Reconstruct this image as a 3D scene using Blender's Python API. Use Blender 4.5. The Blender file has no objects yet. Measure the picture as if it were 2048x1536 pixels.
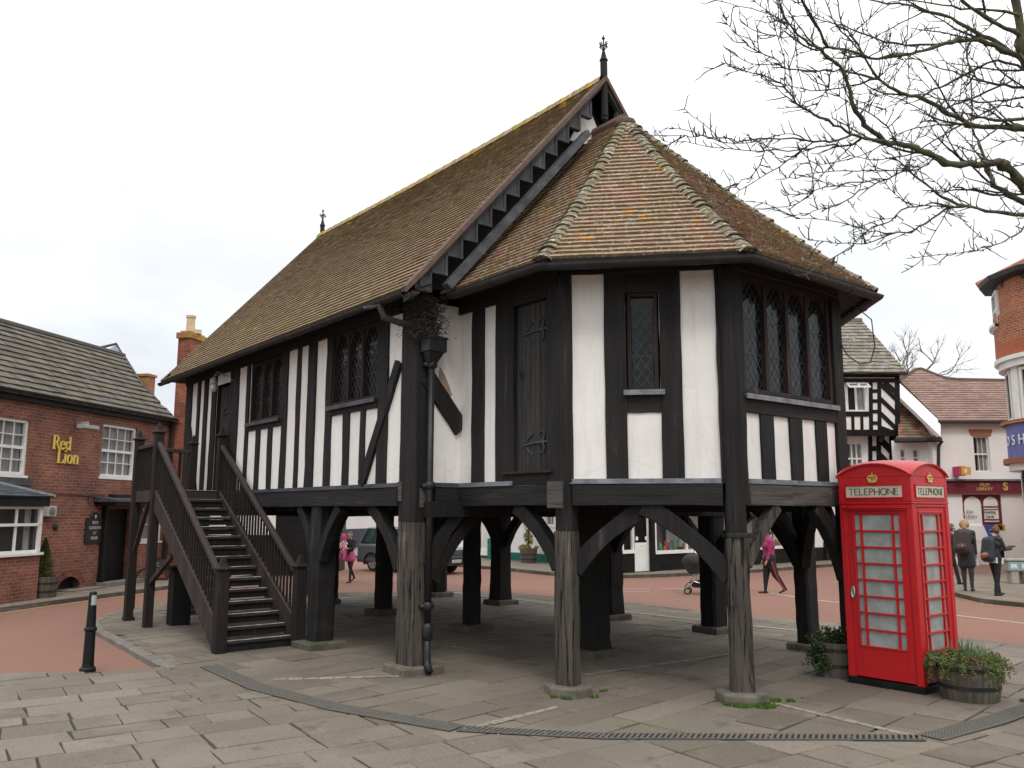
import bpy, math, random
from mathutils import Vector, Matrix
from math import sin, cos, pi, radians, sqrt
random.seed(7)
R = random.Random(11)
V = lambda *a: Vector(a if len(a) == 3 else a[0])
scn = bpy.context.scene
col = scn.collection
UP = Vector((0, 0, 1))

# ------------------------------------------------------------------ camera
CP = Vector((8.9577, -5.6489, 1.9345)); YAW, PIT, ROL, FPX = -0.893428, 0.149316, 0.001152, 1693.79
fw = Vector((sin(YAW) * cos(PIT), cos(YAW) * cos(PIT), sin(PIT)))
r0 = Vector((cos(YAW), -sin(YAW), 0)); u0 = r0.cross(fw)
rt = r0 * cos(ROL) + u0 * sin(ROL); cu = -r0 * sin(ROL) + u0 * cos(ROL)
def ray(u, v): return fw + rt * ((u - 1024) / FPX) + cu * ((768 - v) / FPX)
def gp(u, v, z=0.0):
    d = ray(u, v); return CP + d * ((z - CP.z) / d.z)
def wp(u, v, A, n):
    d = ray(u, v); return CP + d * ((Vector(A) - CP).dot(n) / d.dot(n))
def dp(u, v, dist): return CP + ray(u, v) * dist
cd = bpy.data.cameras.new('camera'); cam = bpy.data.objects.new('camera', cd); col.objects.link(cam)
mw = Matrix((rt, cu, -fw)).transposed().to_4x4(); mw.translation = CP; cam.matrix_world = mw
cd.sensor_width = 36; cd.lens = FPX / 2048 * 36; cd.clip_end = 2000; scn.camera = cam

# ------------------------------------------------------------------ mesh builder
class MB:
    def __init__(s): s.v = []; s.f = []; s.m = []; s.c = []
    def poly(s, pts, mi=0, c=None):
        i = len(s.v); s.v += [Vector(p) for p in pts]; s.f.append(tuple(range(i, i + len(pts)))); s.m.append(mi); s.c.append(c); return s
    def faces(s, pts, fs, mi=0, c=None):
        i = len(s.v); s.v += [Vector(p) for p in pts]
        for f in fs: s.f.append(tuple(i + k for k in f)); s.m.append(mi); s.c.append(c)
        return s
    def hexa(s, p, mi=0, c=None):
        return s.faces(p, [(0, 3, 2, 1), (4, 5, 6, 7), (0, 1, 5, 4), (1, 2, 6, 5), (2, 3, 7, 6), (3, 0, 4, 7)], mi, c)
    def ob(s, o, a, b, h, mi=0, c=None):
        o, a, b, h = map(Vector, (o, a, b, h)); return s.hexa([o, o + a, o + a + b, o + b, o + h, o + a + h, o + a + b + h, o + b + h], mi, c)
    def box(s, x0, x1, y0, y1, z0, z1, mi=0, c=None):
        return s.ob((x0, y0, z0), (x1 - x0, 0, 0), (0, y1 - y0, 0), (0, 0, z1 - z0), mi, c)
    def prism(s, pts, h, mi=0, c=None):
        pts = [Vector(p) for p in pts]; n = len(pts); h = Vector(h)
        return s.faces(pts + [p + h for p in pts], [tuple(range(n))[::-1], tuple(range(n, 2 * n))] + [(i, (i + 1) % n, n + (i + 1) % n, n + i) for i in range(n)], mi, c)
    def rings(s, rs, mi=0, cap=True, c=None):
        n = len(rs[0]); i0 = len(s.v)
        for r in rs: s.v += [Vector(p) for p in r]
        for k in range(len(rs) - 1):
            for j in range(n):
                a = i0 + k * n + j; b = i0 + k * n + (j + 1) % n
                s.f.append((a, b, b + n, a + n)); s.m.append(mi); s.c.append(c)
        if cap:
            s.f.append(tuple(i0 + j for j in range(n))[::-1]); s.m.append(mi); s.c.append(c)
            e = i0 + (len(rs) - 1) * n; s.f.append(tuple(e + j for j in range(n))); s.m.append(mi); s.c.append(c)
        return s
    def sheet(s, rs, mi=0, c=None):
        n = len(rs[0])
        return s.faces([p for r in rs for p in r], [(k * n + j, k * n + j + 1, (k + 1) * n + j + 1, (k + 1) * n + j) for k in range(len(rs) - 1) for j in range(n - 1)], mi, c)
    def tube(s, pts, rad, n=6, mi=0, cap=True, c=None):
        pts = [Vector(p) for p in pts]; N = len(pts)
        if not isinstance(rad, (list, tuple)): rad = [rad] * N
        rs = []; pu = None
        for i, p in enumerate(pts):
            t = (pts[min(i + 1, N - 1)] - pts[max(i - 1, 0)])
            t = t.normalized() if t.length > 1e-9 else UP
            if pu is None: pu = t.orthogonal().normalized()
            pu = pu - t * pu.dot(t)
            if pu.length < 1e-6: pu = t.orthogonal()
            pu.normalize(); w = t.cross(pu)
            rs.append([p + (pu * cos(2 * pi * j / n) + w * sin(2 * pi * j / n)) * rad[i] for j in range(n)])
        return s.rings(rs, mi, cap, c)
    def lathe(s, o, prof, n=20, mi=0, ax=UP, c=None):
        o = Vector(o); ax = Vector(ax).normalized(); a = ax.orthogonal().normalized(); b = ax.cross(a)
        return s.rings([[o + ax * z + (a * cos(2 * pi * j / n) + b * sin(2 * pi * j / n)) * r for j in range(n)] for r, z in prof], mi, True, c)
    def build(s, name, mats, parent=None, smooth=False, bevel=0, recalc=True):
        if not isinstance(mats, (list, tuple)): mats = [mats]
        off = parent['_o'] if parent is not None else (0, 0, 0)
        off = Vector(off)
        me = bpy.data.meshes.new(name)
        me.from_pydata([tuple(p - off) for p in s.v], [], s.f)
        for m in mats: me.materials.append(m)
        me.polygons.foreach_set('material_index', s.m)
        if recalc:
            import bmesh
            b = bmesh.new(); b.from_mesh(me); bmesh.ops.recalc_face_normals(b, faces=b.faces); b.to_mesh(me); b.free()
        if smooth: me.polygons.foreach_set('use_smooth', [True] * len(me.polygons))
        uv = me.uv_layers.new(name='UVMap').data
        co = me.vertices; lp = me.loops
        for f in me.polygons:
            n = f.normal
            if abs(n.z) > .985: t = Vector((1, 0, 0)); w = Vector((0, 1, 0))
            else: t = UP.cross(n).normalized(); w = n.cross(t)
            for li in f.loop_indices:
                p = co[lp[li].vertex_index].co + off
                uv[li].uv = (p.dot(t), p.dot(w))
        if any(x is not None for x in s.c):
            at = me.attributes.new('tint', 'FLOAT_COLOR', 'CORNER')
            for f in me.polygons:
                x = s.c[f.index] if s.c[f.index] is not None else .5
                if not isinstance(x, (tuple, list)): x = (x, R.random(), R.random(), 1)
                for li in f.loop_indices: at.data[li].color = x
        o = bpy.data.objects.new(name, me); col.objects.link(o)
        if parent is not None:
            o.parent = parent; o['_o'] = tuple(off)
        else: o['_o'] = (0, 0, 0)
        if bevel:
            md = o.modifiers.new('bevel', 'BEVEL'); md.width = bevel; md.segments = 2; md.limit_method = 'ANGLE'; md.angle_limit = radians(40)
        return o

def thing(name, label, cat, loc=(0, 0, 0), group=None):
    o = bpy.data.objects.new(name, None); col.objects.link(o); o.location = loc; o['_o'] = tuple(loc)
    o.empty_display_size = .2
    return tag(o, label, cat, group)
def tag(o, label, cat, group=None, kind=None):
    o['label'] = label; o['category'] = cat
    if group: o['group'] = group
    if kind: o['kind'] = kind
    return o
def st(o): o['kind'] = 'structure'; return o
def copy_thing(root, loc, label):
    r = root.copy(); col.objects.link(r); r.location = loc; r['label'] = label
    for ch in list(root.children):
        c = ch.copy(); col.objects.link(c); c.parent = r
        for g in ch.children:
            d = g.copy(); col.objects.link(d); d.parent = c
    return r

class FR:   # a facade frame: O origin, d along the wall, n outward
    def __init__(s, O, d, n): s.O = Vector(O); s.d = Vector(d).normalized(); s.n = Vector(n).normalized()
    def P(s, a, z, k=0.0): return s.O + s.d * a + UP * z + s.n * k
    def sz(s, u, v, k=0.0):
        p = wp(u, v, s.O + s.n * k, s.n) - s.O; return p.dot(s.d), p.z
    def box(s, mb, a0, a1, z0, z1, k0, k1, mi=0, c=None):
        return mb.ob(s.P(a0, z0, k0), s.d * (a1 - a0), s.n * (k1 - k0), UP * (z1 - z0), mi, c)

# ------------------------------------------------------------------ materials
def nm(name):
    m = bpy.data.materials.new(name); m.use_nodes = True; nt = m.node_tree
    b = nt.nodes['Principled BSDF']; return m, nt, b
def N(nt, t, **k):
    n = nt.nodes.new(t)
    for a, v in k.items():
        if a in n.inputs: n.inputs[a].default_value = v
        else: setattr(n, a, v)
    return n
def L(nt, a, ao, b, bi): nt.links.new(a.outputs[ao], b.inputs[bi])
def c4(c): return (c[0], c[1], c[2], 1)
def coord(nt, space, scale):
    tc = N(nt, 'ShaderNodeTexCoord'); mp = N(nt, 'ShaderNodeMapping'); mp.inputs['Scale'].default_value = scale
    L(nt, tc, space, mp, 'Vector'); return mp
def noise(nt, vec, scale, det=4, rough=.6):
    n = N(nt, 'ShaderNodeTexNoise'); n.inputs['Scale'].default_value = scale; n.inputs['Detail'].default_value = det; n.inputs['Roughness'].default_value = rough
    L(nt, vec, 0, n, 'Vector'); return n
def ramp(nt, src, out, p0, p1, c0=(0, 0, 0), c1=(1, 1, 1)):
    r = N(nt, 'ShaderNodeValToRGB'); e = r.color_ramp.elements; e[0].position = p0; e[1].position = p1; e[0].color = c4(c0); e[1].color = c4(c1)
    L(nt, src, out, r, 'Fac'); return r
def mix(nt, fac, a, b, blend='MIX'):
    m = N(nt, 'ShaderNodeMix'); m.data_type = 'RGBA'; m.blend_type = blend
    for src, idx in ((fac, 0), (a, 6), (b, 7)):
        if isinstance(src, (int, float)): m.inputs[idx].default_value = src
        elif isinstance(src, tuple) and not hasattr(src[0], 'outputs'): m.inputs[idx].default_value = c4(src)
        else: nt.links.new(src[0].outputs[src[1]], m.inputs[idx])
    return m
def bump(nt, b, src, out, st_=.3, dist=.01):
    bp = N(nt, 'ShaderNodeBump'); bp.inputs['Strength'].default_value = st_; bp.inputs['Distance'].default_value = dist
    L(nt, src, out, bp, 'Height'); L(nt, bp, 'Normal', b, 'Normal')
def simple(name, c1, c2=None, scale=6, stretch=(1, 1, 1), rough=.6, space='Object', lo=.35, hi=.65, bm=.0, spec=.5, metal=0, det=5):
    m, nt, b = nm(name)
    b.inputs['Roughness'].default_value = rough; b.inputs['Specular IOR Level'].default_value = spec; b.inputs['Metallic'].default_value = metal
    if c2 is None: c2 = tuple(x * .8 for x in c1)
    mp = coord(nt, space, stretch); n = noise(nt, mp, scale, det)
    r = ramp(nt, n, 'Fac', lo, hi, c1, c2); L(nt, r, 'Color', b, 'Base Color')
    if bm: bump(nt, b, n, 'Fac', bm)
    return m

def timber(name, dark, light, horiz=False, crack=.35, bm=.6, obj=False):
    m, nt, b = nm(name); b.inputs['Roughness'].default_value = .75; b.inputs['Specular IOR Level'].default_value = .3
    sc = (1.6, 34, 1) if horiz else (34, 1.6, 1)
    if obj: sc = (30, 30, 1.3)
    mp = coord(nt, 'Object' if obj else 'UV', sc); n = noise(nt, mp, 1.0, 6, .65)
    sc2 = (.5, 5, 1) if horiz else (5, .5, 1)
    if obj: sc2 = (5, 5, .6)
    mp2 = coord(nt, 'Object' if obj else 'UV', sc2); n2 = noise(nt, mp2, 1.3, 4, .6)
    r1 = ramp(nt, n, 'Fac', .3, .72, dark, light)
    r2 = ramp(nt, n2, 'Fac', .35, .7, tuple(x * .75 for x in dark), light)
    mx = mix(nt, .45, (r1, 'Color'), (r2, 'Color'))
    wr = ramp(nt, n2, 'Fac', .58, .72); wr2 = ramp(nt, n, 'Fac', .50, .62); wm = mix(nt, 1.0, (wr, 'Color'), (wr2, 'Color'), 'MULTIPLY'); mx = mix(nt, (wm, 2), (mx, 2), tuple(min(.3, x * 2.3 + .012) for x in light))
    cr = ramp(nt, n, 'Fac', crack - .04, crack, (0, 0, 0), (1, 1, 1))
    mx2 = mix(nt, (cr, 'Color'), tuple(x * .25 for x in dark), (mx, 2))
    L(nt, mx2, 2, b, 'Base Color'); bump(nt, b, n, 'Fac', bm, .012); return m

def brick(name, c1, c2, mortar, w=.225, h=.075, ms=.009, dark=.55):
    m, nt, b = nm(name); b.inputs['Roughness'].default_value = .85; b.inputs['Specular IOR Level'].default_value = .2
    mp = coord(nt, 'UV', (1, 1, 1)); br = N(nt, 'ShaderNodeTexBrick'); L(nt, mp, 0, br, 'Vector')
    br.inputs['Scale'].default_value = 1; br.inputs['Brick Width'].default_value = w; br.inputs['Row Height'].default_value = h
    br.inputs['Mortar Size'].default_value = ms; br.inputs['Mortar Smooth'].default_value = .3; br.inputs['Bias'].default_value = .0
    br.inputs['Color1'].default_value = c4(c1); br.inputs['Color2'].default_value = c4(c2); br.inputs['Mortar'].default_value = c4(mortar)
    n = noise(nt, mp, 1.1, 5, .6); r = ramp(nt, n, 'Fac', .3, .7, (dark, dark, dark), (1.1, 1.05, 1))
    n3 = noise(nt, mp, 14, 3, .6); r3 = ramp(nt, n3, 'Fac', .3, .7, (.7, .7, .72), (1.15, 1.1, 1.05))
    mx = mix(nt, 1.0, (br, 'Color'), (r, 'Color'), 'MULTIPLY'); mx2 = mix(nt, 1.0, (mx, 2), (r3, 'Color'), 'MULTIPLY')
    L(nt, mx2, 2, b, 'Base Color'); bump(nt, b, br, 'Fac', -.4, .01); return m

def tinted(name, ca, cb, spots, rough=.85, speck=None, moss=None, scale=30, bm=.3):
    """per-piece colour from the tint attribute, plus lichen / moss / speckle by noise. spots: list of (colour, noise scale, lo, hi)"""
    m, nt, b = nm(name); b.inputs['Roughness'].default_value = rough; b.inputs['Specular IOR Level'].default_value = .25
    at = N(nt, 'ShaderNodeAttribute'); at.attribute_name = 'tint'
    sp = N(nt, 'ShaderNodeSeparateColor'); L(nt, at, 'Color', sp, 'Color')
    r = N(nt, 'ShaderNodeValToRGB'); e = r.color_ramp.elements; e[0].position = 0; e[1].position = 1; e[0].color = c4(ca); e[1].color = c4(cb)
    L(nt, sp, 'Red', r, 'Fac')
    mp = coord(nt, 'Object', (1, 1, 1)); cur = (r, 'Color')
    g = noise(nt, mp, scale, 5, .7); gr = ramp(nt, g, 'Fac', .3, .7, (.72, .72, .72), (1.2, 1.2, 1.2))
    mm = mix(nt, 1.0, cur, (gr, 'Color'), 'MULTIPLY'); cur = (mm, 2)
    for i, (cc, s, lo, hi) in enumerate(spots):
        mp2 = coord(nt, 'Object', (1, 1, 1)); mp2.inputs['Location'].default_value = (3.1 * i + 1, 7.7 * i, 1.3 * i)
        n = noise(nt, mp2, s, 4, .65); rr = ramp(nt, n, 'Fac', lo, hi); k = mix(nt, (rr, 'Color'), cur, tuple(cc)); cur = (k, 2)
    nt.links.new(cur[0].outputs[cur[1]], b.inputs['Base Color']); bump(nt, b, g, 'Fac', bm, .006); return m

M = {}
M['timber'] = timber('black_timber', (.005, .0048, .0048), (.024, .0225, .022), obj=True)
M['timber_h'] = timber('black_timber_horizontal', (.005, .0048, .0048), (.027, .0255, .025), True)
M['timber_dk'] = timber('tarred_timber', (.005, .005, .005), (.017, .016, .015), obj=True)
M['oak'] = timber('weathered_oak', (.017, .015, .013), (.128, .107, .091), crack=.45, bm=1.0, obj=True)
M['barge'] = timber('grey_black_bargeboard', (.028, .029, .032), (.085, .087, .092))
M['oak_h'] = timber('weathered_oak_beam', (.03, .026, .024), (.15, .13, .115), True, crack=.36, bm=.8)
M['stair'] = timber('brown_black_stained_timber', (.020, .014, .013), (.062, .046, .042), bm=.3, crack=.2)
M['stair_dk'] = timber('dark_stained_timber', (.009, .0065, .006), (.026, .019, .017), bm=.3, crack=.2, obj=True)
M['tread'] = timber('stair_tread_timber', (.02, .016, .014), (.06, .05, .045), True, crack=.25)
M['nosing'] = simple('worn_tread_nosing', (.55, .53, .49), (.3, .28, .26), 20, rough=.7)
M['doorwood'] = timber('door_planks', (.014, .014, .0135), (.06, .058, .054), bm=.4, obj=True)
M['winwood'] = timber('brown_window_oak', (.014, .009, .0075), (.042, .026, .021), bm=.3, crack=.2, obj=True)
M['iron'] = simple('black_iron', (.006, .006, .0065), (.016, .016, .017), 20, rough=.5)
M['gutter'] = simple('black_cast_gutter', (.008, .008, .0085), (.024, .022, .021), 8, rough=.6, bm=.1)
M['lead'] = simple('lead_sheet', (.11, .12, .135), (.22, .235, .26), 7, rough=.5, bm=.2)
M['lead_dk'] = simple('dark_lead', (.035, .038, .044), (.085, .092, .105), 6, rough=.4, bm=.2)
M['stone'] = simple('pad_stone', (.155, .135, .112), (.085, .078, .058), 9, rough=.9, bm=.5)
M['mossy'] = simple('mossy_stone', (.12, .105, .088), (.06, .06, .042), 5, rough=.95, bm=.5)
M['leading'] = simple('window_leading', (.075, .075, .08), (.045, .045, .05), 9, rough=.5)
M['white'] = simple('white_gloss_paint', (.80, .80, .77), (.70, .70, .67), 3, rough=.4)
M['cream'] = simple('cream_wall', (.86, .85, .82), (.78, .77, .74), .8, rough=.9, bm=.1)
M['pinkwhite'] = simple('pinkish_white_render', (.70, .66, .65), (.60, .57, .56), .6, rough=.9, bm=.1)
M['blackpaint'] = simple('black_paint', (.004, .004, .0045), (.011, .011, .011), 4, rough=.5, spec=.25)
M['green'] = simple('green_painted_plinth', (.0, .16, .12), (.0, .10, .08), 3, rough=.6)
M['navy'] = simple('dark_blue_plinth', (.035, .038, .06), (.06, .06, .085), 2, rough=.8)
M['curtain'] = simple('net_curtain', (.46, .46, .45), (.27, .27, .27), 2, stretch=(8, 8, .3), rough=.95)
M['dark'] = simple('dark_interior', (.012, .012, .012), (.02, .02, .02), 2, rough=.9)
M['gold'] = simple('gold_paint', (.62, .43, .10), (.72, .55, .20), 9, rough=.45)
M['cream_sign'] = simple('opal_sign_glass', (.60, .57, .45), (.52, .49, .40), 3, rough=.4)
M['signink'] = simple('dark_brown_lettering', (.06, .035, .025), (.09, .05, .035), 9, rough=.6)
M['clay'] = simple('buff_clay_pot', (.62, .49, .30), (.50, .38, .24), 6, rough=.8)
M['hay'] = simple('old_birdnest_fibre', (.05, .045, .04), (.02, .018, .016), 40, rough=.95, bm=.8)
M['rubber'] = simple('tyre_rubber', (.018, .018, .018), (.035, .033, .03), 9, rough=.85)
M['alloy'] = simple('alloy_wheel', (.42, .41, .39), (.32, .31, .30), 9, rough=.35, metal=.1)
M['chrome'] = simple('bright_metal', (.6, .6, .6), (.45, .45, .45), 9, rough=.25, metal=.9)
M['skin'] = simple('skin', (.50, .30, .22), (.42, .24, .18), 9, rough=.6)
M['yellowline'] = simple('yellow_road_paint', (.50, .36, .10), (.36, .22, .12), 9, rough=.8)
M['whiteline'] = simple('worn_white_road_paint', (.52, .50, .46), (.30, .26, .22), 12, rough=.85)
M['paleline'] = simple('faint_worn_white_paint', (.34, .32, .28), (.16, .145, .125), 9, rough=.9)
M['barrel'] = timber('barrel_staves', (.05, .04, .032), (.17, .14, .115), bm=.4)
M['soil'] = simple('soil', (.03, .022, .016), (.05, .04, .03), 30, rough=1, bm=.6)
def flat(name, c, rough=.7, metal=0): return simple(name, c, tuple(x * .85 for x in c), 7, rough=rough, metal=metal)

m, nt, b = nm('plaster'); M['plaster'] = m; b.inputs['Roughness'].default_value = .9; b.inputs['Specular IOR Level'].default_value = .2
mp = coord(nt, 'UV', (1, 1, 1)); n = noise(nt, mp, 1.2, 5, .6); r = ramp(nt, n, 'Fac', .3, .75, (.84, .815, .79), (.72, .69, .665))
mp2 = coord(nt, 'UV', (9, .7, 1)); n2 = noise(nt, mp2, 1.0, 4, .7); r2 = ramp(nt, n2, 'Fac', .50, .80, (1, 1, 1), (.84, .805, .77))
mx = mix(nt, 1.0, (r, 'Color'), (r2, 'Color'), 'MULTIPLY')
# fine cracks
vo = N(nt, 'ShaderNodeTexVoronoi'); vo.feature = 'DISTANCE_TO_EDGE'; vo.inputs['Scale'].default_value = .9
nn = noise(nt, mp, 3.0, 4, .6); ad = mix(nt, .25, (mp, 0), (nn, 'Color')); L(nt, ad, 2, vo, 'Vector')
rc = ramp(nt, vo, 'Distance', .0, .006, (.62, .58, .54), (1, 1, 1)); mx2 = mix(nt, .22, (mx, 2), (rc, 'Color'), 'MULTIPLY')
L(nt, mx2, 2, b, 'Base Color'); n4 = noise(nt, mp, 9, 4, .6); bump(nt, b, n4, 'Fac', .25, .012)

def glassmat(name, c=(.012, .014, .016), rough=.06, spec=.6):
    m, nt, b = nm(name); b.inputs['Roughness'].default_value = rough; b.inputs['Specular IOR Level'].default_value = spec
    mp = coord(nt, 'Object', (1, 1, 1)); n = noise(nt, mp, 3, 3); r = ramp(nt, n, 'Fac', .3, .7, c, tuple(x * 1.8 for x in c)); L(nt, r, 'Color', b, 'Base Color')
    n5 = noise(nt, mp, 5, 2); bump(nt, b, n5, 'Fac', .12, .02); return m
M['glass'] = glassmat('dark_window_glass', (.006, .007, .008), .12, .28)
M['carglass'] = glassmat('car_glass', (.03, .06, .05), .05, .8)
def sheer(name, c, al):
    m, nt, b = nm(name); b.inputs['Roughness'].default_value = .08; b.inputs['Alpha'].default_value = al; b.inputs['Base Color'].default_value = c4(c); b.inputs['Specular IOR Level'].default_value = .7
    mp = coord(nt, 'Object', (1, 1, 1)); n = noise(nt, mp, 3, 3); r = ramp(nt, n, 'Fac', .3, .7, c, tuple(x * .8 for x in c)); L(nt, r, 'Color', b, 'Base Color'); return m
M['sheer'] = sheer('clear_window_glass', (.05, .055, .06), .22)
M['frost'] = simple('dirty_frosted_glazing', (.36, .40, .375), (.17, .195, .185), 5.5, rough=.35, lo=.35, hi=.8, spec=.5)
M['brick'] = brick('pub_brick', (.33, .125, .085), (.20, .085, .065), (.28, .225, .19), dark=.6)
M['brick2'] = brick('orange_brick', (.47, .15, .075), (.33, .10, .055), (.45, .36, .28), dark=.75)
M['stackbrick'] = brick('chimney_brick', (.40, .13, .07), (.22, .07, .05), (.24, .17, .14), dark=.45)
m, nt, b = nm('red_paint'); M['red'] = m; b.inputs['Roughness'].default_value = .32; b.inputs['Specular IOR Level'].default_value = .45
mp = coord(nt, 'Object', (1, 1, 1)); n = noise(nt, mp, 5, 5); r = ramp(nt, n, 'Fac', .3, .75, (.54, .010, .016), (.43, .010, .014)); ng = noise(nt, mp, 23, 6, .7); rg = ramp(nt, ng, 'Fac', .60, .76, (1, 1, 1), (.45, .42, .42)); xg = mix(nt, .8, (r, 'Color'), (rg, 'Color'), 'MULTIPLY'); L(nt, xg, 2, b, 'Base Color')
n2 = noise(nt, mp, 14, 4); bump(nt, b, n2, 'Fac', .08, .01)
ORG = (.48, .24, .035); WHT = (.52, .51, .46); MOS = (.13, .125, .03)
M['tile'] = tinted('brown_clay_tile', (.185, .128, .078), (.26, .185, .115), [((.215, .172, .088), .9, .40, .72), ((.23, .125, .085), 1.8, .58, .78), (WHT, 26, .74, .80), ((.26, .20, .04), 1.1, .66, .74)], scale=25)
M['tile_oct'] = tinted('lichened_clay_tile', (.215, .148, .095), (.33, .235, .15), [((.235, .18, .095), 1.1, .45, .74), ((.34, .19, .15), 2.2, .53, .68), (WHT, 21, .55, .67), (ORG, 3.3, .625, .68)], scale=22)
M['tile_hip'] = tinted('mossy_hip_tile', (.11, .088, .062), (.22, .18, .13), [((.15, .14, .055), 2.5, .45, .7), (WHT, 16, .55, .66), (ORG, 3.6, .655, .70)], scale=22)
M['ridge'] = tinted('orange_lichened_ridge_tile', (.27, .20, .13), (.38, .29, .19), [((.30, .26, .07), 3, .42, .6), ((.55, .29, .03), 3.1, .50, .62), (WHT, 11, .58, .68)], scale=20)
M['verge'] = simple('red_brown_verge', (.135, .082, .062), (.09, .06, .048), 9, rough=.9, bm=.4)
M['pubtile'] = tinted('grey_brown_pantile', (.085, .075, .062), (.15, .135, .115), [((.13, .12, .05), 1.6, .55, .72), (WHT, 13, .70, .76)], scale=14)
M['stonetile'] = tinted('grey_stone_slate', (.16, .145, .125), (.29, .265, .23), [((.20, .19, .12), 1.5, .5, .7), (WHT, 6, .64, .70)], scale=8)
M['pinktile'] = tinted('pinkish_brown_tile', (.24, .155, .13), (.33, .22, .185), [((.22, .15, .12), 1, .5, .7)], scale=8)
M['redtile'] = tinted('mottled_red_brown_tile', (.10, .06, .05), (.30, .15, .10), [((.15, .12, .08), 1, .5, .7)], scale=8)
M['slab'] = tinted('york_stone_slab', (.132, .112, .090), (.215, .185, .150), [((.20, .17, .14), .8, .5, .7), ((.135, .115, .098), .45, .5, .75), ((.12, .125, .062), .9, .60, .80), ((.30, .27, .23), 7, .68, .8), ((.075, .066, .056), 2.6, .60, .78), ((.055, .05, .045), 9, .70, .78)], scale=35, bm=.5)
M['joint'] = simple('dark_mossy_joint', (.026, .022, .017), (.05, .045, .03), 9, rough=1)
M['kerb'] = simple('kerb_stone', (.20, .18, .155), (.12, .11, .095), 5, rough=.9, bm=.4)
m, nt, b = nm('red_asphalt'); M['road'] = m; b.inputs['Roughness'].default_value = .9; b.inputs['Specular IOR Level'].default_value = .2
mp = coord(nt, 'Object', (1, 1, 1)); n = noise(nt, mp, .35, 5, .6); r = ramp(nt, n, 'Fac', .3, .7, (.255, .135, .10), (.21, .125, .098))
n2 = noise(nt, mp, 90, 3, .6); r2 = ramp(nt, n2, 'Fac', .3, .7, (.72, .72, .72), (1.2, 1.2, 1.2)); mx = mix(nt, 1.0, (r, 'Color'), (r2, 'Color'), 'MULTIPLY')
n3 = noise(nt, mp, 1.3, 4, .7); r3 = ramp(nt, n3, 'Fac', .62, .8, (1, 1, 1), (.62, .6, .6)); mx = mix(nt, .7, (mx, 2), (r3, 'Color'), 'MULTIPLY')
L(nt, mx, 2, b, 'Base Color'); bump(nt, b, n2, 'Fac', .5, .006)
M['pave2'] = brick('small_concrete_flags', (.25, .22, .18), (.20, .178, .15), (.13, .115, .095), .6, .4, .012, dark=.85)
M['grass'] = simple('far_ground', (.10, .095, .06), (.07, .075, .04), .2, rough=1)
M['leaf'] = tinted('green_leaf', (.03, .06, .015), (.11, .16, .035), [], rough=.6)
M['leaf_dk'] = tinted('dark_ivy_leaf', (.015, .03, .012), (.05, .08, .03), [], rough=.6)
M['leaf_red'] = tinted('reddish_trailing_leaf', (.055, .085, .025), (.20, .115, .065), [((.11, .16, .045), 7, .44, .56)], rough=.7)
M['weed'] = tinted('bright_weed_leaf', (.045, .095, .014), (.11, .18, .03), [], rough=.7)
M['conifer'] = tinted('conifer_leaf', (.02, .05, .008), (.08, .14, .02), [], rough=.7)
M['bark'] = simple('mossy_bark', (.055, .048, .038), (.10, .105, .045), 14, rough=.95, bm=.8, lo=.4, hi=.62)
M['bark_dk'] = simple('dark_bark', (.025, .022, .018), (.055, .055, .03), 12, rough=.95, bm=.8)
M['bark_far'] = simple('far_bark', (.16, .14, .125), (.22, .20, .18), 4, rough=.95)

# ------------------------------------------------------------------ shared builders
def text(name, s, frame, a, z, size, mat, parent, k=.01, ext=.006, sx=1.0, align='LEFT', offset=0.0, shear=0.0, sp=1.0):
    cu_ = bpy.data.curves.new(name, 'FONT'); cu_.body = s; cu_.size = size; cu_.extrude = ext; cu_.align_x = align; cu_.offset = offset; cu_.shear = shear; cu_.space_character = sp
    t = bpy.data.objects.new('tmp', cu_); col.objects.link(t); bpy.context.view_layer.update()
    me = bpy.data.meshes.new_from_object(t.evaluated_get(bpy.context.evaluated_depsgraph_get()))
    bpy.data.objects.remove(t)
    off = Vector(parent['_o']) if parent is not None else Vector()
    for v in me.vertices:
        c = v.co.copy(); v.co = frame.P(a, z, k) + frame.d * (c.x * sx) + UP * c.y + frame.n * c.z - off
    me.materials.clear(); me.materials.append(mat)
    o = bpy.data.objects.new(name, me); col.objects.link(o); o['_o'] = tuple(off)
    if parent is not None: o.parent = parent
    return o

def wob(mb, A, B, w, d, seg=6, j=.008, mi=0, taper=1.0):
    """a hand-hewn timber: rectangle w x d (vectors, centred) swept from A to B with uneven edges"""
    A, B, w, d = map(Vector, (A, B, w, d)); rs = []
    wl = w.normalized(); dl = d.normalized()
    for i in range(seg + 1):
        t = i / seg; c = A.lerp(B, t); k = 1 + (taper - 1) * t; r = []
        for a, b_ in ((-.5, -.5), (.5, -.5), (.5, .5), (-.5, .5)):
            r.append(c + w * a * k + d * b_ * k + wl * R.uniform(-j, j) + dl * R.uniform(-j, j) * .5)
        rs.append(r)
    return mb.rings(rs, mi)
def stud(F, a0, a1, z0, z1, parent, k0=-.04, k1=.03, name='stud', mat=None, j=.009):
    mb = MB(); ca = (a0 + a1) / 2; kc = (k0 + k1) / 2
    wob(mb, F.P(ca, z0, kc), F.P(ca, z1, kc), F.d * (a1 - a0), F.n * (k1 - k0), max(3, int((z1 - z0) / .3)), j)
    return mb.build(name, mat or M['timber'], parent, bevel=.006)
def rail(F, a0, a1, z0, z1, parent, k0=-.04, k1=.035, name='rail', mat=None, j=.006):
    mb = MB(); zc = (z0 + z1) / 2; kc = (k0 + k1) / 2
    wob(mb, F.P(a0, zc, kc), F.P(a1, zc, kc), UP * (z1 - z0), F.n * (k1 - k0), max(3, int(abs(a1 - a0) / .35)), j)
    return mb.build(name, mat or M['timber_h'], parent, bevel=.006)

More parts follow.
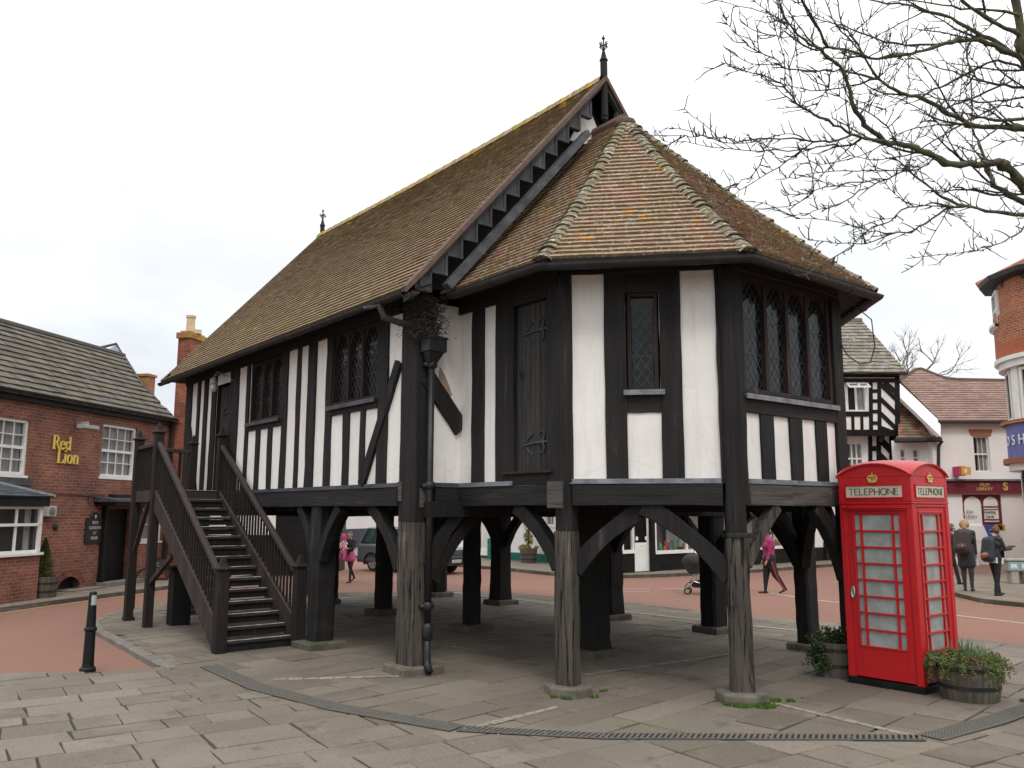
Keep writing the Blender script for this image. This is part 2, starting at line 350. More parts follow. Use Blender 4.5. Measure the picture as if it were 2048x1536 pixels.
def tiles(mb, Lf, Rf, n, tw=.17, th=.018, jit=.004, mi=0, matf=None, gap=.0015, over=.25, t_lo=0.0, t_hi=1.0, colf=None):
    e = (Rf(0) - Lf(0)).normalized()
    for i in range(n):
        t0 = t_lo + (t_hi - t_lo) * i / n; t1 = min(t_hi, t_lo + (t_hi - t_lo) * (i + 1 + over) / n); tm = (t0 + t1) / 2
        L0, R0, L1, R1 = Lf(t0), Rf(t0), Lf(t1), Rf(t1)
        upv = (L1 - L0); upv = upv - e * upv.dot(e)
        nn = e.cross(upv)
        if nn.length < 1e-9: continue
        nn.normalize()
        if nn.z < 0: nn = -nn
        sL0, sR0, sL1, sR1 = L0.dot(e), R0.dot(e), L1.dot(e), R1.dot(e)
        o = R.uniform(-.01, .01) + (tw / 2 if i % 2 else 0)
        k0 = math.floor((sL0 - o) / tw); s = o + k0 * tw
        while s < sR0 - 1e-6:
            a = max(s, sL0); b_ = min(s + tw - gap, sR0); s += tw
            if b_ - a < .01: continue
            a1 = min(max(a, sL1), sR1); b1 = max(min(b_, sR1), sL1)
            h = th * R.uniform(.92, 1.08) + R.uniform(0, jit); lo = upv.normalized() * R.uniform(-jit, jit)
            pa = L0 + e * (a - sL0); pb = L0 + e * (b_ - sL0); pc = L1 + e * (b1 - sL1) + nn * .002; pd = L1 + e * (a1 - sL1) + nn * .002
            c = colf(t0, a) if colf else R.random()
            A_, B_ = pa + nn * h - lo, pb + nn * (h + R.uniform(-jit, jit) * .5) - lo
            mb.faces([A_, B_, pc, pd, pa - nn * .004 - lo, pb - nn * .004 - lo], [(0, 1, 2, 3), (4, 5, 1, 0)] if b1 - a1 > .004 else [(0, 1, 2), (4, 5, 1, 0)], matf(t0, a) if matf else mi, c)

def sash(F, a0, a1, z0, z1, cols, rows, parent, k=.0, fw_=.07, bw=.02, curtain=True, name='window', arch=0, split=True, dark=False, cfrac=1.0, sill=True):
    fr = MB(); kk0, kk1 = k - .08, k + .015
    F.box(fr, a0, a0 + fw_, z0, z1, kk0, kk1); F.box(fr, a1 - fw_, a1, z0, z1, kk0, kk1)
    F.box(fr, a0 + fw_, a1 - fw_, z1 - fw_, z1, kk0, kk1 - .002); F.box(fr, a0 + fw_, a1 - fw_, z0, z0 + fw_, kk0, kk1 - .002)
    if arch:
        pts = [F.P(a0 + (a1 - a0) * i / 8, z1 + arch * (1 - (2 * i / 8 - 1) ** 2), kk0 + .003) for i in range(9)]
        fr.prism(pts, F.n * (kk1 - kk0 - .006))
    if sill: F.box(fr, a0 - .05, a1 + .05, z0 - .06, z0 - .002, kk0, kk1 + .06)
    w = fr.build(name, M['white'], parent, bevel=.004)
    gb = MB(); ia0, ia1, iz0, iz1 = a0 + fw_, a1 - fw_, z0 + fw_, z1 - fw_; mid = (iz0 + iz1) / 2
    for i in range(1, cols):
        x = ia0 + (ia1 - ia0) * i / cols; F.box(gb, x - bw / 2, x + bw / 2, iz0, iz1, k - .05, k - .02)
    for i in range(1, rows):
        z = iz0 + (iz1 - iz0) * i / rows; t = bw * 1.7 if (split and abs(z - mid) < .03) else bw / 2
        F.box(gb, ia0, ia1, z - t / 1, z + t / 1, k - .053, k - .014)
    if cols > 1 or rows > 1: gb.build('glazing_bar', M['white'], w)
    pn = MB(); pn.poly([F.P(ia0, iz0, k - .045), F.P(ia1, iz0, k - .045), F.P(ia1, iz1, k - .045), F.P(ia0, iz1, k - .045)])
    pn.build('pane', M['sheer'] if curtain else M['glass'], w, recalc=False)
    if curtain:
        cb = MB()
        F.box(cb, ia0 + (ia1 - ia0) * (1 - cfrac), ia1, iz0, iz1, k - .12, k - .10)
        cb.build('curtain', M['curtain'], w)
        db = MB(); F.box(db, ia0, ia1, iz0, iz1, k - .2, k - .16); db.build('reveal', M['dark'], w)
    return w
def wall_open(mb, F, a0, a1, z0, z1, holes, mi=0, k=0.0, rev=.25, rmi=None):
    As = sorted(set([a0, a1] + [x for h in holes for x in h[:2] if a0 < x < a1])); Zs = sorted(set([z0, z1] + [x for h in holes for x in h[2:4] if z0 < x < z1]))
    for i in range(len(As) - 1):
        for j in range(len(Zs) - 1):
            ca, cz = (As[i] + As[i + 1]) / 2, (Zs[j] + Zs[j + 1]) / 2
            if any(h[0] < ca < h[1] and h[2] < cz < h[3] for h in holes): continue
            mb.poly([F.P(As[i], Zs[j], k), F.P(As[i + 1], Zs[j], k), F.P(As[i + 1], Zs[j + 1], k), F.P(As[i], Zs[j + 1], k)], mi)
    for h in holes:
        A, B, C, D = h[:4]; q = [(A, C), (B, C), (B, D), (A, D)]
        for i in range(4):
            p, r_ = q[i], q[(i + 1) % 4]
            mb.poly([F.P(p[0], p[1], k), F.P(r_[0], r_[1], k), F.P(r_[0], r_[1], k - rev), F.P(p[0], p[1], k - rev)], mi if rmi is None else rmi)

# ================================================================== THE MARKET HALL
W = 6.125; rI = .694; aV = 1.951; d1 = 1.37; d2 = 1.258; cV = 2.234
ZB, ZF, ZE, ZR = 2.0, 2.235, 4.6, 8.5          # beam underside, sill, eaves, ridge
Iv = Vector((0, rI, 0)); V1 = Vector((aV, rI, 0)); V2 = V1 + Vector((d1, d2, 0)); V3 = V2 + Vector((0, cV, 0)); V4 = Vector((aV, W - rI, 0)); I2 = Vector((0, W - rI, 0))
XE = -8.75
hall = thing('market_hall', 'black and white timber framed market hall raised on oak posts with a tiled roof', 'market hall', (0, 0, 0))
FL = FR((0, 0, 0), (-1, 0, 0), (0, -1, 0)); FG = FR((0, 0, 0), (0, 1, 0), (1, 0, 0))
FA = FR(Iv, (1, 0, 0), (0, -1, 0)); LB = sqrt(d1 * d1 + d2 * d2); FB = FR(V1, (d1, d2, 0), (d2, -d1, 0)); FC = FR(V2, (0, 1, 0), (1, 0, 0))
FD = FR(V3, V4 - V3, (d2, d1, 0)); LD = (V4 - V3).length; FE = FR(V4, (-1, 0, 0), (0, 1, 0)); FG2 = FR(I2, (0, 1, 0), (1, 0, 0)); FRt = FR((0, W, 0), (-1, 0, 0), (0, 1, 0)); FBk = FR((XE, W, 0), (0, -1, 0), (-1, 0, 0))
ZW = 4.78
zs0 = 2.29
# --- plaster walls, one sheet per wall
hW = [(.92, 2.29, 3.43, 4.52), (4.0, 5.36, 3.43, 4.50), (6.33, 7.02, 2.31, 4.30)]
mb = MB(); wall_open(mb, FL, 0, -XE, ZF, ZW, hW, rmi=1); mb.build('plaster_wall', [M['plaster'], M['timber_dk']], hall, recalc=False)
mb = MB(); wall_open(mb, FG, 0, rI, ZF, ZW, []); mb.build('plaster_wall', M['plaster'], hall, recalc=False)
hA = [(1.12, 1.735, 2.38, 4.40)]; mb = MB(); wall_open(mb, FA, 0, aV, ZF, ZW, hA, rmi=1); mb.build('plaster_wall', [M['plaster'], M['timber_dk']], hall, recalc=False)
hB = [(.735, 1.105, 3.26, 4.40)]; mb = MB(); wall_open(mb, FB, 0, LB, ZF, ZW, hB, rmi=1); mb.build('plaster_wall', [M['plaster'], M['timber_dk']], hall, recalc=False)
hC = [(.2, 2.05, 3.24, 4.60)]; mb = MB(); wall_open(mb, FC, 0, cV, ZF, ZW, hC, rmi=1); mb.build('plaster_wall', [M['plaster'], M['timber_dk']], hall, recalc=False)
for F, l in ((FD, LD), (FE, aV), (FG2, rI), (FRt, -XE), (FBk, W)):
    mb = MB(); wall_open(mb, F, 0, l, ZF, ZW, []); mb.build('plaster_wall', M['plaster'], hall, recalc=False)
# --- floor and inner lining (dark)
mb = MB(); fl = [(XE, 0.06), (0, .06), (.06, rI + .04), (aV - .04, rI + .06), (V2.x - .06, V2.y + .03), (V3.x - .06, V3.y - .03), (aV - .04, W - rI - .06), (.06, W - rI - .06), (0, W - .06), (XE, W - .06)]
mb.prism([(x, y, 2.06) for x, y in fl], (0, 0, .14)); mb.build('floor', M['timber_dk'], hall)
mb = MB()
for i in range(17): x = -8.4 + i * .5; mb.box(x, x + .12, .14, W - .14, 1.93, 2.058)
for i in range(5): y = 1.45 + i * .75; mb.box(.12, 2.9 if 1 < i < 4 else 2.1, y, y + .12, 1.93, 2.058)
mb.build('floor_joists', M['timber_dk'], hall)
# --- sill beams (bressummers) with lead flashing
def sillbeam(F, a0, a1, mat, flash=True, dk=.0, fa=None):
    o = rail(F, a0, a1, ZB, ZF - .004, hall, -.16, .075 + dk, 'sill_beam', M[mat])
    if flash:
        m_ = MB(); b0, b1 = fa or (a0, a1)
        n_ = 6
        F.box(m_, b0, b1, ZF, ZF + .012, -.02, .085 + dk); F.box(m_, b0, b1, ZF + .0125, zs0 + .0, -.005, .042)
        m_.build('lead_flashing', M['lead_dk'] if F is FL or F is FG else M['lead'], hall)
sillbeam(FL, .30, 8.7, 'timber_h'); sillbeam(FG, .28, rI - .02, 'timber_h', dk=-.012); sillbeam(FA, .0, aV - .12, 'timber_h', dk=-.01, fa=(.0, 1.13))
sillbeam(FB, .12, LB - .13, 'timber_h', fa=(.1, LB - .14)); sillbeam(FC, .17, cV - .1, 'oak_h', dk=.01)
for F, l in ((FD, LD), (FE, aV - .1), (FRt, 8.7), (FBk, W - .1)): sillbeam(F, .1, l - .1, 'timber_dk', False)
# --- upper posts and studs of the long wall
for a0, a1 in ((.65, .90), (2.25, 2.43), (2.79, 3.05), (3.33, 3.45), (3.80, 3.98), (5.38, 5.52), (5.90, 6.32), (7.03, 7.27), (7.50, 7.70), (7.94, 8.08), (8.43, 8.75)):
    stud(FL, a0, a1, zs0, ZE, hall)
for a0, a1 in ((1.24, 1.36), (1.69, 1.86), (4.34, 4.50), (4.85, 5.01)): stud(FL, a0, a1, zs0, 3.31, hall)
rail(FL, .90, 2.25, 3.30, 3.415, hall); rail(FL, 3.98, 5.38, 3.30, 3.415, hall)
rail(FL, .34, 8.75, ZE - .11, ZE + .16, hall, -.1, .06, 'wall_plate', M['timber_h'])
mb = MB(); A_ = FL.P(.36, 3.84, .02); B_ = FL.P(1.27, zs0, .02); dd = (B_ - A_).normalized(); wob(mb, A_, B_, dd.cross(FL.n) * .15, FL.n * .07, 7, .006); mb.build('wall_brace', M['timber'], hall, bevel=.005)
mb = MB(); A_ = FL.P(8.45, 3.6, .015); B_ = FL.P(7.9, zs0, .015); dd = (B_ - A_).normalized(); wob(mb, A_, B_, dd.cross(FL.n) * .1, FL.n * .06, 7, .006); mb.build('wall_brace', M['timber'], hall, bevel=.005)
# gable return and face A
mb = MB(); A_ = FG.P(.16, 3.62, .02); B_ = FG.P(.70, 2.98, .02); dd = (B_ - A_).normalized(); wob(mb, A_, B_, dd.cross(FG.n) * .23, FG.n * .06, 5, .006); mb.build('wall_brace', M['timber'], hall, bevel=.005)
for a0, a1 in ((.28, .53), (.775, 1.135)): stud(FA, a0, a1, zs0, ZE, hall)
stud(FA, 1.74, aV - .04, zs0 - .05, ZE, hall); rail(FA, .0, aV, ZE - .1, ZE + .15, hall, -.1, .05, 'wall_plate'); rail(FA, 1.115, 1.74, 4.40, 4.50, hall)
rail(FA, 1.115, 1.74, 2.24, 2.37, hall)
# face B
for a0, a1 in ((.495, .735), (1.107, 1.342)): stud(FB, a0, a1, zs0, ZE + .02, hall, j=.005)
stud(FB, -.02, .105, zs0 - .05, ZE, hall, -.1, .045); stud(FB, 1.722, LB + .02, zs0 - .05, ZE, hall, -.1, .045)
rail(FB, .735, 1.107, 3.015, 3.245, hall, -.04, .022); rail(FB, .72, 1.12, 4.375, ZE + .02, hall, -.04, .02); rail(FB, 0, LB, ZE + .01, ZE + .15, hall, -.1, .04, 'wall_plate')
# face C
for a0, a1 in ((.495, .735), (1.06, 1.305), (1.61, 1.845)): stud(FC, a0, a1, zs0, 3.03, hall, j=.008)
stud(FC, -.02, .195, zs0 - .05, ZE, hall, -.1, .05); stud(FC, 2.055, cV + .02, zs0 - .05, ZE, hall, -.1, .05)
rail(FC, .195, 2.055, 3.02, 3.20, hall, -.04, .04, mat=M['timber_h']); rail(FC, 0, cV, ZE - .02, ZE + .15, hall, -.1, .04, 'wall_plate')
# the rest of the octagon and the far sides
for F, sp in ((FD, (0, .12, .5, .7, 1.15, 1.35, LD - .14, LD)), (FE, (.0, .15, .6, .85, 1.3, 1.5)), (FRt, (0, .3, .8, 1, 1.5, 1.7, 2.3, 2.6, 3.2, 3.4, 4.1, 4.3, 5, 5.2, 5.9, 6.1, 6.8, 7, 7.7, 7.9, 8.45, 8.75)), (FBk, (0, .3, 1, 1.2, 1.9, 2.1, 2.9, 3.2, 3.9, 4.1, 4.9, 5.1, 5.8, W))):
    for i in range(0, len(sp) - 1, 2): stud(F, sp[i], sp[i + 1], zs0 - .05, ZE, hall)
    rail(F, 0, sp[-1], ZE - .03, ZE + .15, hall, -.1, .045, 'wall_plate')

# --- windows: leaded lights in oak frames
def leaded(F, a0, a1, z0, z1, lights, parent, k=-.03, pitch=.105, arch=True, dim=False, fw_=.05):
    fr = MB(); kk = (k - .05, k + .035)
    F.box(fr, a0, a0 + fw_, z0, z1, *kk); F.box(fr, a1 - fw_, a1, z0, z1, *kk); F.box(fr, a0 + fw_, a1 - fw_, z0, z0 + fw_, kk[0], kk[1] - .003); F.box(fr, a0 + fw_, a1 - fw_, z1 - fw_, z1, kk[0], kk[1] - .003)
    w = fr.build('window', M['winwood'], parent, bevel=.004)
    iw = (a1 - a0 - 2 * fw_) / lights; mw_ = .062 if lights > 1 else 0
    for i in range(1, lights):
        x = a0 + fw_ + iw * i; mm = MB(); F.box(mm, x - mw_ / 2, x + mw_ / 2, z0 + fw_, z1 - fw_, k - .045, k + .03); mm.build('mullion', M['winwood'], w, bevel=.006)
    for i in range(lights):
        b0 = a0 + fw_ + iw * i + (mw_ / 2 if i else 0); b1 = a0 + fw_ + iw * (i + 1) - (mw_ / 2 if i < lights - 1 else 0); c0, c1 = z0 + fw_, z1 - fw_
        pn = MB(); nx, nz = 2, 8
        for gx in range(nx):
            for gz in range(nz):
                q = [(b0 + (b1 - b0) * (gx + p) / nx, c0 + (c1 - c0) * (gz + r_) / nz) for p, r_ in ((0, 0), (1, 0), (1, 1), (0, 1))]
                tk = R.uniform(-.004, .004); pn.poly([F.P(q[0][0], q[0][1], k - .03 + tk), F.P(q[1][0], q[1][1], k - .03 - tk), F.P(q[2][0], q[2][1], k - .03 + tk), F.P(q[3][0], q[3][1], k - .03 - tk)])
        pn.build('pane', M['glass'], w, recalc=False)
        ld = MB(); wd, hd = pitch, pitch * 1.45; step = 0
        def seg(p, q):
            # clip the segment p-q to the light
            (x0, y0), (x1, y1) = p, q; t0, t1 = 0, 1; dx, dy = x1 - x0, y1 - y0
            for pp, qq in ((-dx, x0 - b0), (dx, b1 - x0), (-dy, y0 - c0), (dy, c1 - y0)):
                if abs(pp) < 1e-9:
                    if qq < 0: return
                else:
                    t = qq / pp
                    if pp < 0: t0 = max(t0, t)
                    else: t1 = min(t1, t)
            if t0 < t1 - .01:
                A = F.P(x0 + dx * t0, y0 + dy * t0, k - .02); B = F.P(x0 + dx * t1, y0 + dy * t1, k - .02); n_ = (B - A).normalized().cross(F.n) * .0026
                ld.poly([A - n_, B - n_, B + n_, A + n_])
        H = c1 - c0; wdt = b1 - b0; slope = hd / wd; kx = -8
        for s_ in range(-30, 40):
            zz = c0 + s_ * hd
            seg((b0, zz), (b1, zz + slope * wdt)); seg((b0, zz), (b1, zz - slope * wdt))
        for q in (.33, .66): A = (b0, c0 + H * q); B = (b1, c0 + H * q); seg(A, B)
        if ld.v: ld.build('leading', M['leading'], w, recalc=False)
        if arch:   # cusped gothic head
            mm = MB(); n_ = 8; hh = min(.26, wdt * .9)
            for sgn in (0, 1):
                pts = []; 
                for j in range(n_ + 1):
                    t = j / n_; x = t * wdt / 2; y = hh * (1 - (1 - t) ** 2) ** .5; pts.append((x, y - .02 * sin(pi * 2 * t)))
                X = lambda x: (b0 + x) if sgn == 0 else (b1 - x)
                pl_ = [F.P(X(x), c1 - hh + y, k - .035) for x, y in pts] + [F.P(X(0), c1 + .001, k - .035)]
                mm.prism(pl_, F.n * .045)
            mm.build('arched_head', M['winwood'], w)
    return w
leaded(FL, .93, 2.28, 3.44, 4.50, 3, hall)
leaded(FL, 4.01, 5.35, 3.44, 4.48, 3, hall)
leaded(FB, .75, 1.09, 3.275, 4.385, 1, hall, k=-.05, arch=False, fw_=.045)
leaded(FC, .21, 2.04, 3.25, 4.585, 4, hall, k=-.02)
for F, a0, a1, z in ((FL, .90, 2.31, 3.425), (FL, 3.98, 5.38, 3.425), (FB, .70, 1.15, 3.25), (FC, .18, 2.07, 3.215)):
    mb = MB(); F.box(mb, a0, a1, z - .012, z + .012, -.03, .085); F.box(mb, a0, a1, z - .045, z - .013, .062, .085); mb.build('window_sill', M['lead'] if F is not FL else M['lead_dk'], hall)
# --- doors
def plankdoor(F, a0, a1, z0, z1, n, k, hinges=True, side=1, hz=(.72, .9)):
    mb = MB(); w = (a1 - a0) / n
    for i in range(n): F.box(mb, a0 + w * i + .003, a0 + w * (i + 1) - .003, z0, z1, k - .04, k + R.uniform(-.003, .003))
    F.box(mb, a0, a1, z0, z1, k - .06, k - .035)
    d_ = mb.build('door', M['doorwood'], hall, bevel=.003)
    if hinges:
        for z in hz:
            mb = MB(); x1 = a1 - .01 if side > 0 else a0 + .01; sg = -side; Ln = (a1 - a0) * .78
            mb.tube([F.P(x1, z, k + .012), F.P(x1 + sg * Ln * .5, z - .005, k + .012), F.P(x1 + sg * Ln, z - .03, k + .012)], [.020, .016, .008], 4)
            for up in (1, -1):
                pts = [F.P(x1 + sg * (.13 - .05 * sin(t)), z + up * (.07 - .055 * cos(t)), k + .012) for t in [j * .33 for j in range(14)]]
                mb.tube(pts, [.012 - .0005 * j for j in range(14)], 4)
                pts = [F.P(x1 + sg * (Ln * (.72 + .12 * cos(t))), z - .02 + up * (.02 + .10 * sin(t * .5)), k + .012) for t in [j * .5 for j in range(7)]]
                mb.tube(pts, [.009] * 7, 4)
            mb.build('hinge', M['barge'], d_)
        mb = MB(); cx = a0 + .10 if side > 0 else a1 - .1
        mb.tube([F.P(cx + .035 * cos(t), z0 + (z1 - z0) * .58 + .055 * sin(t), k + .02) for t in [j * pi / 6 for j in range(13)]], .008, 5); mb.build('handle', M['iron'], d_)
    return d_
plankdoor(FA, 1.13, 1.735, 2.40, 4.39, 7, -.03, hz=(4.05, 2.73))
mb = MB(); FA.box(mb, .95, 1.84, 2.365, 2.395, -.1, .08); mb.build('door_sill', M['winwood'], hall, bevel=.005)
plankdoor(FL, 6.36, 6.99, 2.32, 4.26, 4, -.06, side=-1, hz=(3.75, 2.75))
# bulkhead lantern over the landing door
lan = thing('bulkhead_lamp', 'grey bulkhead lamp with glass globe above the landing door of the hall', 'lamp', tuple(FL.P(6.55, 4.25, .3)))
p = FL.P(6.62, 4.30, .22)
mb = MB(); mb.lathe(p + Vector((0, 0, -.05)), [(.05, 0), (.075, .02), (.05, .09), (.025, .15)], 14); mb.tube([p + UP * .1, p + UP * .2 + FL.n * -.05, FL.P(6.5, 4.42, .05)], .014, 6); mb.tube([p + UP * .12 + FL.d * .01, FL.P(6.35, 4.44, .12), FL.P(6.1, 4.28, .05)], .006, 5); mb.build('lamp_hood', flat('grey_cast_metal', (.30, .31, .32)), lan, smooth=True)
mb = MB(); mb.lathe(p + Vector((0, 0, -.19)), [(.015, 0), (.05, .02), (.062, .07), (.055, .14)], 14); mb.build('glass_globe', flat('cloudy_lamp_glass', (.45, .47, .45), .15), lan, smooth=True)

# --- posts on stone pads
def pad(x, y, w, parent, mat='mossy', h=.1, oc=False, rot=0.0):
    mb = MB(); n = 6 if oc else 4; rr = w * (.60 if oc else .707); pts = []
    for j in range(n):
        t = 2 * pi * (j + .5) / n + rot; pts.append((x + rr * cos(t) * R.uniform(.90, 1.10), y + rr * sin(t) * R.uniform(.90, 1.10)))
    mb.rings([[(px, py, -.02) for px, py in pts], [(px, py, h * .8) for px, py in pts], [(x + (px - x) * .93, y + (py - y) * .93, h) for px, py in pts]])
    return mb.build('stone_pad', M[mat], parent, bevel=.01)
def post(x0, x1, y0, y1, ztop, mat, padw, pm='mossy', oc=False, ang=0.0, bul=.0, low=None, lz=1.75, tp=1.0, seg=14, j=.008, flare=1.0, pr=0.0):
    cx, cy, wx, wy = (x0 + x1) / 2, (y0 + y1) / 2, x1 - x0, y1 - y0
    a = Vector((cos(ang), sin(ang), 0)); b_ = Vector((-sin(ang), cos(ang), 0))
    def mk(z0, z1, sc, m_, s_, jj):
        mb = MB(); rs = []
        for i in range(s_ + 1):
            t = i / s_; z = z0 + (z1 - z0) * t; k = sc * (1 + bul * sin(pi * min(1, z / 2.0))) * (1 + (flare - 1) * max(0, 1 - z / .5) ** 2)
            ox, oy = R.uniform(-jj, jj), R.uniform(-jj, jj); ch = .12
            r = []
            for u, w in ((-.5, -.5 + ch), (-.5 + ch, -.5), (.5 - ch, -.5), (.5, -.5 + ch), (.5, .5 - ch), (.5 - ch, .5), (-.5 + ch, .5), (-.5, .5 - ch)):
                r.append(Vector((cx + ox, cy + oy, z)) + a * wx * k * (u + R.uniform(-1, 1) * jj) + b_ * wy * k * (w + R.uniform(-1, 1) * jj))
            rs.append(r)
        mb.rings(rs); return mb
    if low:
        o = mk(lz + .002, ztop, 1.0, mat, max(3, int((ztop - lz) / .25)), .004).build('post', M[mat], hall)
        lo = mk(.1, lz, tp, low, seg, j).build('lower_shaft', M[low], o)
        pad(cx, cy, padw, o, pm, oc=oc, rot=pr)
    else:
        o = mk(.1, ztop, 1.0, mat, seg, j).build('post', M[mat], hall); pad(cx, cy, padw, o, pm, oc=oc, rot=pr)
    return o
post(-.34, .03, -.03, .28, 4.62, 'timber', .56, low='oak', lz=1.80, tp=1.0, pm='stone', flare=1.04, j=.005)                 # corner of the long wall
oV1 = post(1.85, 2.05, .665, .865, 4.62, 'timber', .46, low='oak', lz=1.72, tp=1.08, pm='stone', oc=True, ang=.35, bul=.03, seg=9, j=.007)
oV2 = post(3.205, 3.415, 1.86, 2.07, 4.62, 'timber', .46, low='oak', lz=1.70, tp=1.12, pm='stone', oc=True, ang=.8, bul=-.05, seg=9, j=.008, flare=1.05)
post(3.22, 3.42, 4.05, 4.30, 2.42, 'timber_dk', .42, oc=False)
post(1.80, 2.03, 5.28, 5.56, 2.2, 'timber_dk', .46, 'stone')
post(-2.74, -2.46, -.05, .25, 2.10, 'timber', .58, 'mossy', bul=.06, flare=1.08)
post(-8.05, -7.72, -.04, .24, 2.10, 'timber_dk', .45)
post(-5.66, -5.40, 2.72, 3.0, 2.08, 'timber_dk', .5)
post(-2.80, -2.56, 2.74, 2.98, 2.08, 'timber_dk', .52)
post(.14, .56, 2.5, 2.86, 2.06, 'timber_dk', .56, bul=.0, flare=1.1)
post(-8.05, -7.7, 2.6, 3.05, 2.08, 'timber_dk', .5)
post(-5.70, -5.34, 5.5, 5.88, 2.1, 'timber_dk', .56, bul=-.08, flare=1.12)
post(-2.50, -2.10, 5.5, 5.9, 2.1, 'timber_dk', .56, flare=1.12)
post(-.22, .10, 5.66, 6.02, 2.2, 'timber_dk', .52, 'mossy')
post(-7.9, -7.58, 5.4, 5.74, 2.1, 'timber_dk', .52, 'stone')
for pu, (x, y, z) in ((oV2, (3.31, 1.965, 1.69)),):
    mb = MB(); mb.lathe((x, y, z - .03), [(.148, 0), (.152, .01), (.152, .045), (.148, .05)], 8); mb.build('iron_strap', M['iron'], pu)
for F, a, z, w, h in ((FL, .22, 2.06, .10, .24), (FG, .07, 1.98, .10, .24), (FL, -.02 - 1.83 - .1, 1.98, .01, .01), (FC, -.02, 1.9, .01, .01)):
    if w > .02: mb = MB(); F.box(mb, a, a + w, z, z + h, .03, .045); mb.build('repair_patch', M['oak_h'], hall, bevel=.004)
mb = MB(); F = FR(V1 + Vector((-.02, -.16, 0)), (.7, .25, 0), (.25, -.7, 0)); F.box(mb, -.02, .16, 1.97, 2.26, -.02, .03); mb.build('repair_patch', M['oak_h'], hall, bevel=.004)

# --- knee braces: curved timbers from post to beam
def knee(p, dirv, z0, reach, th=.15, dep=.13, mat='timber', ztop=ZB, curve=.12, off=.0):
    p = Vector(p); dv = Vector(dirv).normalized(); sd = dv.cross(UP); A = p + UP * z0; B = p + dv * reach + UP * ztop
    C = p + dv * reach * (.5 - curve) + UP * (z0 + (ztop - z0) * (.5 + curve)); rs = []; n = 9
    for i in range(n + 1):
        t = i / n; q = A * (1 - t) ** 2 + C * 2 * t * (1 - t) + B * t * t; tg = (A * (t - 1) + C * (1 - 2 * t) + B * t)
        tg.normalize(); nn = tg.cross(sd).normalized(); k = 1 + .25 * sin(pi * t) * 0
        w = th * (1 + .25 * abs(2 * t - 1)); r = []
        for u, v_ in ((-.5, -.5), (.5, -.5), (.5, .5), (-.5, .5)): r.append(q + nn * (w * u) + sd * (dep * v_) + nn * R.uniform(-.004, .004))
        rs.append(r)
    mb = MB(); mb.rings(rs); return mb.build('knee_brace', M[mat], hall, bevel=.008)
knee((-.34, .06, 0), (-1, 0, 0), 1.22, .72, .15)
knee((.0, .22, 0), (.0, 1, 0), 1.25, .52, .16, mat='timber')
knee((-2.46, .02, 0), (1, 0, 0), 1.25, .58, .13); knee((-2.72, .02, 0), (-1, 0, 0), 1.35, .46, .12)
knee((-2.58, .16, 0), (0, 1, 0), 1.2, .30, .12, mat='timber_dk'); knee((.0, .26, 0), (-.1, 1, 0), 1.1, .9, .16, mat='timber_dk', off=0)
knee((1.86, .76, 0), (-1, 0, 0), 1.33, .74, .15, .14); knee((1.98, .84, 0), FB.d, 1.30, .84, .165, .14, mat='timber')
knee((3.24, 1.92, 0), -FB.d, 1.25, .90, .165, .14, mat='timber'); knee((3.33, 2.06, 0), (0, 1, 0), 1.38, .60, .11, .12, mat='oak', curve=.03); knee((3.33, 4.05, 0), (0, -1, 0), 1.15, .62, .15, mat='timber')
knee((3.20, 4.25, 0), FD.d, 1.2, .7, .15, mat='timber_dk'); knee((1.95, 5.33, 0), -FD.d, 1.2, .7, .2, mat='timber_dk'); knee((1.85, 5.42, 0), (-1, 0, 0), 1.2, .7, .17, mat='timber_dk')
knee((1.92, 5.3, 0), (0, -1, 0), 1.2, .6, .15, mat='timber_dk')
for (x, y) in ((-5.53, 2.86), (-2.68, 2.9), (.35, 2.68), (-5.5, 5.7), (-2.3, 5.7), (-.06, 5.84), (-7.85, 2.8), (-7.75, 5.57)):
    for dx, dy in ((1, 0), (-1, 0), (0, 1), (0, -1)):
        if (y > 5 and dy == 1) or (x < -7.6 and dx == -1): continue
        if (x, y) in ((-2.68, 2.9), (-5.53, 2.86), (.35, 2.68)) or dy == -1 or dy == 1: continue
        knee((x + dx * .14, y + dy * .14, 0), (dx, dy, 0), 1.25, .66, .17, mat='timber_dk', ztop=1.95)
for F_, a in ((FR((-5.53, 0, 0), (0, 1, 0), (1, 0, 0)), 0), (FR((-2.68, 0, 0), (0, 1, 0), (1, 0, 0)), 0), (FR((0, 0, 0), (0, 1, 0), (1, 0, 0)), 0), (FR((-7.87, 0, 0), (0, 1, 0), (1, 0, 0)), 0)):
    rail(F_, .12, W - .12, 1.86, 2.05, hall, -.14, .14, 'cross_beam', M['timber_dk'])

# --- main roof
XG, XF, OV = .40, -9.2, .40
prof = [(-.42, 4.60), (-.20, 4.83), (.12, 5.20), (W / 2, ZR)]
def pz(t, side=0):
    seg = [((prof[i + 1][0] - prof[i][0]) ** 2 + (prof[i + 1][1] - prof[i][1]) ** 2) ** .5 for i in range(3)]; T = sum(seg) * t
    for i in range(3):
        if T <= seg[i] + 1e-9 or i == 2:
            f = T / seg[i]; y = prof[i][0] + (prof[i + 1][0] - prof[i][0]) * f; z = prof[i][1] + (prof[i + 1][1] - prof[i][1]) * f; break
        T -= seg[i]
    return (y if side == 0 else W - y), z
roof = MB()
sag = lambda x: -.05 * sin(pi * (x - XF) / (XG - XF))
def Lr(x, side):
    def f(t):
        y, z = pz(t, side); return Vector((x, y, z))
    return f
tiles(roof, Lr(XF, 0), Lr(XG, 0), 50, tw=.165, th=.027, jit=.003, colf=lambda t, s: min(1, max(0, R.gauss(.5, .16))), matf=lambda t, s: 1 if R.random() < (.75 if t > .965 else .45 if t > .94 else .10 if t > .90 else .004) else 0)
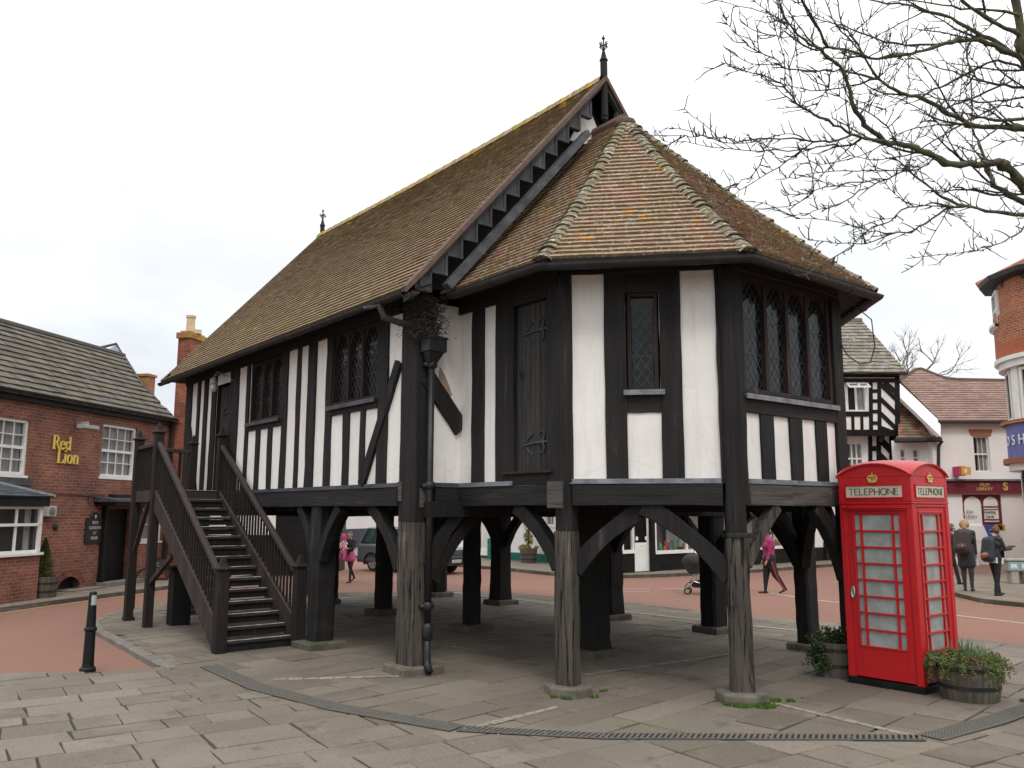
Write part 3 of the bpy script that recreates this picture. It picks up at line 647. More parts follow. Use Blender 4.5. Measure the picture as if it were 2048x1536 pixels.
for v_ in roof.v: v_.z += sag(v_.x) * max(0, (v_.z - 4.6) / 3.9)
mroof = roof.build('roof', [M['tile'], M['ridge']], hall, recalc=False)
rb = MB(); tiles(rb, Lr(XF, 1), Lr(XG, 1), 26, tw=.33, th=.03); rb.build('rear_roof_slope', M['tile'], mroof, recalc=False)
mb = MB()      # roof underlay closes the tiles off
for side in (0, 1):
    for i in range(3):
        pts = []
        for (y, z) in (prof[i], prof[i + 1]):
            y = y if side == 0 else W - y; pts.append((y, z - .03))
        mb.poly([(XF + .02, pts[0][0], pts[0][1]), (XG - .02, pts[0][0], pts[0][1]), (XG - .02, pts[1][0], pts[1][1]), (XF + .02, pts[1][0], pts[1][1])])
mb.build('roof_boarding', M['timber_dk'], mroof, recalc=False)
mb = MB(); n = 32
for i in range(n):
    x0 = XF + (XG - XF) * i / n; x1 = XF + (XG - XF) * (i + 1) / n - .008; rs = []; cc = R.random()
    for x in (x0, x1):
        rs.append([(x, W / 2 + .13 * sin(t), ZR - .10 + .15 * cos(t) + sag(x) + (.008 if x == x1 else 0)) for t in [(-1 + 2 * j / 8) * pi / 2 * .98 for j in range(9)]])
    mb.sheet(rs, 0, cc)
mb.build('ridge_tiles', M['ridge'], mroof, smooth=True)
# verges
for X, s in ((XG, 1), (XF, -1)):
    for side in (0, 1):
        mb = MB(); mb2 = []
        for i in range(13):
            y, z = pz(i / 12, side); mb2.append((y, z))
        rs = [[(X + s * .03, y, z + .035), (X - s * .10, y, z + .035), (X - s * .10, y, z - .03), (X + s * .03, y, z - .05)] for y, z in mb2]
        mb.rings(rs); mb.build('verge', M['verge'], mroof)
# stepped bargeboards on the near gable
slope = (ZR - 5.20) / (W / 2 - .12)
def rake(y): return 5.20 + (y - .12) * slope if y > .12 else 4.86 + (y + .2) * (5.20 - 4.86) / .32
for side in (0, 1):
    Y = (lambda y: y) if side == 0 else (lambda y: W - y)
    mb = MB(); n = 13; dy = .2345; y0 = -.265
    for i in range(n):
        a = y0 + dy * i; b_ = a + dy; zt0, zt1 = rake(a) - .05, rake(b_) - .05; zb = rake(b_) - .41
        mb.prism([(XG - .04, Y(a), zt0), (XG - .04, Y(b_), zt1), (XG - .04, Y(b_), zb), (XG - .04, Y(a), zb)], (-.045, 0, 0))
        mb.prism([(XG - .025, Y(a), zb + .035), (XG - .025, Y(b_ + .01), zb + .035), (XG - .025, Y(b_ + .01), zb - .01), (XG - .025, Y(a), zb - .01)], (-.08, 0, 0))
        mb.prism([(XG - .028, Y(b_ - .025), zb + .036), (XG - .028, Y(b_ + .01), zb + .036), (XG - .028, Y(b_ + .01), zb + dy * slope), (XG - .028, Y(b_ - .025), zb + dy * slope)], (-.07, 0, 0))
    mb.build('bargeboard', M['barge'], mroof)
    mb = MB(); rs = []
    for i in range(12):
        y = -.2 + (W / 2 + .2) * i / 11; rs.append([(XG - .015, Y(y), rake(y) - .05), (XG - .09, Y(y), rake(y) - .05), (XG - .09, Y(y), rake(y) - .11), (XG - .015, Y(y), rake(y) - .11)])
    mb.rings(rs); mb.build('barge_moulding', M['barge'], mroof)
mb = MB(); mb.rings([[(XG - .02, .02 - .14 + .09 * cos(t), 4.72 + .09 * sin(t)) for t in [j * pi / 5 for j in range(10)]], [(XG - .09, .02 - .14 + .09 * cos(t), 4.72 + .09 * sin(t)) for t in [j * pi / 5 for j in range(10)]]]); mb.build('barge_scroll', M['barge'], mroof)
# gable triangle
mb = MB(); mb.poly([(.0, -.05, 4.6), (.0, W + .05, 4.6), (.0, W / 2, ZR - .2)]); mb.build('gable_wall', M['dark'], hall, recalc=False); mb = MB(); mb.poly([(XE, -.05, 4.6), (XE, W + .05, 4.6), (XE, W / 2, ZR - .2)]); mb.build('gable_wall', M['dark'], hall, recalc=False)
mb = MB(); mb.prism([(.14, 2.52, 7.42), (.14, 3.28, 7.50), (.14, 2.98, 7.98), (.14, 2.86, 8.02)], (.03, 0, 0)); mb.build('gable_panel', M['plaster'], hall)
# finials
for X, zt, pend in ((XG - .03, 8.52, True), (XF + .05, 8.42, False)):
    mb = MB(); c = Vector((X, W / 2, 0)); fl_ = MB()
    r_ = .055
    mb.lathe(c + UP * (7.80 if pend else 8.2), [(.03, 0), (.055, .03), (.05, .07), (.065, .09), (.055, .11), (.055, .98 if pend else .5), (.07, 1.0 if pend else .52), (.045, 1.05 if pend else .57), (.02, 1.16 if pend else .68)], 8); f_ = mb.build('finial', M['timber'], mroof)
    zt = (7.8 + 1.13) if pend else 8.85; c = c + UP * zt; mb = MB()
    mb.tube([c, c + UP * .20], .012, 6); mb.lathe(c + UP * .20, [(.004, 0), (.030, .035), (.012, .07), (.003, .10)], 8)
    mb.lathe(c + UP * .03, [(.012, 0), (.028, .015), (.012, .03)], 8)
    for dv in (Vector((0, 1, 0)), Vector((0, -1, 0)), Vector((1, 0, 0)), Vector((-1, 0, 0))):
        mb.tube([c + UP * .07 + dv * .0, c + UP * .075 + dv * .04, c + UP * .11 + dv * .075, c + UP * .15 + dv * .075, c + UP * .16 + dv * .045, c + UP * .135 + dv * .035], .008, 5)
        mb.tube([c + UP * .12 + dv * .0, c + UP * .12 + dv * .085], [.006, .012], 5)
    mb.build('iron_cross', M['iron'], f_)

# --- octagonal end roof
eo = .44; t8 = math.tan(pi / 8); ZO = 4.68
yA = rI - eo
E0 = Vector((.16, yA, ZO)); E1 = Vector((aV + eo * t8, yA, ZO)); E2 = Vector((V2.x + eo, V2.y - eo * t8, ZO)); E3 = Vector((V3.x + eo, V3.y + eo * t8, ZO)); E4 = Vector((aV + eo * t8, W - yA, ZO)); E5 = Vector((.16, W - yA, ZO))
AP = Vector((.80, W / 2, 7.66)); RG = Vector((.16, W / 2, 7.66))
def LN(a, b_, s=.085):
    def f(t): q = a.lerp(b_, t); q.z -= s * 4 * t * (1 - t) * (1 - .5 * t); return q
    return f
oroof = None
for A_, B_, A2, B2, n in ((E1, E2, AP, AP, 37), (E0, E1, RG, AP, 37), (E2, E3, AP, AP, 37), (E3, E4, AP, AP, 37), (E4, E5, AP, RG, 22)):
    mb = MB(); tiles(mb, LN(A_, A2), LN(B_, B2), n, tw=.165, th=.034, jit=.004, colf=lambda t, s: min(1, max(0, R.gauss(.5, .2))))
    if oroof is None: oroof = mb.build('end_roof', M['tile_oct'], hall, recalc=False)
    else: mb.build('roof_slope', M['tile_oct'], oroof, recalc=False)
mb = MB(); lo_ = UP * -.03
for A_, B_, A2, B2 in ((E1, E2, AP, AP), (E0, E1, RG, AP), (E2, E3, AP, AP), (E3, E4, AP, AP), (E4, E5, AP, RG)):
    f, g_ = LN(A_, A2), LN(B_, B2)
    for i in range(6): mb.poly([f(i / 6) + lo_, g_(i / 6) + lo_, g_((i + 1) / 6) + lo_, f((i + 1) / 6) + lo_])
mb.build('roof_boarding', M['timber_dk'], oroof, recalc=False)
def hip(E, n=34):
    mb = MB(); f = LN(E, AP); 
    for i in range(n):
        t0, t1 = (i - .25) / n, min(1, (i + 1.1) / n); a = f(t0); b_ = f(t1); ax = (b_ - a).normalized(); side = ax.cross(UP).normalized(); up_ = side.cross(ax).normalized(); cc = min(1, max(0, R.gauss(.5, .25)))
        ro, ri = .100 * R.uniform(.86, 1.1), .080
        l0 = UP * R.uniform(.012, .03)
        out = [a + l0 + side * ro * sin(q) * 1.25 + up_ * (ro * cos(q) - .055) for q in [(-1 + 2 * j / 8) * pi * .42 for j in range(9)]]
        inn = [b_ + side * ri * sin(q) * 1.2 + up_ * (ri * cos(q) - .045) for q in [(-1 + 2 * j / 8) * pi * .42 for j in range(9)]]
        o2 = [p - up_ * .018 for p in out]
        fs = [(j, j + 1, 9 + j + 1, 9 + j) for j in range(8)] + [(18 + j, 18 + j + 1, j + 1, j) for j in range(8)]
        mb.faces(out + inn + o2, fs, 0, cc)
    return mb.build('hip_tiles', M['tile_hip'], oroof, smooth=False)
for E in (E1, E2, E3, E4): hip(E)
mb = MB(); mb.lathe(AP + Vector((0, 0, -.05)), [(.16, -.03), (.15, .03), (.09, .07), (.02, .09)], 10); mb.tube([RG + UP * .0, AP + UP * .01], .10, 8); mb.build('ridge_cap', M['verge'], oroof)
# lead gutter raking up beside the gable
mb = MB(); A_ = Vector((.47, .12, 4.70)); B_ = Vector((.44, 2.60, 7.46)); d_ = (B_ - A_).normalized(); s_ = Vector((1, 0, 0)); n_ = s_.cross(d_)
mb.rings([[A_ + s_ * .07 + n_ * .035, A_ + s_ * .07 - n_ * .06, A_ - s_ * .06 - n_ * .06, A_ - s_ * .06 + n_ * .035], [B_ + s_ * .07 + n_ * .035, B_ + s_ * .07 - n_ * .06, B_ - s_ * .06 - n_ * .06, B_ - s_ * .06 + n_ * .035]])
for q in (.33, .66): C_ = A_.lerp(B_, q); mb.ob(C_ + s_ * .075 + n_ * .04 - d_ * .01, -s_ * .14, -n_ * .02, d_ * .02)
mb.build('lead_rake_gutter', M['lead_dk'], oroof)

# --- gutters and pipes
def gutter(pts, r=.062, name='gutter', dz=-.035, par=hall):
    pts = [Vector(p) for p in pts]; N_ = len(pts); rs = []
    for i, p in enumerate(pts):
        t1 = (pts[min(i + 1, N_ - 1)] - p); t2 = (p - pts[max(0, i - 1)]); t = (t1.normalized() if t1.length > 0 else t2.normalized()) + (t2.normalized() if t2.length > 0 else t1.normalized())
        t.normalize(); s = t.cross(UP).normalized(); k = 1 / max(.6, abs((t1.normalized() if t1.length else t).dot(t)))
        arc = [(cos(q), sin(q)) for q in [pi + pi * j / 8 for j in range(9)]]
        rs.append([p + s * (r * c * k) + UP * (r * s2 + dz) for c, s2 in arc] + [p + s * (r * .85 * c * k) + UP * (r * .85 * s2 + dz) for c, s2 in arc[::-1]])
    mb = MB(); mb.rings(rs); g = mb.build(name, M['gutter'], par)
    for i in range(N_ - 1):
        L_ = (pts[i + 1] - pts[i]).length; n_ = max(1, int(L_ / .95)); d_ = (pts[i + 1] - pts[i]).normalized(); s = d_.cross(UP).normalized()
        for j in range(n_):
            c_ = pts[i] + d_ * (L_ * (j + .5) / n_); mb = MB(); mb.rings([[c_ + d_ * w + s * (r * 1.1 * cos(q)) + UP * (r * 1.12 * sin(q) + dz) for q in [pi + pi * jj / 8 for jj in range(9)]] for w in (-.014, .014)]); mb.build('gutter_bracket', M['gutter'], g)
    return g
gutter([(XF + .02, -.44, 4.585), (XG + .0, -.44, 4.585)], .058)
out = lambda P_, q: P_ + (Vector((P_.x, P_.y, 0)) - Vector((.8, W / 2, 0))).normalized() * q + UP * -.035
gutter([E0 + Vector((.30, -.05, -.03)), out(E1, .03), out(E2, .03), out(E3, .03), out(E4, .03), E5 + Vector((.3, .06, -.03))], .068)
gutter([(XF, W + .49, 4.58), (XG, W + .49, 4.58)], .06)
mb = MB()   # dark soffits
for P_, Q_, a_, b_ in ((E0, E1, Iv, V1), (E1, E2, V1, V2), (E2, E3, V2, V3), (E3, E4, V3, V4), (E4, E5, V4, I2)):
    mb.poly([out(P_, .0) - UP * .0, out(Q_, .0) - UP * .0, b_ + UP * 4.70, a_ + UP * 4.70]); mb.poly([out(P_, .0) + UP * .05, out(Q_, .0) + UP * .05, out(Q_, .0) - UP * .06, out(P_, .0) - UP * .06])
mb.poly([(XF, -.44, 4.56), (XG, -.44, 4.56), (XG, 0, 4.74), (XF, 0, 4.74)]); mb.poly([(XF, W + .44, 4.56), (XG, W + .44, 4.56), (XG, W, 4.74), (XF, W, 4.74)])
mb.poly([(XF, -.4, 4.6), (XF, W + .4, 4.6), (XE, W + .4, 4.7), (XE, -.4, 4.7)])
mb.build('soffit', M['timber_dk'], hall, recalc=False)
# rainwater head and downpipe at the corner post
px, py = .10, .17
hd = MB(); hd.box(.035, .24, .04, .31, 3.92, 4.10); hd.box(.025, .25, .03, .32, 4.08, 4.11); hd.rings([[(.05, .06, 3.92), (.22, .06, 3.92), (.22, .29, 3.92), (.05, .29, 3.92)], [(.06, .10, 3.78), (.15, .10, 3.78), (.15, .22, 3.78), (.06, .22, 3.78)]])
h_ = hd.build('rainwater_head', M['iron'], hall, bevel=.006)
mb = MB(); mb.tube([(px, py, 3.82), (px, py, .52)], .043, 12); 
for z in (3.72, 2.2, .75): mb.lathe((px, py, z), [(.048, 0), (.062, .01), (.062, .09), (.048, .10)], 12); mb.box(.03, px, py - .09, py + .09, z + .02, z + .07)
mb.lathe((px, py, .40), [(.05, 0), (.066, .02), (.066, .16), (.05, .2)], 12); mb.tube([(px, py, .52), (px, py, .22), (px + .02, py - .01, .12), (px + .09, py - .02, .04)], .046, 12)
mb.build('downpipe', M['iron'], hall, smooth=True)
mb = MB(); mb.tube([(-.16, -.45, 4.50), (-.10, -.42, 4.33), (-.02, -.22, 4.27), (.06, -.02, 4.26), (.10, .10, 4.2), (.13, .16, 4.10)], [.04, .043, .04, .05, .07, .085], 10); o = mb.build('bent_outlet_pipe', M['hay'], hall, smooth=True)
mb = MB()   # torn wire netting around the outlet and nest material
for i in range(9):
    a = 2 * pi * i / 9; mb.tube([(-.16 + .07 * cos(a), -.46 + .06 * sin(a), 4.47), (-.27 + .05 * cos(a), -.52 + .06 * sin(a), 4.49 + .03 * sin(a)), (-.40, -.55, 4.50)], .0035, 4)
for q in (.06, .12, .2): mb.tube([(-.16 - q + .06 * cos(a) * (1 - q * 2.4), -.47 - q * .3 + .055 * sin(a) * (1 - q * 2), 4.48 + .05 * sin(a) * (1 - q * 3)) for a in [j * pi / 5 for j in range(11)]], .003, 4)
mb.build('wire_netting', M['leading'], o)
mb = MB()
for i in range(1500):
    q = Vector((R.gauss(.09, .07), R.gauss(.08, .11), R.uniform(4.10, 4.62))); d_ = Vector((R.gauss(0, 1), R.gauss(0, 1), R.gauss(0, .7))).normalized() * R.uniform(.05, .13); mb.tube([q, q + d_ * .5 + UP * .01, q + d_], .004, 3)
mb.build('old_nest', M['hay'], o)['kind'] = 'stuff'
# plaster scar by the brace and a dangling cable
mb = MB(); s_ = [(.36, 3.78), (.45, 3.66), (.52, 3.52), (.56, 3.42), (.50, 3.40), (.42, 3.52), (.34, 3.60)]; mb.prism([FG.P(a, z, .001) for a, z in s_], FG.n * .004); mb.build('bare_plaster_patch', flat('bare_lath_plaster', (.36, .26, .19), .95), hall)
mb = MB(); c0 = V3 + Vector((.30, .30, 0)); 
mb.tube([V2 + Vector((.2, -.1, 4.55)), V3 + Vector((.2, -.6, 4.58)), V3 + Vector((.22, .1, 4.5)), V3 + Vector((.30, .32, 4.35)), V3 + Vector((.30, .36, 4.0)), V3 + Vector((.26, .30, 3.80)), V3 + Vector((.18, .18, 3.78)), V3 + Vector((.10, .06, 3.88)), V3 + Vector((.06, -.02, 4.02))], .008, 5); mb.build('hanging_cable', M['rubber'], hall, smooth=True)
# ================================================================== GROUND
mb = MB(); mb.poly([(-900, -900, -.30), (900, -900, -.30), (900, 900, -.30), (-900, 900, -.30)]); st(mb.build('ground', M['grass'], recalc=False))
ZRD = -.08
mb = MB(); mb.poly([(-70, -40, ZRD), (60, -40, ZRD), (60, 60, ZRD), (-70, 60, ZRD)]); st(mb.build('road', M['road'], recalc=False))
pv = [(-4.6, -9), (-3.6, -5.2), (-3.15, -3.81), (-2.68, -2.99), (-2.45, -2.55), (-2.26, -2.15), (-2.8, -2.11), (-3.37, -2.08), (-4.55, -2.03), (-6.65, -1.95), (-7.6, -1.80), (-8.4, -1.45), (-9.2, -.85), (-10.18, .23), (-10.3, 2.0), (-9.9, 4.2), (-8.9, 6.5), (-7.54, 7.26), (-4.66, 8.05), (-2.08, 8.05), (-1.08, 8.2), (.76, 8.5), (3.64, 8.32), (8, 7.9), (16, 7.4), (20, 7), (20, -16), (-5, -16)]
mb = MB(); mb.prism([(x, y, -.28) for x, y in pv], (0, 0, .268)); st(mb.build('paving_bed', M['joint']))
# York stone slabs, laid one by one
def clip(poly, A, B, keep_left=True):
    out_ = []; n = len(poly)
    def sd(p): return ((B[0] - A[0]) * (p[1] - A[1]) - (B[1] - A[1]) * (p[0] - A[0])) * (1 if keep_left else -1)
    for i in range(n):
        p, q = poly[i], poly[(i + 1) % n]; a, b_ = sd(p), sd(q)
        if a >= 0: out_.append(p)
        if (a >= 0) != (b_ >= 0): t = a / (a - b_); out_.append((p[0] + (q[0] - p[0]) * t, p[1] + (q[1] - p[1]) * t))
    return out_
def clipconvex(subject, window):
    o = subject
    for i in range(len(window)):
        if len(o) < 3: return []
        o = clip(o, window[i], window[(i + 1) % len(window)])
    return o if len(o) >= 3 else []
def area(p): return sum(p[i][0] * p[(i + 1) % len(p)][1] - p[(i + 1) % len(p)][0] * p[i][1] for i in range(len(p))) / 2
if area(pv) < 0: pv = pv[::-1]
GL = [(-2.05, -1.68), (-.41, -1.72), (1.0, -1.52), (2.46, -1.03), (3.42, -.20), (5.22, 1.95), (5.33, 3.8), (5.45, 9)]
zoneA = None
def inside(p, poly):
    c = False; j = len(poly) - 1
    for i in range(len(poly)):
        if (poly[i][1] > p[1]) != (poly[j][1] > p[1]) and p[0] < (poly[j][0] - poly[i][0]) * (p[1] - poly[i][1]) / (poly[j][1] - poly[i][1]) + poly[i][0]: c = not c
        j = i
    return c
zin = GL + [(5.45, 12), (-12, 12), (-12, -3), (-2.6, -2.2)]
zout = GL + [(5.45, 12), (25, 12), (25, -20), (-8, -20), (-8, -3), (-2.6, -2.2)]
def slabs(zone, ang, x0, x1, y0, y1, wr, lr, mb, flip=False):
    ca, sa = cos(radians(ang)), sin(radians(ang)); tow = lambda u, w: (u * ca - w * sa, u * sa + w * ca)
    w = y0
    while w < y1:
        wd = R.uniform(*wr); u = x0 + R.uniform(-.6, 0)
        while u < x1:
            ln = R.uniform(*lr); g_ = R.choice([.003, .005, .006, .008, .012]); j = lambda: R.uniform(-.012, .012)
            jw = R.uniform(-.02, .02)
            q = [tow(u + g_ + j(), w + g_ + j() + jw), tow(u + ln - g_ + j(), w + g_ + j() + jw), tow(u + ln - g_ + j(), w + wd - g_ + j()), tow(u + g_ + j(), w + wd - g_ + j())]
            u += ln
            cx, cy = sum(p[0] for p in q) / 4, sum(p[1] for p in q) / 4
            if not (-13 < cx < 17 and -12 < cy < 10): continue
            if not any(inside(p, zone) for p in q + [(cx, cy)]) or not any(inside(p, pv) for p in q + [(cx, cy)]): continue
            full = all(inside(p, pv) for p in q) and all(inside(p, zone) for p in q)
            if not full:
                q2 = clipconvex(pv, q) if not all(inside(p, pv) for p in q) else q
                if len(q2) < 3: continue
                if not all(inside(p, zone) for p in q2):
                    zz = zone if area(zone) > 0 else zone[::-1]
                    if abs(area(q2)) < 1e-4: continue
                    q2 = clipconvex(zz, q) if all(inside(p, pv) for p in q) else q2
                q = q2
                if len(q) < 3 or not all(inside(((q[i][0] + q[(i + 1) % len(q)][0]) / 2 * .98 + sum(p[0] for p in q) / len(q) * .02, (q[i][1] + q[(i + 1) % len(q)][1]) / 2 * .98 + sum(p[1] for p in q) / len(q) * .02), pv) for i in range(len(q))):
                    q0 = [tow(u - ln + g_, w + g_), tow(u - g_, w + g_), tow(u - g_, w + wd - g_), tow(u - ln + g_, w + wd - g_)]
                    for a_ in range(4):
                        for b_ in range(3):
                            bl = lambda s_, t_: tuple((q0[0][c] * (1 - s_) + q0[1][c] * s_) * (1 - t_) + (q0[3][c] * (1 - s_) + q0[2][c] * s_) * t_ for c in range(2))
                            qq = [bl(a_ / 4 + .01, b_ / 3 + .01), bl((a_ + 1) / 4 - .01, b_ / 3 + .01), bl((a_ + 1) / 4 - .01, (b_ + 1) / 3 - .01), bl(a_ / 4 + .01, (b_ + 1) / 3 - .01)]
                            if all(inside(p, pv) for p in qq): zz_ = R.uniform(-.004, .001); mb.faces([(p[0], p[1], zz_) for p in qq] + [(p[0], p[1], -.02) for p in qq], [(0, 1, 2, 3), (4, 5, 1, 0), (5, 6, 2, 1), (6, 7, 3, 2), (7, 4, 0, 3)], 0, min(1, max(0, R.gauss(.5, .2))))
                    continue
                if len(q) < 3 or abs(area(q)) < .004: continue
            n = len(q); z = R.uniform(-.004, .003); tx, ty = R.uniform(-.006, .006), R.uniform(-.006, .006)
            # chamfered irregular slab: split the edges and wobble them
            ring = []
            for i in range(n):
                p, r_ = q[i], q[(i + 1) % n]; ring.append(p)
                L_ = math.hypot(p[0] - r_[0], p[1] - r_[1])
                if L_ > .18 and full:
                    m_ = int(L_ / .14)
                    for k in range(1, m_):
                        t = k / m_; ring.append((p[0] + (r_[0] - p[0]) * t + R.uniform(-.006, .006), p[1] + (r_[1] - p[1]) * t + R.uniform(-.006, .006)))
            n = len(ring); zf = lambda p: z + (p[0] - cx) * tx + (p[1] - cy) * ty
            top = [(cx + (p[0] - cx) * .985, cy + (p[1] - cy) * .985, zf(p)) for p in ring]; low = [(p[0], p[1], zf(p) - .006) for p in ring]; bot = [(p[0], p[1], -.02) for p in ring]
            mb.faces(top + low + bot, [tuple(range(n))] + [(n + i, n + (i + 1) % n, (i + 1) % n, i) for i in range(n)] + [(2 * n + i, 2 * n + (i + 1) % n, n + (i + 1) % n, n + i) for i in range(n)], 0, min(1, max(0, R.gauss(.5, .27))))
        w += wd
mb = MB(); slabs(zout, 84, -16, 16, -22, 12, (.30, .54), (.36, .85), mb); st(mb.build('pavement', M['slab'], recalc=False))
mb = MB(); slabs(zin, 97, -16, 16, -12, 12, (.34, .62), (.40, .95), mb); st(mb.build('pavement', M['slab'], recalc=False))
# kerb stones round the edge by the road
def kerb(pts, name='kerb', w=.13, z0=-.2, z1=.004, ln=.9, mat='kerb', side=1):
    mb = MB()
    for i in range(len(pts) - 1):
        a, b_ = Vector((*pts[i], 0)), Vector((*pts[i + 1], 0)); L_ = (b_ - a).length; n = max(1, round(L_ / ln)); d = (b_ - a) / n; s = Vector((-d.y, d.x, 0)).normalized() * w * side
        for k in range(n):
            p = a + d * k; dz = R.uniform(-.004, .004); g_ = d.normalized() * .004
            mb.rings([[p + g_ + UP * z0, p + g_ + s + UP * z0, p + g_ + s + UP * (z1 + dz), p + g_ + s * .12 + UP * (z1 + dz), p + g_ + UP * (z1 + dz - .018)], [p + d - g_ + UP * z0, p + d - g_ + s + UP * z0, p + d - g_ + s + UP * (z1 + dz), p + d - g_ + s * .12 + UP * (z1 + dz), p + d - g_ + UP * (z1 + dz - .018)]])
    return st(mb.build(name, M[mat]))
kp = [(-2.26, -2.13), (-2.8, -2.12), (-3.37, -2.10), (-4.55, -2.05), (-6.65, -1.97), (-7.6, -1.82), (-8.4, -1.47), (-9.2, -.87), (-10.2, .22), (-10.33, 2.0), (-9.93, 4.22)]
kerb(kp, side=-1)
# iron drain gratings
def grating(pts, w, bars, label, mesh=False):
    bs = MB(); fr = MB()
    for i in range(len(pts) - 1):
        a, b_ = Vector((*pts[i], 0)), Vector((*pts[i + 1], 0)); d = (b_ - a); L_ = d.length; d.normalize(); s = Vector((-d.y, d.x, 0)) * w / 2
        fr.poly([a - s + UP * .007, b_ - s + UP * .007, b_ + s + UP * .007, a + s + UP * .007])
        for sg in (-1, 1): bs.ob(a + s * sg - s * .09 * sg + UP * .0075, d * L_, s * sg * .09, UP * .010)
        n = int(L_ / bars); 
        for k in range(n):
            u = (k + .5) * L_ / n; wd = bars * (.42 if mesh else .5)
            sk = d * (0 if mesh else .03)
            bs.ob(a + d * (u - wd / 2) - s * .92 - sk + UP * .008, d * wd, s * 1.84 + sk * 2, UP * (.0085 + R.uniform(0, .0008)))
            if not mesh and k % 14 == 0: bs.ob(a + d * (u + wd * .6) - s * .95 + UP * .0078, d * wd * .5, s * 1.9, UP * .0088)
        if mesh:
            for q in range(-3, 4): bs.ob(a + s * (q / 3.8) - s * .05 + UP * .008, d * L_, s * .10, UP * .0078)
    o = bs.build('drain_grating', flat('cast_iron_grating', (.125, .115, .10), .8)); 
    root = thing('drain_grating', label, 'drain', (pts[0][0], pts[0][1], 0)); root_o = Vector(root['_o'])
    for v_ in o.data.vertices: v_.co -= root_o
    o.name = 'grate_bars'; o.parent = root; fr.build('drain_channel', M['dark'], root, recalc=False); return root
grating([(-2.05, -1.68), (-.41, -1.72), (1.0, -1.50), (2.44, -1.03)], .23, .05, 'fine meshed iron drain strip running from the stair foot to the middle of the paving', True)
grating([(2.46, -1.02), (3.42, -.22), (5.20, 1.92)], .17, .05, 'slotted iron drain channel crossing the middle of the foreground paving')
grating([(5.24, 1.98), (5.32, 3.0), (5.36, 6.5)], .23, .05, 'fine meshed iron drain strip running off to the right past the phone box', True)
# painted lines
def line(pts, w, mat, z=.006, name='road_marking'):
    mb = MB()
    for i in range(len(pts) - 1):
        a, b_ = Vector((*pts[i], z)), Vector((*pts[i + 1], z)); d = (b_ - a).normalized(); s = Vector((-d.y, d.x, 0)) * w / 2; mb.poly([a - s, b_ - s, b_ + s, a + s])
    return st(mb.build(name, M[mat], recalc=False))
line([(-4.47, 1.72), (-4.15, 4.4)], .055, 'paleline'); line([(-1.7, 1.5), (-1.44, 4.25)], .055, 'paleline'); line([(1.3, 1.65), (1.47, 4.3)], .07, 'paleline')
line([(-7.3, 1.6), (-6.8, 4.9)], .06, 'paleline'); line([(-8.8, 2.6), (-8.2, 6.4), (-3.2, 6.7), (1.2, 7.05)], .07, 'whiteline')
g2 = lambda u, v: (lambda p: (p.x, p.y))(gp(u, v, ZRD))
line([g2(620, 1158), g2(735, 1163)], .08, 'paleline', ZRD + .005)
for p, q in (((1180, 1180), (1232, 1179)), ((1250, 1178), (1300, 1178)), ((1322, 1178), (1368, 1177)), ((1215, 1184), (1225, 1184)), ((1248, 1183), (1300, 1183)), ((1700, 1173), (1780, 1174))): line([g2(*p), g2(*q)], .07, 'whiteline', ZRD + .005)
line([g2(1540, 1186), g2(1620, 1199), g2(1912, 1231), g2(2048, 1247), g2(2300, 1275)], .09, 'whiteline', ZRD + .005)
line([g2(880, 1186), g2(1000, 1190)], .07, 'whiteline', ZRD + .005)
mb = MB(); q = [(1640, 1266), (1690, 1261), (1760, 1283), (1720, 1290)]; mb.poly([gp(u, v, .006) for u, v in q]); st(mb.build('pale_slab', M['whiteline'], recalc=False))
# pale setts let into the slabs
mb = MB()
for A_, B_, n in (((3.38, 2.12), (5.16, 1.93), 12), ((-.75, -1.40), (.05, -.05), 9), ((2.5, -1.0), (2.35, .25), 8)):
    a, b_ = Vector((*A_, .002)), Vector((*B_, .002)); d = (b_ - a) / n; s = Vector((-d.y, d.x, 0)).normalized() * .045
    for k in range(n):
        p = a + d * k; j = R.uniform(.6, 1.2); mb.ob(p + d * .05 - s * j, d * .9, s * 2 * j, UP * .005, 0, min(1, max(0, R.gauss(.8, .2))))
st(mb.build('sett_strip', tinted('pale_sett', (.16, .145, .12), (.33, .30, .24), [((.13, .12, .08), 5, .5, .7)]), recalc=False))
# moss, weeds and litter
def blades(mb, c, r, n, h, w=.006, col=None):
    for i in range(n):
        a = R.uniform(0, 2 * pi); q = r * sqrt(R.random()); p = Vector(c) + Vector((q * cos(a), q * sin(a), 0)); t = R.uniform(0, 2 * pi); s = Vector((cos(t), sin(t), 0)) * w; b_ = Vector((R.gauss(0, .4), R.gauss(0, .4), 1)).normalized() * h * R.uniform(.4, 1.1)
        mb.poly([p - s, p + s, p + b_ * .6 + s * .7, p + b_, p + b_ * .6 - s * .8], 0, R.random())
mb = MB()
for x, y, r, n in ((3.62, 1.90, .12, 420), (3.48, 1.74, .10, 300), (3.55, 2.16, .09, 240), (3.36, 1.68, .06, 120), (3.66, 2.3, .05, 60), (2.12, .60, .07, 150), (1.98, .54, .05, 90), (2.26, .86, .05, 60), (2.1, 1.15, .05, 40), (5.2, 4.2, .08, 120)): blades(mb, (x, y, .0), r, n, .04)
o = mb.build('weeds', M['weed'], recalc=False); tag(o, 'small bright green weeds growing at the feet of the front posts', 'weeds', kind='stuff')
mb = MB()
for i in range(70):
    x, y = R.uniform(-3, 6), R.uniform(-4.5, 2.5); s = R.uniform(.004, .013); a = R.uniform(0, 6.28)
    mb.faces([(x + s * cos(a + k * 1.4) * R.uniform(.5, 1), y + s * sin(a + k * 1.4) * R.uniform(.5, 1), .006) for k in range(4)] + [(x, y, .006 + s * .5)], [(0, 1, 4), (1, 2, 4), (2, 3, 4), (3, 0, 4)], 0, R.random())
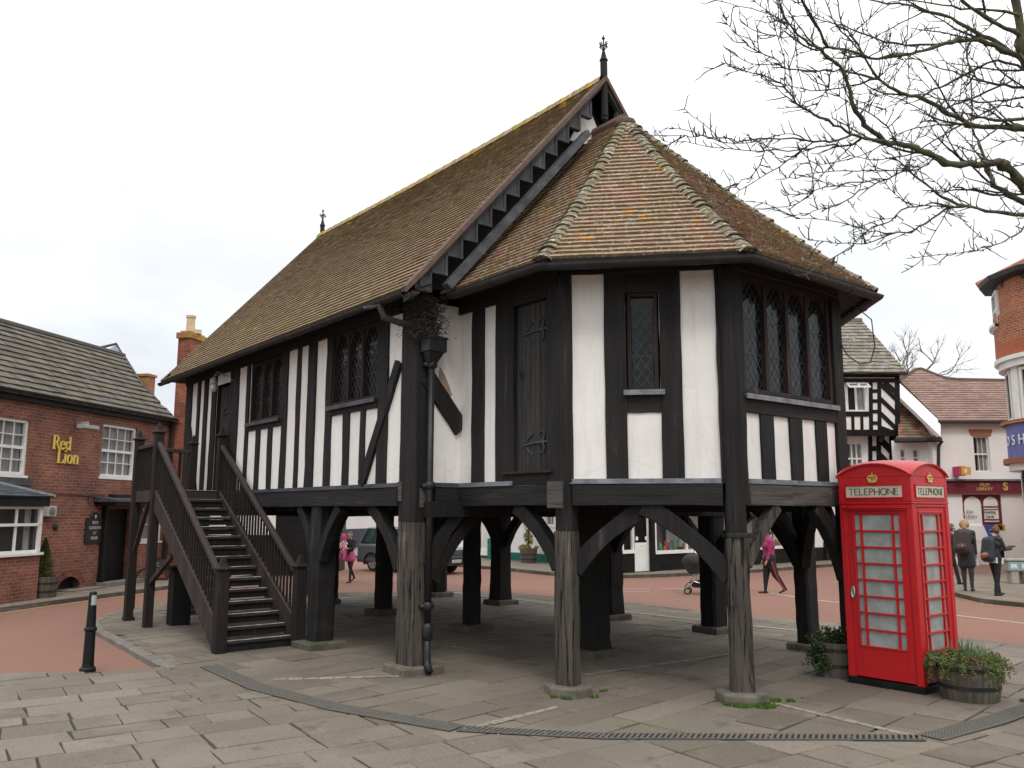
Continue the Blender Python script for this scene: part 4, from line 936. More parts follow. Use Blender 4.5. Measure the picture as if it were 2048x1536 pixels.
o = mb.build('litter', tinted('scattered_litter_bits', (.05, .045, .035), (.55, .52, .48), []), recalc=False); tag(o, 'tiny scattered bits of grit and litter on the stone slabs', 'litter', kind='stuff')

# ================================================================== OUTSIDE STAIR
sr = thing('outside_staircase', 'dark stained timber staircase with balustrades rising to the hall door', 'staircase', (-4.5, -.65, 0))
SX0, SX1, SY0, SY1, SH, NS = -2.97, -6.28, -1.22, -.12, 2.29, 15
go = (SX0 - SX1) / (NS - 1)
for i in range(NS - 1):
    z = SH / NS * (i + 1); x = SX0 - go * i; mb = MB(); dz = R.uniform(-.004, .004)
    wob(mb, (x - go / 2 - .005, SY0 + .05, z - .022), (x - go / 2 - .005, SY1 - .05, z - .022), (go + .045, 0, 0), (0, 0, .04), 5, .003)
    mb.build('tread', M['tread'], sr); mb = MB(); mb.box(x - .035, x - .012, SY0 + .05, SY1 - .05, z - SH / NS + (.02 if i else .0), z - .045); mb.build('riser', M['timber_dk'], sr)
    mb = MB(); wob(mb, (x + .006, SY0 + .06, z + .001), (x + .006, SY1 - .06, z + .001), (.032, 0, 0), (0, 0, .006), 12, .0035); mb.build('tread_nosing', M['nosing'], sr, recalc=True)
mb = MB()
for i in range(6): mb.box(-7.48, -6.30, SY0 + .06 + i * .185, SY0 + .06 + i * .185 + .175, SH - .04, SH); 
mb.box(-6.32, -6.285, SY0 + .06, SY1 - .06, SH - .15, SH + .002); mb.build('landing', M['tread'], sr)
mb = MB(); mb.box(-6.32, -6.27, SY0 + .06, SY1 - .06, SH + .003, SH + .009); mb.build('tread_nosing', M['nosing'], sr)
def newel(x, y, z0, z1, w=.115, cap=True):
    mb = MB(); mb.box(x - w / 2, x + w / 2, y - w / 2, y + w / 2, z0, z1); o = mb.build('newel_post', M['stair_dk'], sr, bevel=.008)
    if cap:
        mb = MB(); h = w * .62; R4 = lambda r, z: [(x + r * sx, y + r * sy, z) for sx, sy in ((-1, -1), (1, -1), (1, 1), (-1, 1))]
        mb.rings([R4(h * 1.0, z1 + .001), R4(h * 1.15, z1 + .012), R4(h * 1.1, z1 + .03), R4(h * .6, z1 + .055), R4(h * .42, z1 + .10), R4(h * .34, z1 + .14), R4(.008, z1 + .185)]); mb.build('newel_cap', M['stair_dk'], o, bevel=.003)
    return o
newel(-2.99, SY0, 0, 1.12, .16); newel(-2.86, SY1, 0, 1.12, .16)
newel(-6.33, SY0, 0, SH + .98, .14); newel(-6.33, SY1 - .0, 1.9, SH + .98, .13); newel(-7.50, SY0, 0, SH + .93, .14); newel(-7.50, SY1 - .12, 1.9, SH + .90, .12)
def baluster_run(A, B, za0, za1, zb0, zb1, n, tb=.028):
    """n square balusters between two points; za0/zb0 bottom heights and za1/zb1 top heights"""
    for i in range(n):
        t = (i + 1) / (n + 1); p = Vector(A).lerp(Vector(B), t); mb = MB(); z0 = za0 + (zb0 - za0) * t; z1 = za1 + (zb1 - za1) * t
        mb.box(p.x - tb / 2, p.x + tb / 2, p.y - tb / 2, p.y + tb / 2, z0, z1); mb.build('baluster', M['stair_dk'], sr)
def railb(A, B, w, h, name):
    mb = MB(); A, B = Vector(A), Vector(B); d = (B - A).normalized(); s = d.cross(UP).normalized(); n = s.cross(d)
    mb.rings([[p + s * w / 2 - n * h / 2, p + s * w / 2 + n * h * .3, p + s * w * .25 + n * h / 2, p - s * w * .25 + n * h / 2, p - s * w / 2 + n * h * .3, p - s * w / 2 - n * h / 2] for p in (A, B)]); return mb.build(name, M['stair'], sr, bevel=.004)
for y, xa in ((SY0, -3.06), (SY1, -2.94)):
    railb((xa, y, 1.03), (-6.27, y, SH + .80), .085, .075, 'handrail'); railb((xa, y, .36), (-6.27, y, SH - .03), .07, .06, 'base_rail')
    mb = MB(); mb.prism([(xa, y - .03, .0 + .02), (xa, y - .03, .33), (-6.27, y - .03, SH - .06), (-6.27, y - .03, SH - .34), (xa - .12, y - .03, .02)], (0, .045, 0)); mb.build('stringer', M['stair'], sr)
    baluster_run((xa, y, 0), (-6.27, y, 0), .38, 1.0, SH - .01, SH + .77, 27)
railb((-6.40, SY0, SH + .80), (-7.44, SY0, SH + .78), .085, .07, 'handrail'); baluster_run((-6.40, SY0, 0), (-7.44, SY0, 0), SH + .0, SH + .78, SH + .0, SH + .76, 9)
mb = MB(); mb.box(-7.44, -6.40, SY0 - .03, SY0 + .03, SH - .2, SH + .0); mb.build('landing_beam', M['stair'], sr)
railb((-7.5, SY0 + .07, SH + .79), (-7.5, SY1 - .18, SH + .76), .085, .07, 'handrail'); baluster_run((-7.5, SY0 + .05, 0), (-7.5, SY1 - .18, 0), SH, SH + .76, SH, SH + .74, 4, .045)
mb = MB(); mb.box(-7.53, -7.47, SY0 + .07, SY1 - .18, SH - .2, SH + .06); mb.build('landing_beam', M['stair'], sr)
for A_, B_ in (((-6.33, SY0 + .0, .72), (-5.35, SY0 + .04, 1.22)), ((-7.45, SY0 + .02, 1.2), (-6.75, SY0 + .02, 2.1))):
    mb = MB(); wob(mb, A_, B_, (0, .07, 0), (.0, 0, .085), 3, .002); mb.build('brace', M['stair'], sr, bevel=.004)
mb = MB(); mb.box(-7.58, -7.40, SY0 - .08, SY0 + .09, -.005, .06); mb.build('post_shoe', M['iron'], sr)
# box bin and hoop rail beneath the landing
t = thing('litter_bin', 'black square box bin with a flat lid standing under the stair landing', 'bin', (-6.35, -.68, 0))
mb = MB(); mb.box(-6.52, -6.22, -.86, -.54, 0, .92); mb.build('bin_body', M['timber_dk'], t, bevel=.01); mb = MB(); mb.box(-6.56, -6.18, -.92, -.48, .925, .955); mb.box(-6.54, -6.2, -.9, -.5, .97, 1.0); mb.build('bin_lid', M['timber_dk'], t, bevel=.004)
t = thing('hoop_barrier', 'black tubular hoop rail behind the stair posts facing the pub', 'barrier', (-8.9, -.5, 0))
mb = MB(); P_ = gp(266, 1218); Q_ = Vector((-8.3, .9, 0)); h = .82
mb.tube([P_, P_ + UP * (h - .2), P_ + UP * (h - .06) + (Q_ - P_) * .05, P_ + UP * h + (Q_ - P_) * .14, Q_ + UP * h - (Q_ - P_) * .1, Q_ + UP * (h - .1), Q_], .028, 8); mb.build('hoop', M['iron'], t, smooth=True)

# ================================================================== BOLLARDS
def bollard(x, y, label, h=.95):
    t = thing('bollard', label, 'bollard', (x, y, 0), 'iron bollards by the road'); mb = MB()
    mb.lathe((x, y, -.02), [(.095, 0), (.095, .04), (.072, .06), (.066, .10), (.060, .48), (.074, .495), (.074, .52), (.056, .535), (.044, h - .01), (.036, h + .01)], 18); mb.build('shaft', M['blackpaint'], t, smooth=False)
    mb = MB(); qa = math.atan2(CP.y - y, CP.x - x) + .45; mb.sheet([[(x + r * cos(q), y + r * sin(q), z) for q in [qa - .75 + 1.5 * j / 8 for j in range(9)]] for r, z in ((.0515, h - .17), (.0480, h - .05))]); mb.build('reflective_band', flat('grey_reflector', (.36, .38, .40), .4), t)
    return t
bollard(-2.74, -2.93, 'black bollard with a grey band at the edge of the red road, nearest the camera')
bollard(-8.15, 6.05, 'black bollard with a grey band beyond the hall posts, near the parked car')

# ================================================================== TELEPHONE KIOSK
BX, BY, BS = 4.375, 3.70, .87
kio = thing('telephone_box', 'red domed telephone box with frosted grey panes standing beside the hall', 'telephone box', (BX - BS / 2, BY + BS / 2, 0))
cxk, cyk = BX - BS / 2, BY + BS / 2
faces4 = [FR((BX - BS, BY, 0), (1, 0, 0), (0, -1, 0)), FR((BX, BY, 0), (0, 1, 0), (1, 0, 0)), FR((BX, BY + BS, 0), (-1, 0, 0), (0, 1, 0)), FR((BX - BS, BY + BS, 0), (0, -1, 0), (-1, 0, 0))]
mb = MB(); mb.box(BX - BS - .002, BX + .002, BY - .002, BY + BS + .002, -.01, .075); mb.build('plinth', M['blackpaint'], kio, bevel=.005)
ZG0, ZG1 = .47, 1.90
body = MB()
for F in faces4:
    F.box(body, 0, .075, .076, 2.02, -.075, 0)                       # corner stiles
    F.box(body, .0755, .0915, .076, 2.0, -.05, -.010); F.box(body, BS - .0915, BS - .0755, .076, 2.0, -.05, -.010)
    F.box(body, .076, BS - .076, 1.985, 2.02, -.07, -.004)
    F.box(body, -.004, BS + .004, 2.021, 2.045, -.08, .006); F.box(body, .0, BS, 2.046, 2.34, -.06, -.001)
kb = body.build('body', M['red'], kio, bevel=.008)
for fi, F in enumerate(faces4):
    isdoor = fi != 3; mb = MB(); a0, a1 = .093, BS - .093
    F.box(mb, a0, a0 + .075, .09, 1.984, -.055, -.016); F.box(mb, a1 - .075, a1, .09, 1.984, -.055, -.016)
    F.box(mb, a0 + .075, a1 - .075, .09, ZG0 - .04, -.055, -.0165); F.box(mb, a0 + .075, a1 - .075, ZG1, 1.984, -.055, -.0165)
    # raised mouldings round panel and glazing
    for p0, p1, q0, q1 in ((a0 + .06, a1 - .06, ZG0 - .052, ZG0 - .03), (a0 + .06, a1 - .06, ZG1 + .02, ZG1 + .042), (a0 + .055, a0 + .073, ZG0 - .052, ZG1 + .042), (a1 - .073, a1 - .055, ZG0 - .052, ZG1 + .042)): F.box(mb, p0, p1, q0, q1, -.02, -.006)
    F.box(mb, a0 + .07, a1 - .07, ZG0 - .03, ZG1 + .02, -.05, -.045) if False else None
    if fi == 0: F.box(mb, .05, BS - .06, 1.972, 1.99, -.03, .03); F.box(mb, .06, BS - .07, 1.95, 1.972, -.03, .015)
    d_ = mb.build('door' if fi == 0 else 'side_panel', M['red'], kio, bevel=.005)
    g0, g1 = a0 + .075, a1 - .075; gw = g1 - g0; xs = (g0, g0 + gw * .15, g0 + gw * .85, g1); zs = [ZG0 - .04 + (ZG1 - ZG0 + .04) * i / 8 for i in range(9)]
    mb = MB()
    for i in range(1, 8): F.box(mb, g0, g1, zs[i] - .011, zs[i] + .011, -.045, -.012)
    for x in xs[1:3]: F.box(mb, x - .012, x + .012, zs[0], zs[8], -.046, -.0125)
    mb.build('glazing_bars', M['red'], d_, bevel=.003)
    for i in range(8):
        mb = MB()
        for k in range(3): tk = R.uniform(-.002, .002); mb.poly([F.P(xs[k], zs[i], -.035 + tk), F.P(xs[k + 1], zs[i], -.035 - tk), F.P(xs[k + 1], zs[i + 1], -.035 + tk), F.P(xs[k], zs[i + 1], -.035 - tk)])
        mb.build('pane_row', M['frost'], d_, recalc=False)
    if fi == 0:
        mb = MB(); a, z = .115, 1.02; mb.tube([F.P(a + .022 * cos(q), z + .06 * sin(q), .005) for q in [j * pi / 6 for j in range(13)]], .008, 6); F.box(mb, a - .02, a + .02, z - .055, z + .055, -.02, -.004); mb.build('handle', M['chrome'], d_)
    # sign
    mb = MB(); F.box(mb, .10, BS - .10, 2.10, 2.225, -.01, .004)
    sg = mb.build('telephone_sign', M['cream_sign'], kio)
    mb = MB()
    for p0, p1, q0, q1 in ((.085, BS - .085, 2.226, 2.242), (.085, BS - .085, 2.083, 2.099), (.085, .099, 2.099, 2.226), (BS - .099, BS - .085, 2.099, 2.226)): F.box(mb, p0, p1, q0, q1, -.01, .012)
    mb.build('sign_frame', M['red'], sg, bevel=.003)
# dome: four segmental pediments carrying a shallow sail vault
zc0, rise = 2.34, .135
def arc(t): return zc0 + rise * (1 - (2 * t - 1) ** 2) ** .85 if 0 < t < 1 else zc0
for F in faces4:
    mb = MB(); n = 16; pts = [F.P(BS * i / n, arc(i / n) - .012, -.001) for i in range(n + 1)]; mb.prism(pts, F.n * -.06) ; mb.build('pediment', M['red'], kio)
    mb = MB(); rs = []
    for i in range(n + 1):
        a, z = -.012 + (BS + .024) * i / n, arc(i / n); rs.append([F.P(a, z - .016, -.05), F.P(a, z - .016, .018), F.P(a, z + .004, .026), F.P(a, z + .014, .012), F.P(a, z + .014, -.05)])
    mb.rings(rs); mb.build('cornice', M['red'], kio, bevel=.002)
mb = MB(); n = 18; rs = []
for i in range(n + 1):
    r = []
    for j in range(n + 1):
        a, b_ = i / n, j / n; ea = arc(a) - zc0; eb = arc(b_) - zc0; z = zc0 + (ea + eb) * 1.0 - ea * eb / rise * .62
        r.append((BX - BS - .01 + (BS + .02) * a, BY - .01 + (BS + .02) * b_, z + .012))
    rs.append(r)
mb.sheet(rs); mb.build('dome', M['red'], kio, smooth=True)
def crown(F, a, z, par, s=1.0):
    mb = MB(); k = .012
    mb.tube([F.P(a - .062 * s, z - .002, k), F.P(a, z - .014 * s, k + .006), F.P(a + .062 * s, z - .002, k)], .010 * s, 6); mb.tube([F.P(a - .068 * s, z + .018 * s, k), F.P(a, z + .004, k + .006), F.P(a + .068 * s, z + .018 * s, k)], .008 * s, 6)
    for sg in (-1, 1):
        mb.tube([F.P(a + sg * .062 * s, z + .02 * s, k), F.P(a + sg * .075 * s, z + .055 * s, k), F.P(a + sg * .045 * s, z + .085 * s, k), F.P(a, z + .072 * s, k)], .009 * s, 5)
        mb.tube([F.P(a + sg * .03 * s, z + .01 * s, k), F.P(a + sg * .038 * s, z + .05 * s, k), F.P(a, z + .075 * s, k)], .006 * s, 5)
    for q in (-.05, -.025, 0, .025, .05): mb.lathe(F.P(a + q * s, z + .034 * s, k), [(.002, -.010 * s), (.011 * s, 0), (.002, .010 * s)], 6, ax=F.n)
    mb.lathe(F.P(a, z + .078 * s, k), [(.002, 0), (.013 * s, .010 * s), (.002, .024 * s)], 8); F.box(mb, a - .004, a + .004, z + .10 * s, z + .128 * s, k - .004, k + .004); F.box(mb, a - .013 * s, a + .013 * s, z + .108 * s, z + .116 * s, k - .004, k + .004)
    return mb.build('crown_emblem', M['gold'], par)
for F in faces4: crown(F, BS / 2, 2.278, kio, .78)
# thin serif lettering
GL_ = {'T': (.8, [((0, 1), (.8, 1)), ((.4, 1), (.4, 0))]), 'E': (.6, [((0, 0), (0, 1)), ((0, 1), (.55, 1)), ((0, .53), (.45, .53)), ((0, 0), (.6, 0))]), 'L': (.6, [((0, 1), (0, 0)), ((0, 0), (.58, 0))]),
       'P': (.58, [((0, 0), (0, 1)), ((0, 1), (.3, 1)), ((.3, 1), (.5, .9)), ((.5, .9), (.56, .75)), ((.56, .75), (.5, .6)), ((.5, .6), (.3, .5)), ((.3, .5), (0, .5))]), 'H': (.8, [((0, 0), (0, 1)), ((.8, 0), (.8, 1)), ((0, .52), (.8, .52))]),
       'O': (.95, None), 'N': (.85, [((0, 0), (0, 1)), ((0, 1), (.85, 0)), ((.85, 0), (.85, 1))])}
def serifed(F, word, a, z, h, sp, wt, k, mat, par, name='lettering', sx=1.0):
    mb = MB(); x = a; kk = [0]
    def stroke(p, q, w):
        A, B = F.P(x + p[0] * h * sx, z + p[1] * h, k + kk[0]), F.P(x + q[0] * h * sx, z + q[1] * h, k + kk[0]); kk[0] += .00015; d = (B - A); 
        if d.length < 1e-6: return
        d.normalize(); n = d.cross(F.n) * w / 2; mb.prism([A - n, B - n, B + n, A + n], F.n * .003)
    for ch in word:
        wd, S = GL_[ch]
        if S is None:
            n = 16; P_ = [(.475 + .475 * cos(2 * pi * i / n), .5 + .52 * sin(2 * pi * i / n)) for i in range(n + 1)]; S = [(P_[i], P_[i + 1]) for i in range(n)]
        for p, q in S: stroke(p, q, wt if abs(p[0] - q[0]) < .3 else wt * .7)
        if ch in 'TELPHN':
            for p, q in S:
                for e in (p, q):
                    if abs(p[0] - q[0]) < 1e-6 and e[1] in (0, 1): stroke((e[0] - .09, e[1]), (e[0] + .09, e[1]), wt * .45)
        x += (wd + sp) * h * sx
    return mb.build(name, mat, par)
for F in faces4: serifed(F, 'TELEPHONE', .135, 2.128, .07, .22, .0085, .0045, M['signink'], kio, sx=1.05)
# ================================================================== PLANTERS
def barrel(x, y, r, h, label, loc=None, hoops=(.12, .30), mat='barrel', group=None, z0=0.0, nm_='barrel_planter'):
    t = thing(nm_, label, 'planter', (x, y, z0), group); mb = MB(); n = 26; rs = []
    for i in range(7):
        q = i / 6; rr = r * (.84 + .16 * q ** .8); rs.append([(x + rr * cos(2 * pi * j / n) * (1 + (.012 if j % 2 else 0)), y + rr * sin(2 * pi * j / n) * (1 + (.012 if j % 2 else 0)), z0 + h * q) for j in range(n)])
    rs += [[(x + (p[0] - x) * .88, y + (p[1] - y) * .88, z0 + h) for p in rs[-1]], [(x + (p[0] - x) * .86, y + (p[1] - y) * .86, z0 + h * .9) for p in rs[-1]]]
    mb.rings(rs, 0, True); mb.build('barrel', M[mat], t)
    for z in hoops:
        rr = r * (.84 + .16 * (z / h) ** .8) + .006; mb = MB(); mb.rings([[(x + (rr + .003) * cos(2 * pi * j / n), y + (rr + .003) * sin(2 * pi * j / n), z0 + z + q) for j in range(n)] for q in (0, .04)], 0, False); mb.build('hoop', M['iron'], t, recalc=False)
    mb = MB(); mb.poly([(x + r * .86 * cos(2 * pi * j / n), y + r * .86 * sin(2 * pi * j / n), z0 + h * .93) for j in range(n)]); mb.build('soil', M['soil'], t, recalc=False)
    return t
def leafy(mb, pts, s, n, mi=0, sq=1.0):
    for p, r in pts:
        for i in range(n):
            q = Vector((R.gauss(0, 1), R.gauss(0, 1), R.gauss(0, 1) * sq)).normalized() * r * R.random() ** .5; c = Vector(p) + q; a = Vector((R.gauss(0, 1), R.gauss(0, 1), R.gauss(0, 1))).normalized(); b_ = a.orthogonal().normalized(); k = s * R.uniform(.5, 1.3)
            mb.poly([c - a * k, c - b_ * k * .55, c + a * k, c + b_ * k * .55], mi, R.random())
bx, by = 4.74, 3.93
barrel(bx, by, .325, .37, 'wooden half barrel planter in front of the right side of the telephone box')
mb = MB(); tr = []
for i in range(90):     # trailing stems over the rim
    a = R.uniform(0, 2 * pi); r = R.uniform(.25, .35); l = R.uniform(.05, .30) * (1 if R.random() < .7 else 1.3); p = Vector((bx + r * cos(a), by + r * sin(a), .39 + R.uniform(-.02, .06))); q = p
    for k in range(6):
        tr.append((q.copy(), .028)); q = q + Vector((cos(a) * .028 * (1 if k < 2 else .3), sin(a) * .028 * (1 if k < 2 else .3), -l / 6 * (k > 0)))
leafy(mb, tr, .013, 9, 0); leafy(mb, [((bx + R.uniform(-.29, .29), by + R.uniform(-.29, .29), .41 + R.uniform(-.02, .05)), .06) for _ in range(60)], .014, 26, 0, .7)
o = mb.build('trailing_plants', [M['leaf_red']], recalc=False); tag(o, 'reddish and green trailing plants spilling over the barrel right of the telephone box', 'plant', kind='stuff')
mb = MB()
for i in range(46):
    a = R.uniform(0, 6.28); q = R.uniform(0, .22); p = Vector((bx + q * cos(a), by + q * sin(a), .42)); h = R.choice([.12, .16, .2, .2, .38 if i < 4 else .18]) * R.uniform(.8, 1.1); l = Vector((R.gauss(0, .16), R.gauss(0, .16), 1)).normalized(); s = Vector((cos(a + 1), sin(a + 1), 0)) * .007
    mb.poly([p - s, p + s, p + l * h * .7 + s * .8, p + l * h, p + l * h * .7 - s * .8], 0, R.uniform(.3, 1))
tag(mb.build('bulb_shoots', flat('blue_green_shoot', (.13, .22, .10)), recalc=False), 'upright green bulb shoots growing in the barrel right of the telephone box', 'plant')
bx2, by2 = 3.20, 4.02
barrel(bx2, by2, .30, .40, 'dark wooden barrel planter half hidden behind the left side of the telephone box')
mb = MB(); leafy(mb, [((bx2 + R.gauss(-.02, .11), by2 + R.gauss(-.05, .12), .46 + R.uniform(-.08, .06)), .09) for _ in range(40)] + [((bx2 - .13 + R.gauss(0, .05), by2 - .24 + R.gauss(0, .05), R.uniform(.1, .42)), .07) for _ in range(34)] + [((bx2 - .02 + R.gauss(0, .04), by2 - .30 + R.gauss(0, .03), R.uniform(.06, .40)), .05) for _ in range(20)], .018, 34)
tag(mb.build('ivy', M['leaf_dk'], recalc=False), 'dark green ivy spilling over the barrel left of the telephone box', 'plant', kind='stuff')
barrel(-9.75, 3.62, .36, .62, 'mossy barrel planter seen past the thick middle post of the long side', mat='barrel', hoops=(.1, .5))

# ================================================================== THE BRICK PUB
t_ = radians(-40); pd = Vector((sin(t_), cos(t_), 0)); pn_ = Vector((pd.y, -pd.x, 0)); P0 = gp(195, 1166, .12); P0.z = 0
FP = FR(P0, pd, pn_)
pub = thing('brick_pub', 'red brick public house with grey pantiled roof and white sash windows at the left', 'pub', tuple(P0))
S = lambda u, v, k=0.0: FP.sz(u, v, k)
def win_px(us, vs): 
    a0 = S(us[0], (vs[0] + vs[1]) / 2)[0]; a1 = S(us[1], (vs[0] + vs[1]) / 2)[0]; z1 = S((us[0] + us[1]) / 2, vs[0])[1]; z0 = S((us[0] + us[1]) / 2, vs[1])[1]; return a0, a1, z0, z1
w1 = win_px((-62, 57), (832, 948)); w2 = win_px((203, 272), (851, 955)); w3 = win_px((284, 324), (1016, 1082)); dr = win_px((205, 262), (1018, 1158)); cel = win_px((116, 160), (1152, 1170))
aL, aR = -7.2, S(343, 850)[0]; zE = 4.42
mb = MB(); holes = [w1, w2, w3, (dr[0], dr[1], .14, dr[3]), (cel[0], cel[1], 0.06, cel[3])]
wall_open(mb, FP, aL, aR, -.2, zE, holes, rev=.22); mb.poly([FP.P(aL, -.2), FP.P(aL, zE), FP.P(aL, zE, -7), FP.P(aL, -.2, -7)]); mb.poly([FP.P(aR, -.2), FP.P(aR, zE), FP.P(aR, zE, -7), FP.P(aR, -.2, -7)]); mb.poly([FP.P(aL, -.2, -7), FP.P(aR, -.2, -7), FP.P(aR, zE, -7), FP.P(aL, zE, -7)])
mb.build('brick_wall', M['brick'], pub, recalc=False)
sash(FP, *w1, 5, 4, pub, k=-.06, arch=.09, cfrac=.78); sash(FP, *w2, 4, 4, pub, k=-.06, arch=.09, cfrac=.86); sash(FP, *w3, 2, 2, pub, k=-.06, split=False, cfrac=.8)
mb = MB(); a0, a1, z1 = cel[0], cel[1], cel[3]; n = 12   # segmental brick arch over the cellar opening
for i in range(n):
    q0, q1 = pi * (.10 + .80 * i / n), pi * (.10 + .80 * (i + .86) / n); c = (a0 + a1) / 2; ra, rb_ = (a1 - a0) / 2 * 1.05, (a1 - a0) / 2 * 1.05 + .20
    pt = lambda r, q: FP.P(c - r * cos(q), .02 + (z1 - .02) * (r / ra) * .95 * sin(q), .001)
    mb.prism([pt(ra, q0), pt(ra, q1), pt(rb_, q1), pt(rb_, q0)], FP.n * .012)
mb.build('brick_arch', M['stackbrick'], pub); mb = MB(); FP.box(mb, a0, a1, .05, z1, -.22, -.2); mb.build('cellar_hatch', M['dark'], pub)
# porch door
mb = MB(); FP.box(mb, dr[0], dr[1], .14, dr[3], -.22, -.18); mb.build('door', M['blackpaint'], pub)
mb = MB(); FP.box(mb, dr[0] + .02, dr[0] + .36, .16, dr[3] - .15, -.17, -.12); d_ = mb.build('porch_door', M['blackpaint'], pub); mb = MB()
for q in (.09, .22): FP.box(mb, dr[0] + q, dr[0] + q + .06, 1.05, dr[3] - .25, -.118, -.11)
mb.build('door_glazing', flat('pale_yellow_leaded_glass', (.50, .48, .27), .3), d_)
cz = S(200, 1012)[1]
for a in (dr[0] - .12, dr[1] + .02): mb = MB(); FP.box(mb, a, a + .10, .12, cz, 0, .12); FP.box(mb, a - .02, a + .12, .1, .32, 0, .15); mb.build('door_pilaster', M['blackpaint'], pub, bevel=.006)
mb = MB(); c0, c1 = S(190, 1000)[0], S(298, 1010)[0]; FP.box(mb, c0, c1, cz, cz + .10, 0, .62); FP.box(mb, c0 + .5, c1 - .1, cz + .16, cz + .30, .0, .2); mb.build('porch_canopy', M['blackpaint'], pub, bevel=.01)
mb = MB(); mb.prism([FP.P(c0 - .05, cz + .10, 0), FP.P(c0 - .05, cz + .10, .70), FP.P(c0 - .05, cz + .15, .70), FP.P(c0 - .05, cz + .24, 0)], FP.d * (c1 - c0 + .1)); mb.build('lead_canopy_top', M['lead_dk'], pub)
mb = MB(); FP.box(mb, dr[0] - .15, dr[1] + .15, 0, .14, -.2, .35); mb.build('doorstep', M['kerb'], pub, bevel=.01)
# ground-floor bay with slated lean-to
ba1 = S(84, 1060, .75)[0]; ba0 = ba1 - 4.3; kb_ = .75
zb0, zb1, zt_ = S(60, 1112, kb_)[1], S(60, 1013, kb_)[1], S(40, 1000, kb_)[1]
FB_ = FR(FP.P(ba0, 0, kb_), FP.d, FP.n); FS_ = FR(FP.P(ba1, 0, kb_), -FP.n, FP.d); bl = ba1 - ba0
mb = MB(); FB_.box(mb, 0, bl, -.15, zb0, -.75, 0); mb.build('bay_base', M['brick'], pub)
mb = MB(); FB_.box(mb, .03, bl - .03, zb0 + .02, zb1, -.75, -.14); mb.build('bay_interior', M['dark'], pub)
for i in range(3):
    a0 = bl * i / 3; a1 = bl * (i + 1) / 3; sash(FB_, a0 + .002, a1 - .002, zb0 + .07, zb1, 2, 1, pub, k=-.02, fw_=.055, bw=.06, cfrac=.25, sill=(i == 2))
    mb = MB(); FB_.box(mb, a0 + .05, a1 - .05, zb1 - .42, zb1 - .36, -.07, .0); mb.build('transom', M['white'], pub)
sash(FS_, .0, .74, zb0 + .07, zb1, 1, 1, pub, k=-.02, fw_=.055, cfrac=.2)
mb = MB(); FB_.box(mb, -.05, bl + .08, zb1 + .002, zb1 + .22, -.75, .08); mb.build('bay_fascia', M['blackpaint'], pub)
zr1 = S(-10, 952)[1] - .12
mb = MB(); q0, q1, q2, q3 = FP.P(ba0 - .1, zb1 + .22, kb_ + .14), FP.P(ba1 + .16, zb1 + .22, kb_ + .14), FP.P(ba1 - .75, zr1, .02), FP.P(ba0 - .1, zr1, .02); q4 = FP.P(ba1 + .16, zb1 + .22, .0)
tiles(mb, LN(q0, q3, 0), LN(q1, q2, 0), 9, tw=.25, th=.012); bo = mb.build('bay_roof', tinted('blue_grey_slate', (.05, .055, .065), (.10, .11, .125), []), pub, recalc=False)
mb = MB(); mb.poly([q1, q4, q2]); mb.poly([q0 - UP * .02, q1 - UP * .02, q2 - UP * .02, q3 - UP * .02]); mb.build('roof_cheek', M['lead_dk'], bo, recalc=False); mb = MB(); mb.tube([q1, q2], .045, 6); mb.build('lead_hip', M['lead'], bo)
mb = MB(); a0, z0_ = S(2, 952); FP.box(mb, S(-60, 950)[0], S(62, 958)[0], w1[2] - .22, w1[2] - .07, 0, .03); mb.build('lead_apron', M['lead_dk'], pub)
# eaves, roof
mb = MB(); FP.box(mb, aL - .2, aR, zE - .02, zE + .16, -.05, .12); mb.build('eaves_board', M['blackpaint'], pub)
gutter([FP.P(aL - .2, zE + .22, .24), FP.P(aR - .15, zE + .22, .24)], .06, par=pub)
pr = radians(39); rn = (FP.n * sin(pr) + UP * cos(pr)); A0 = FP.P(0, zE + .12, .24)
rp = lambda u, v: wp(u, v, A0, rn)
ridge = rp(120, 677); hR = (ridge - A0).dot(-FP.n); zr_ = ridge.z; rEnd = (rp(232, 699) - P0).dot(FP.d)
pr0 = FP.P(aL - .3, zE + .12, .24); pr1 = FP.P(aR - .05, zE + .12, .24); pr2 = FP.P(rEnd, zr_, .24 - hR); pr3 = FP.P(aL - .3, zr_, .24 - hR); pmid = rp(340, 790)
mb = MB()
def pR(t):
    h1 = max(.02, min(.98, (pmid.z - pr0.z) / (zr_ - pr0.z)))
    a1_ = pr1; a2_ = FP.P(aR - .0, pmid.z, .24 - hR * h1)
    return a1_.lerp(a2_, t / h1) if t < h1 else a2_.lerp(pr2, (t - h1) / (1 - h1))
tiles(mb, LN(pr0, pr3, 0), pR, 13, tw=.22, th=.045, jit=.010)
pro = mb.build('pantile_roof', M['pubtile'], pub, recalc=False)
mb = MB(); bk = FP.P(aL - .3, zE, -7.2); bk2 = FP.P(aR, zE, -7.2); dn = UP * -.03
mb.poly([pr0 + dn, pr1 + dn, pR(.5) + dn, pr2 + dn, pr3 + dn]); mb.poly([pr3 + dn, pr2 + dn, bk2, bk]); mb.poly([pr1 + dn, pR(.5) + dn, pr2 + dn, bk2]); mb.build('roof_back', M['stonetile'], pro, recalc=False)
mb = MB(); mb.tube([pr3 + UP * .0, pr2 + UP * .0], .10, 8); mb.tube([pr2, pR(.5), pR(.25)], .06, 6); mb.build('ridge_tiles', M['pubtile'], pro)
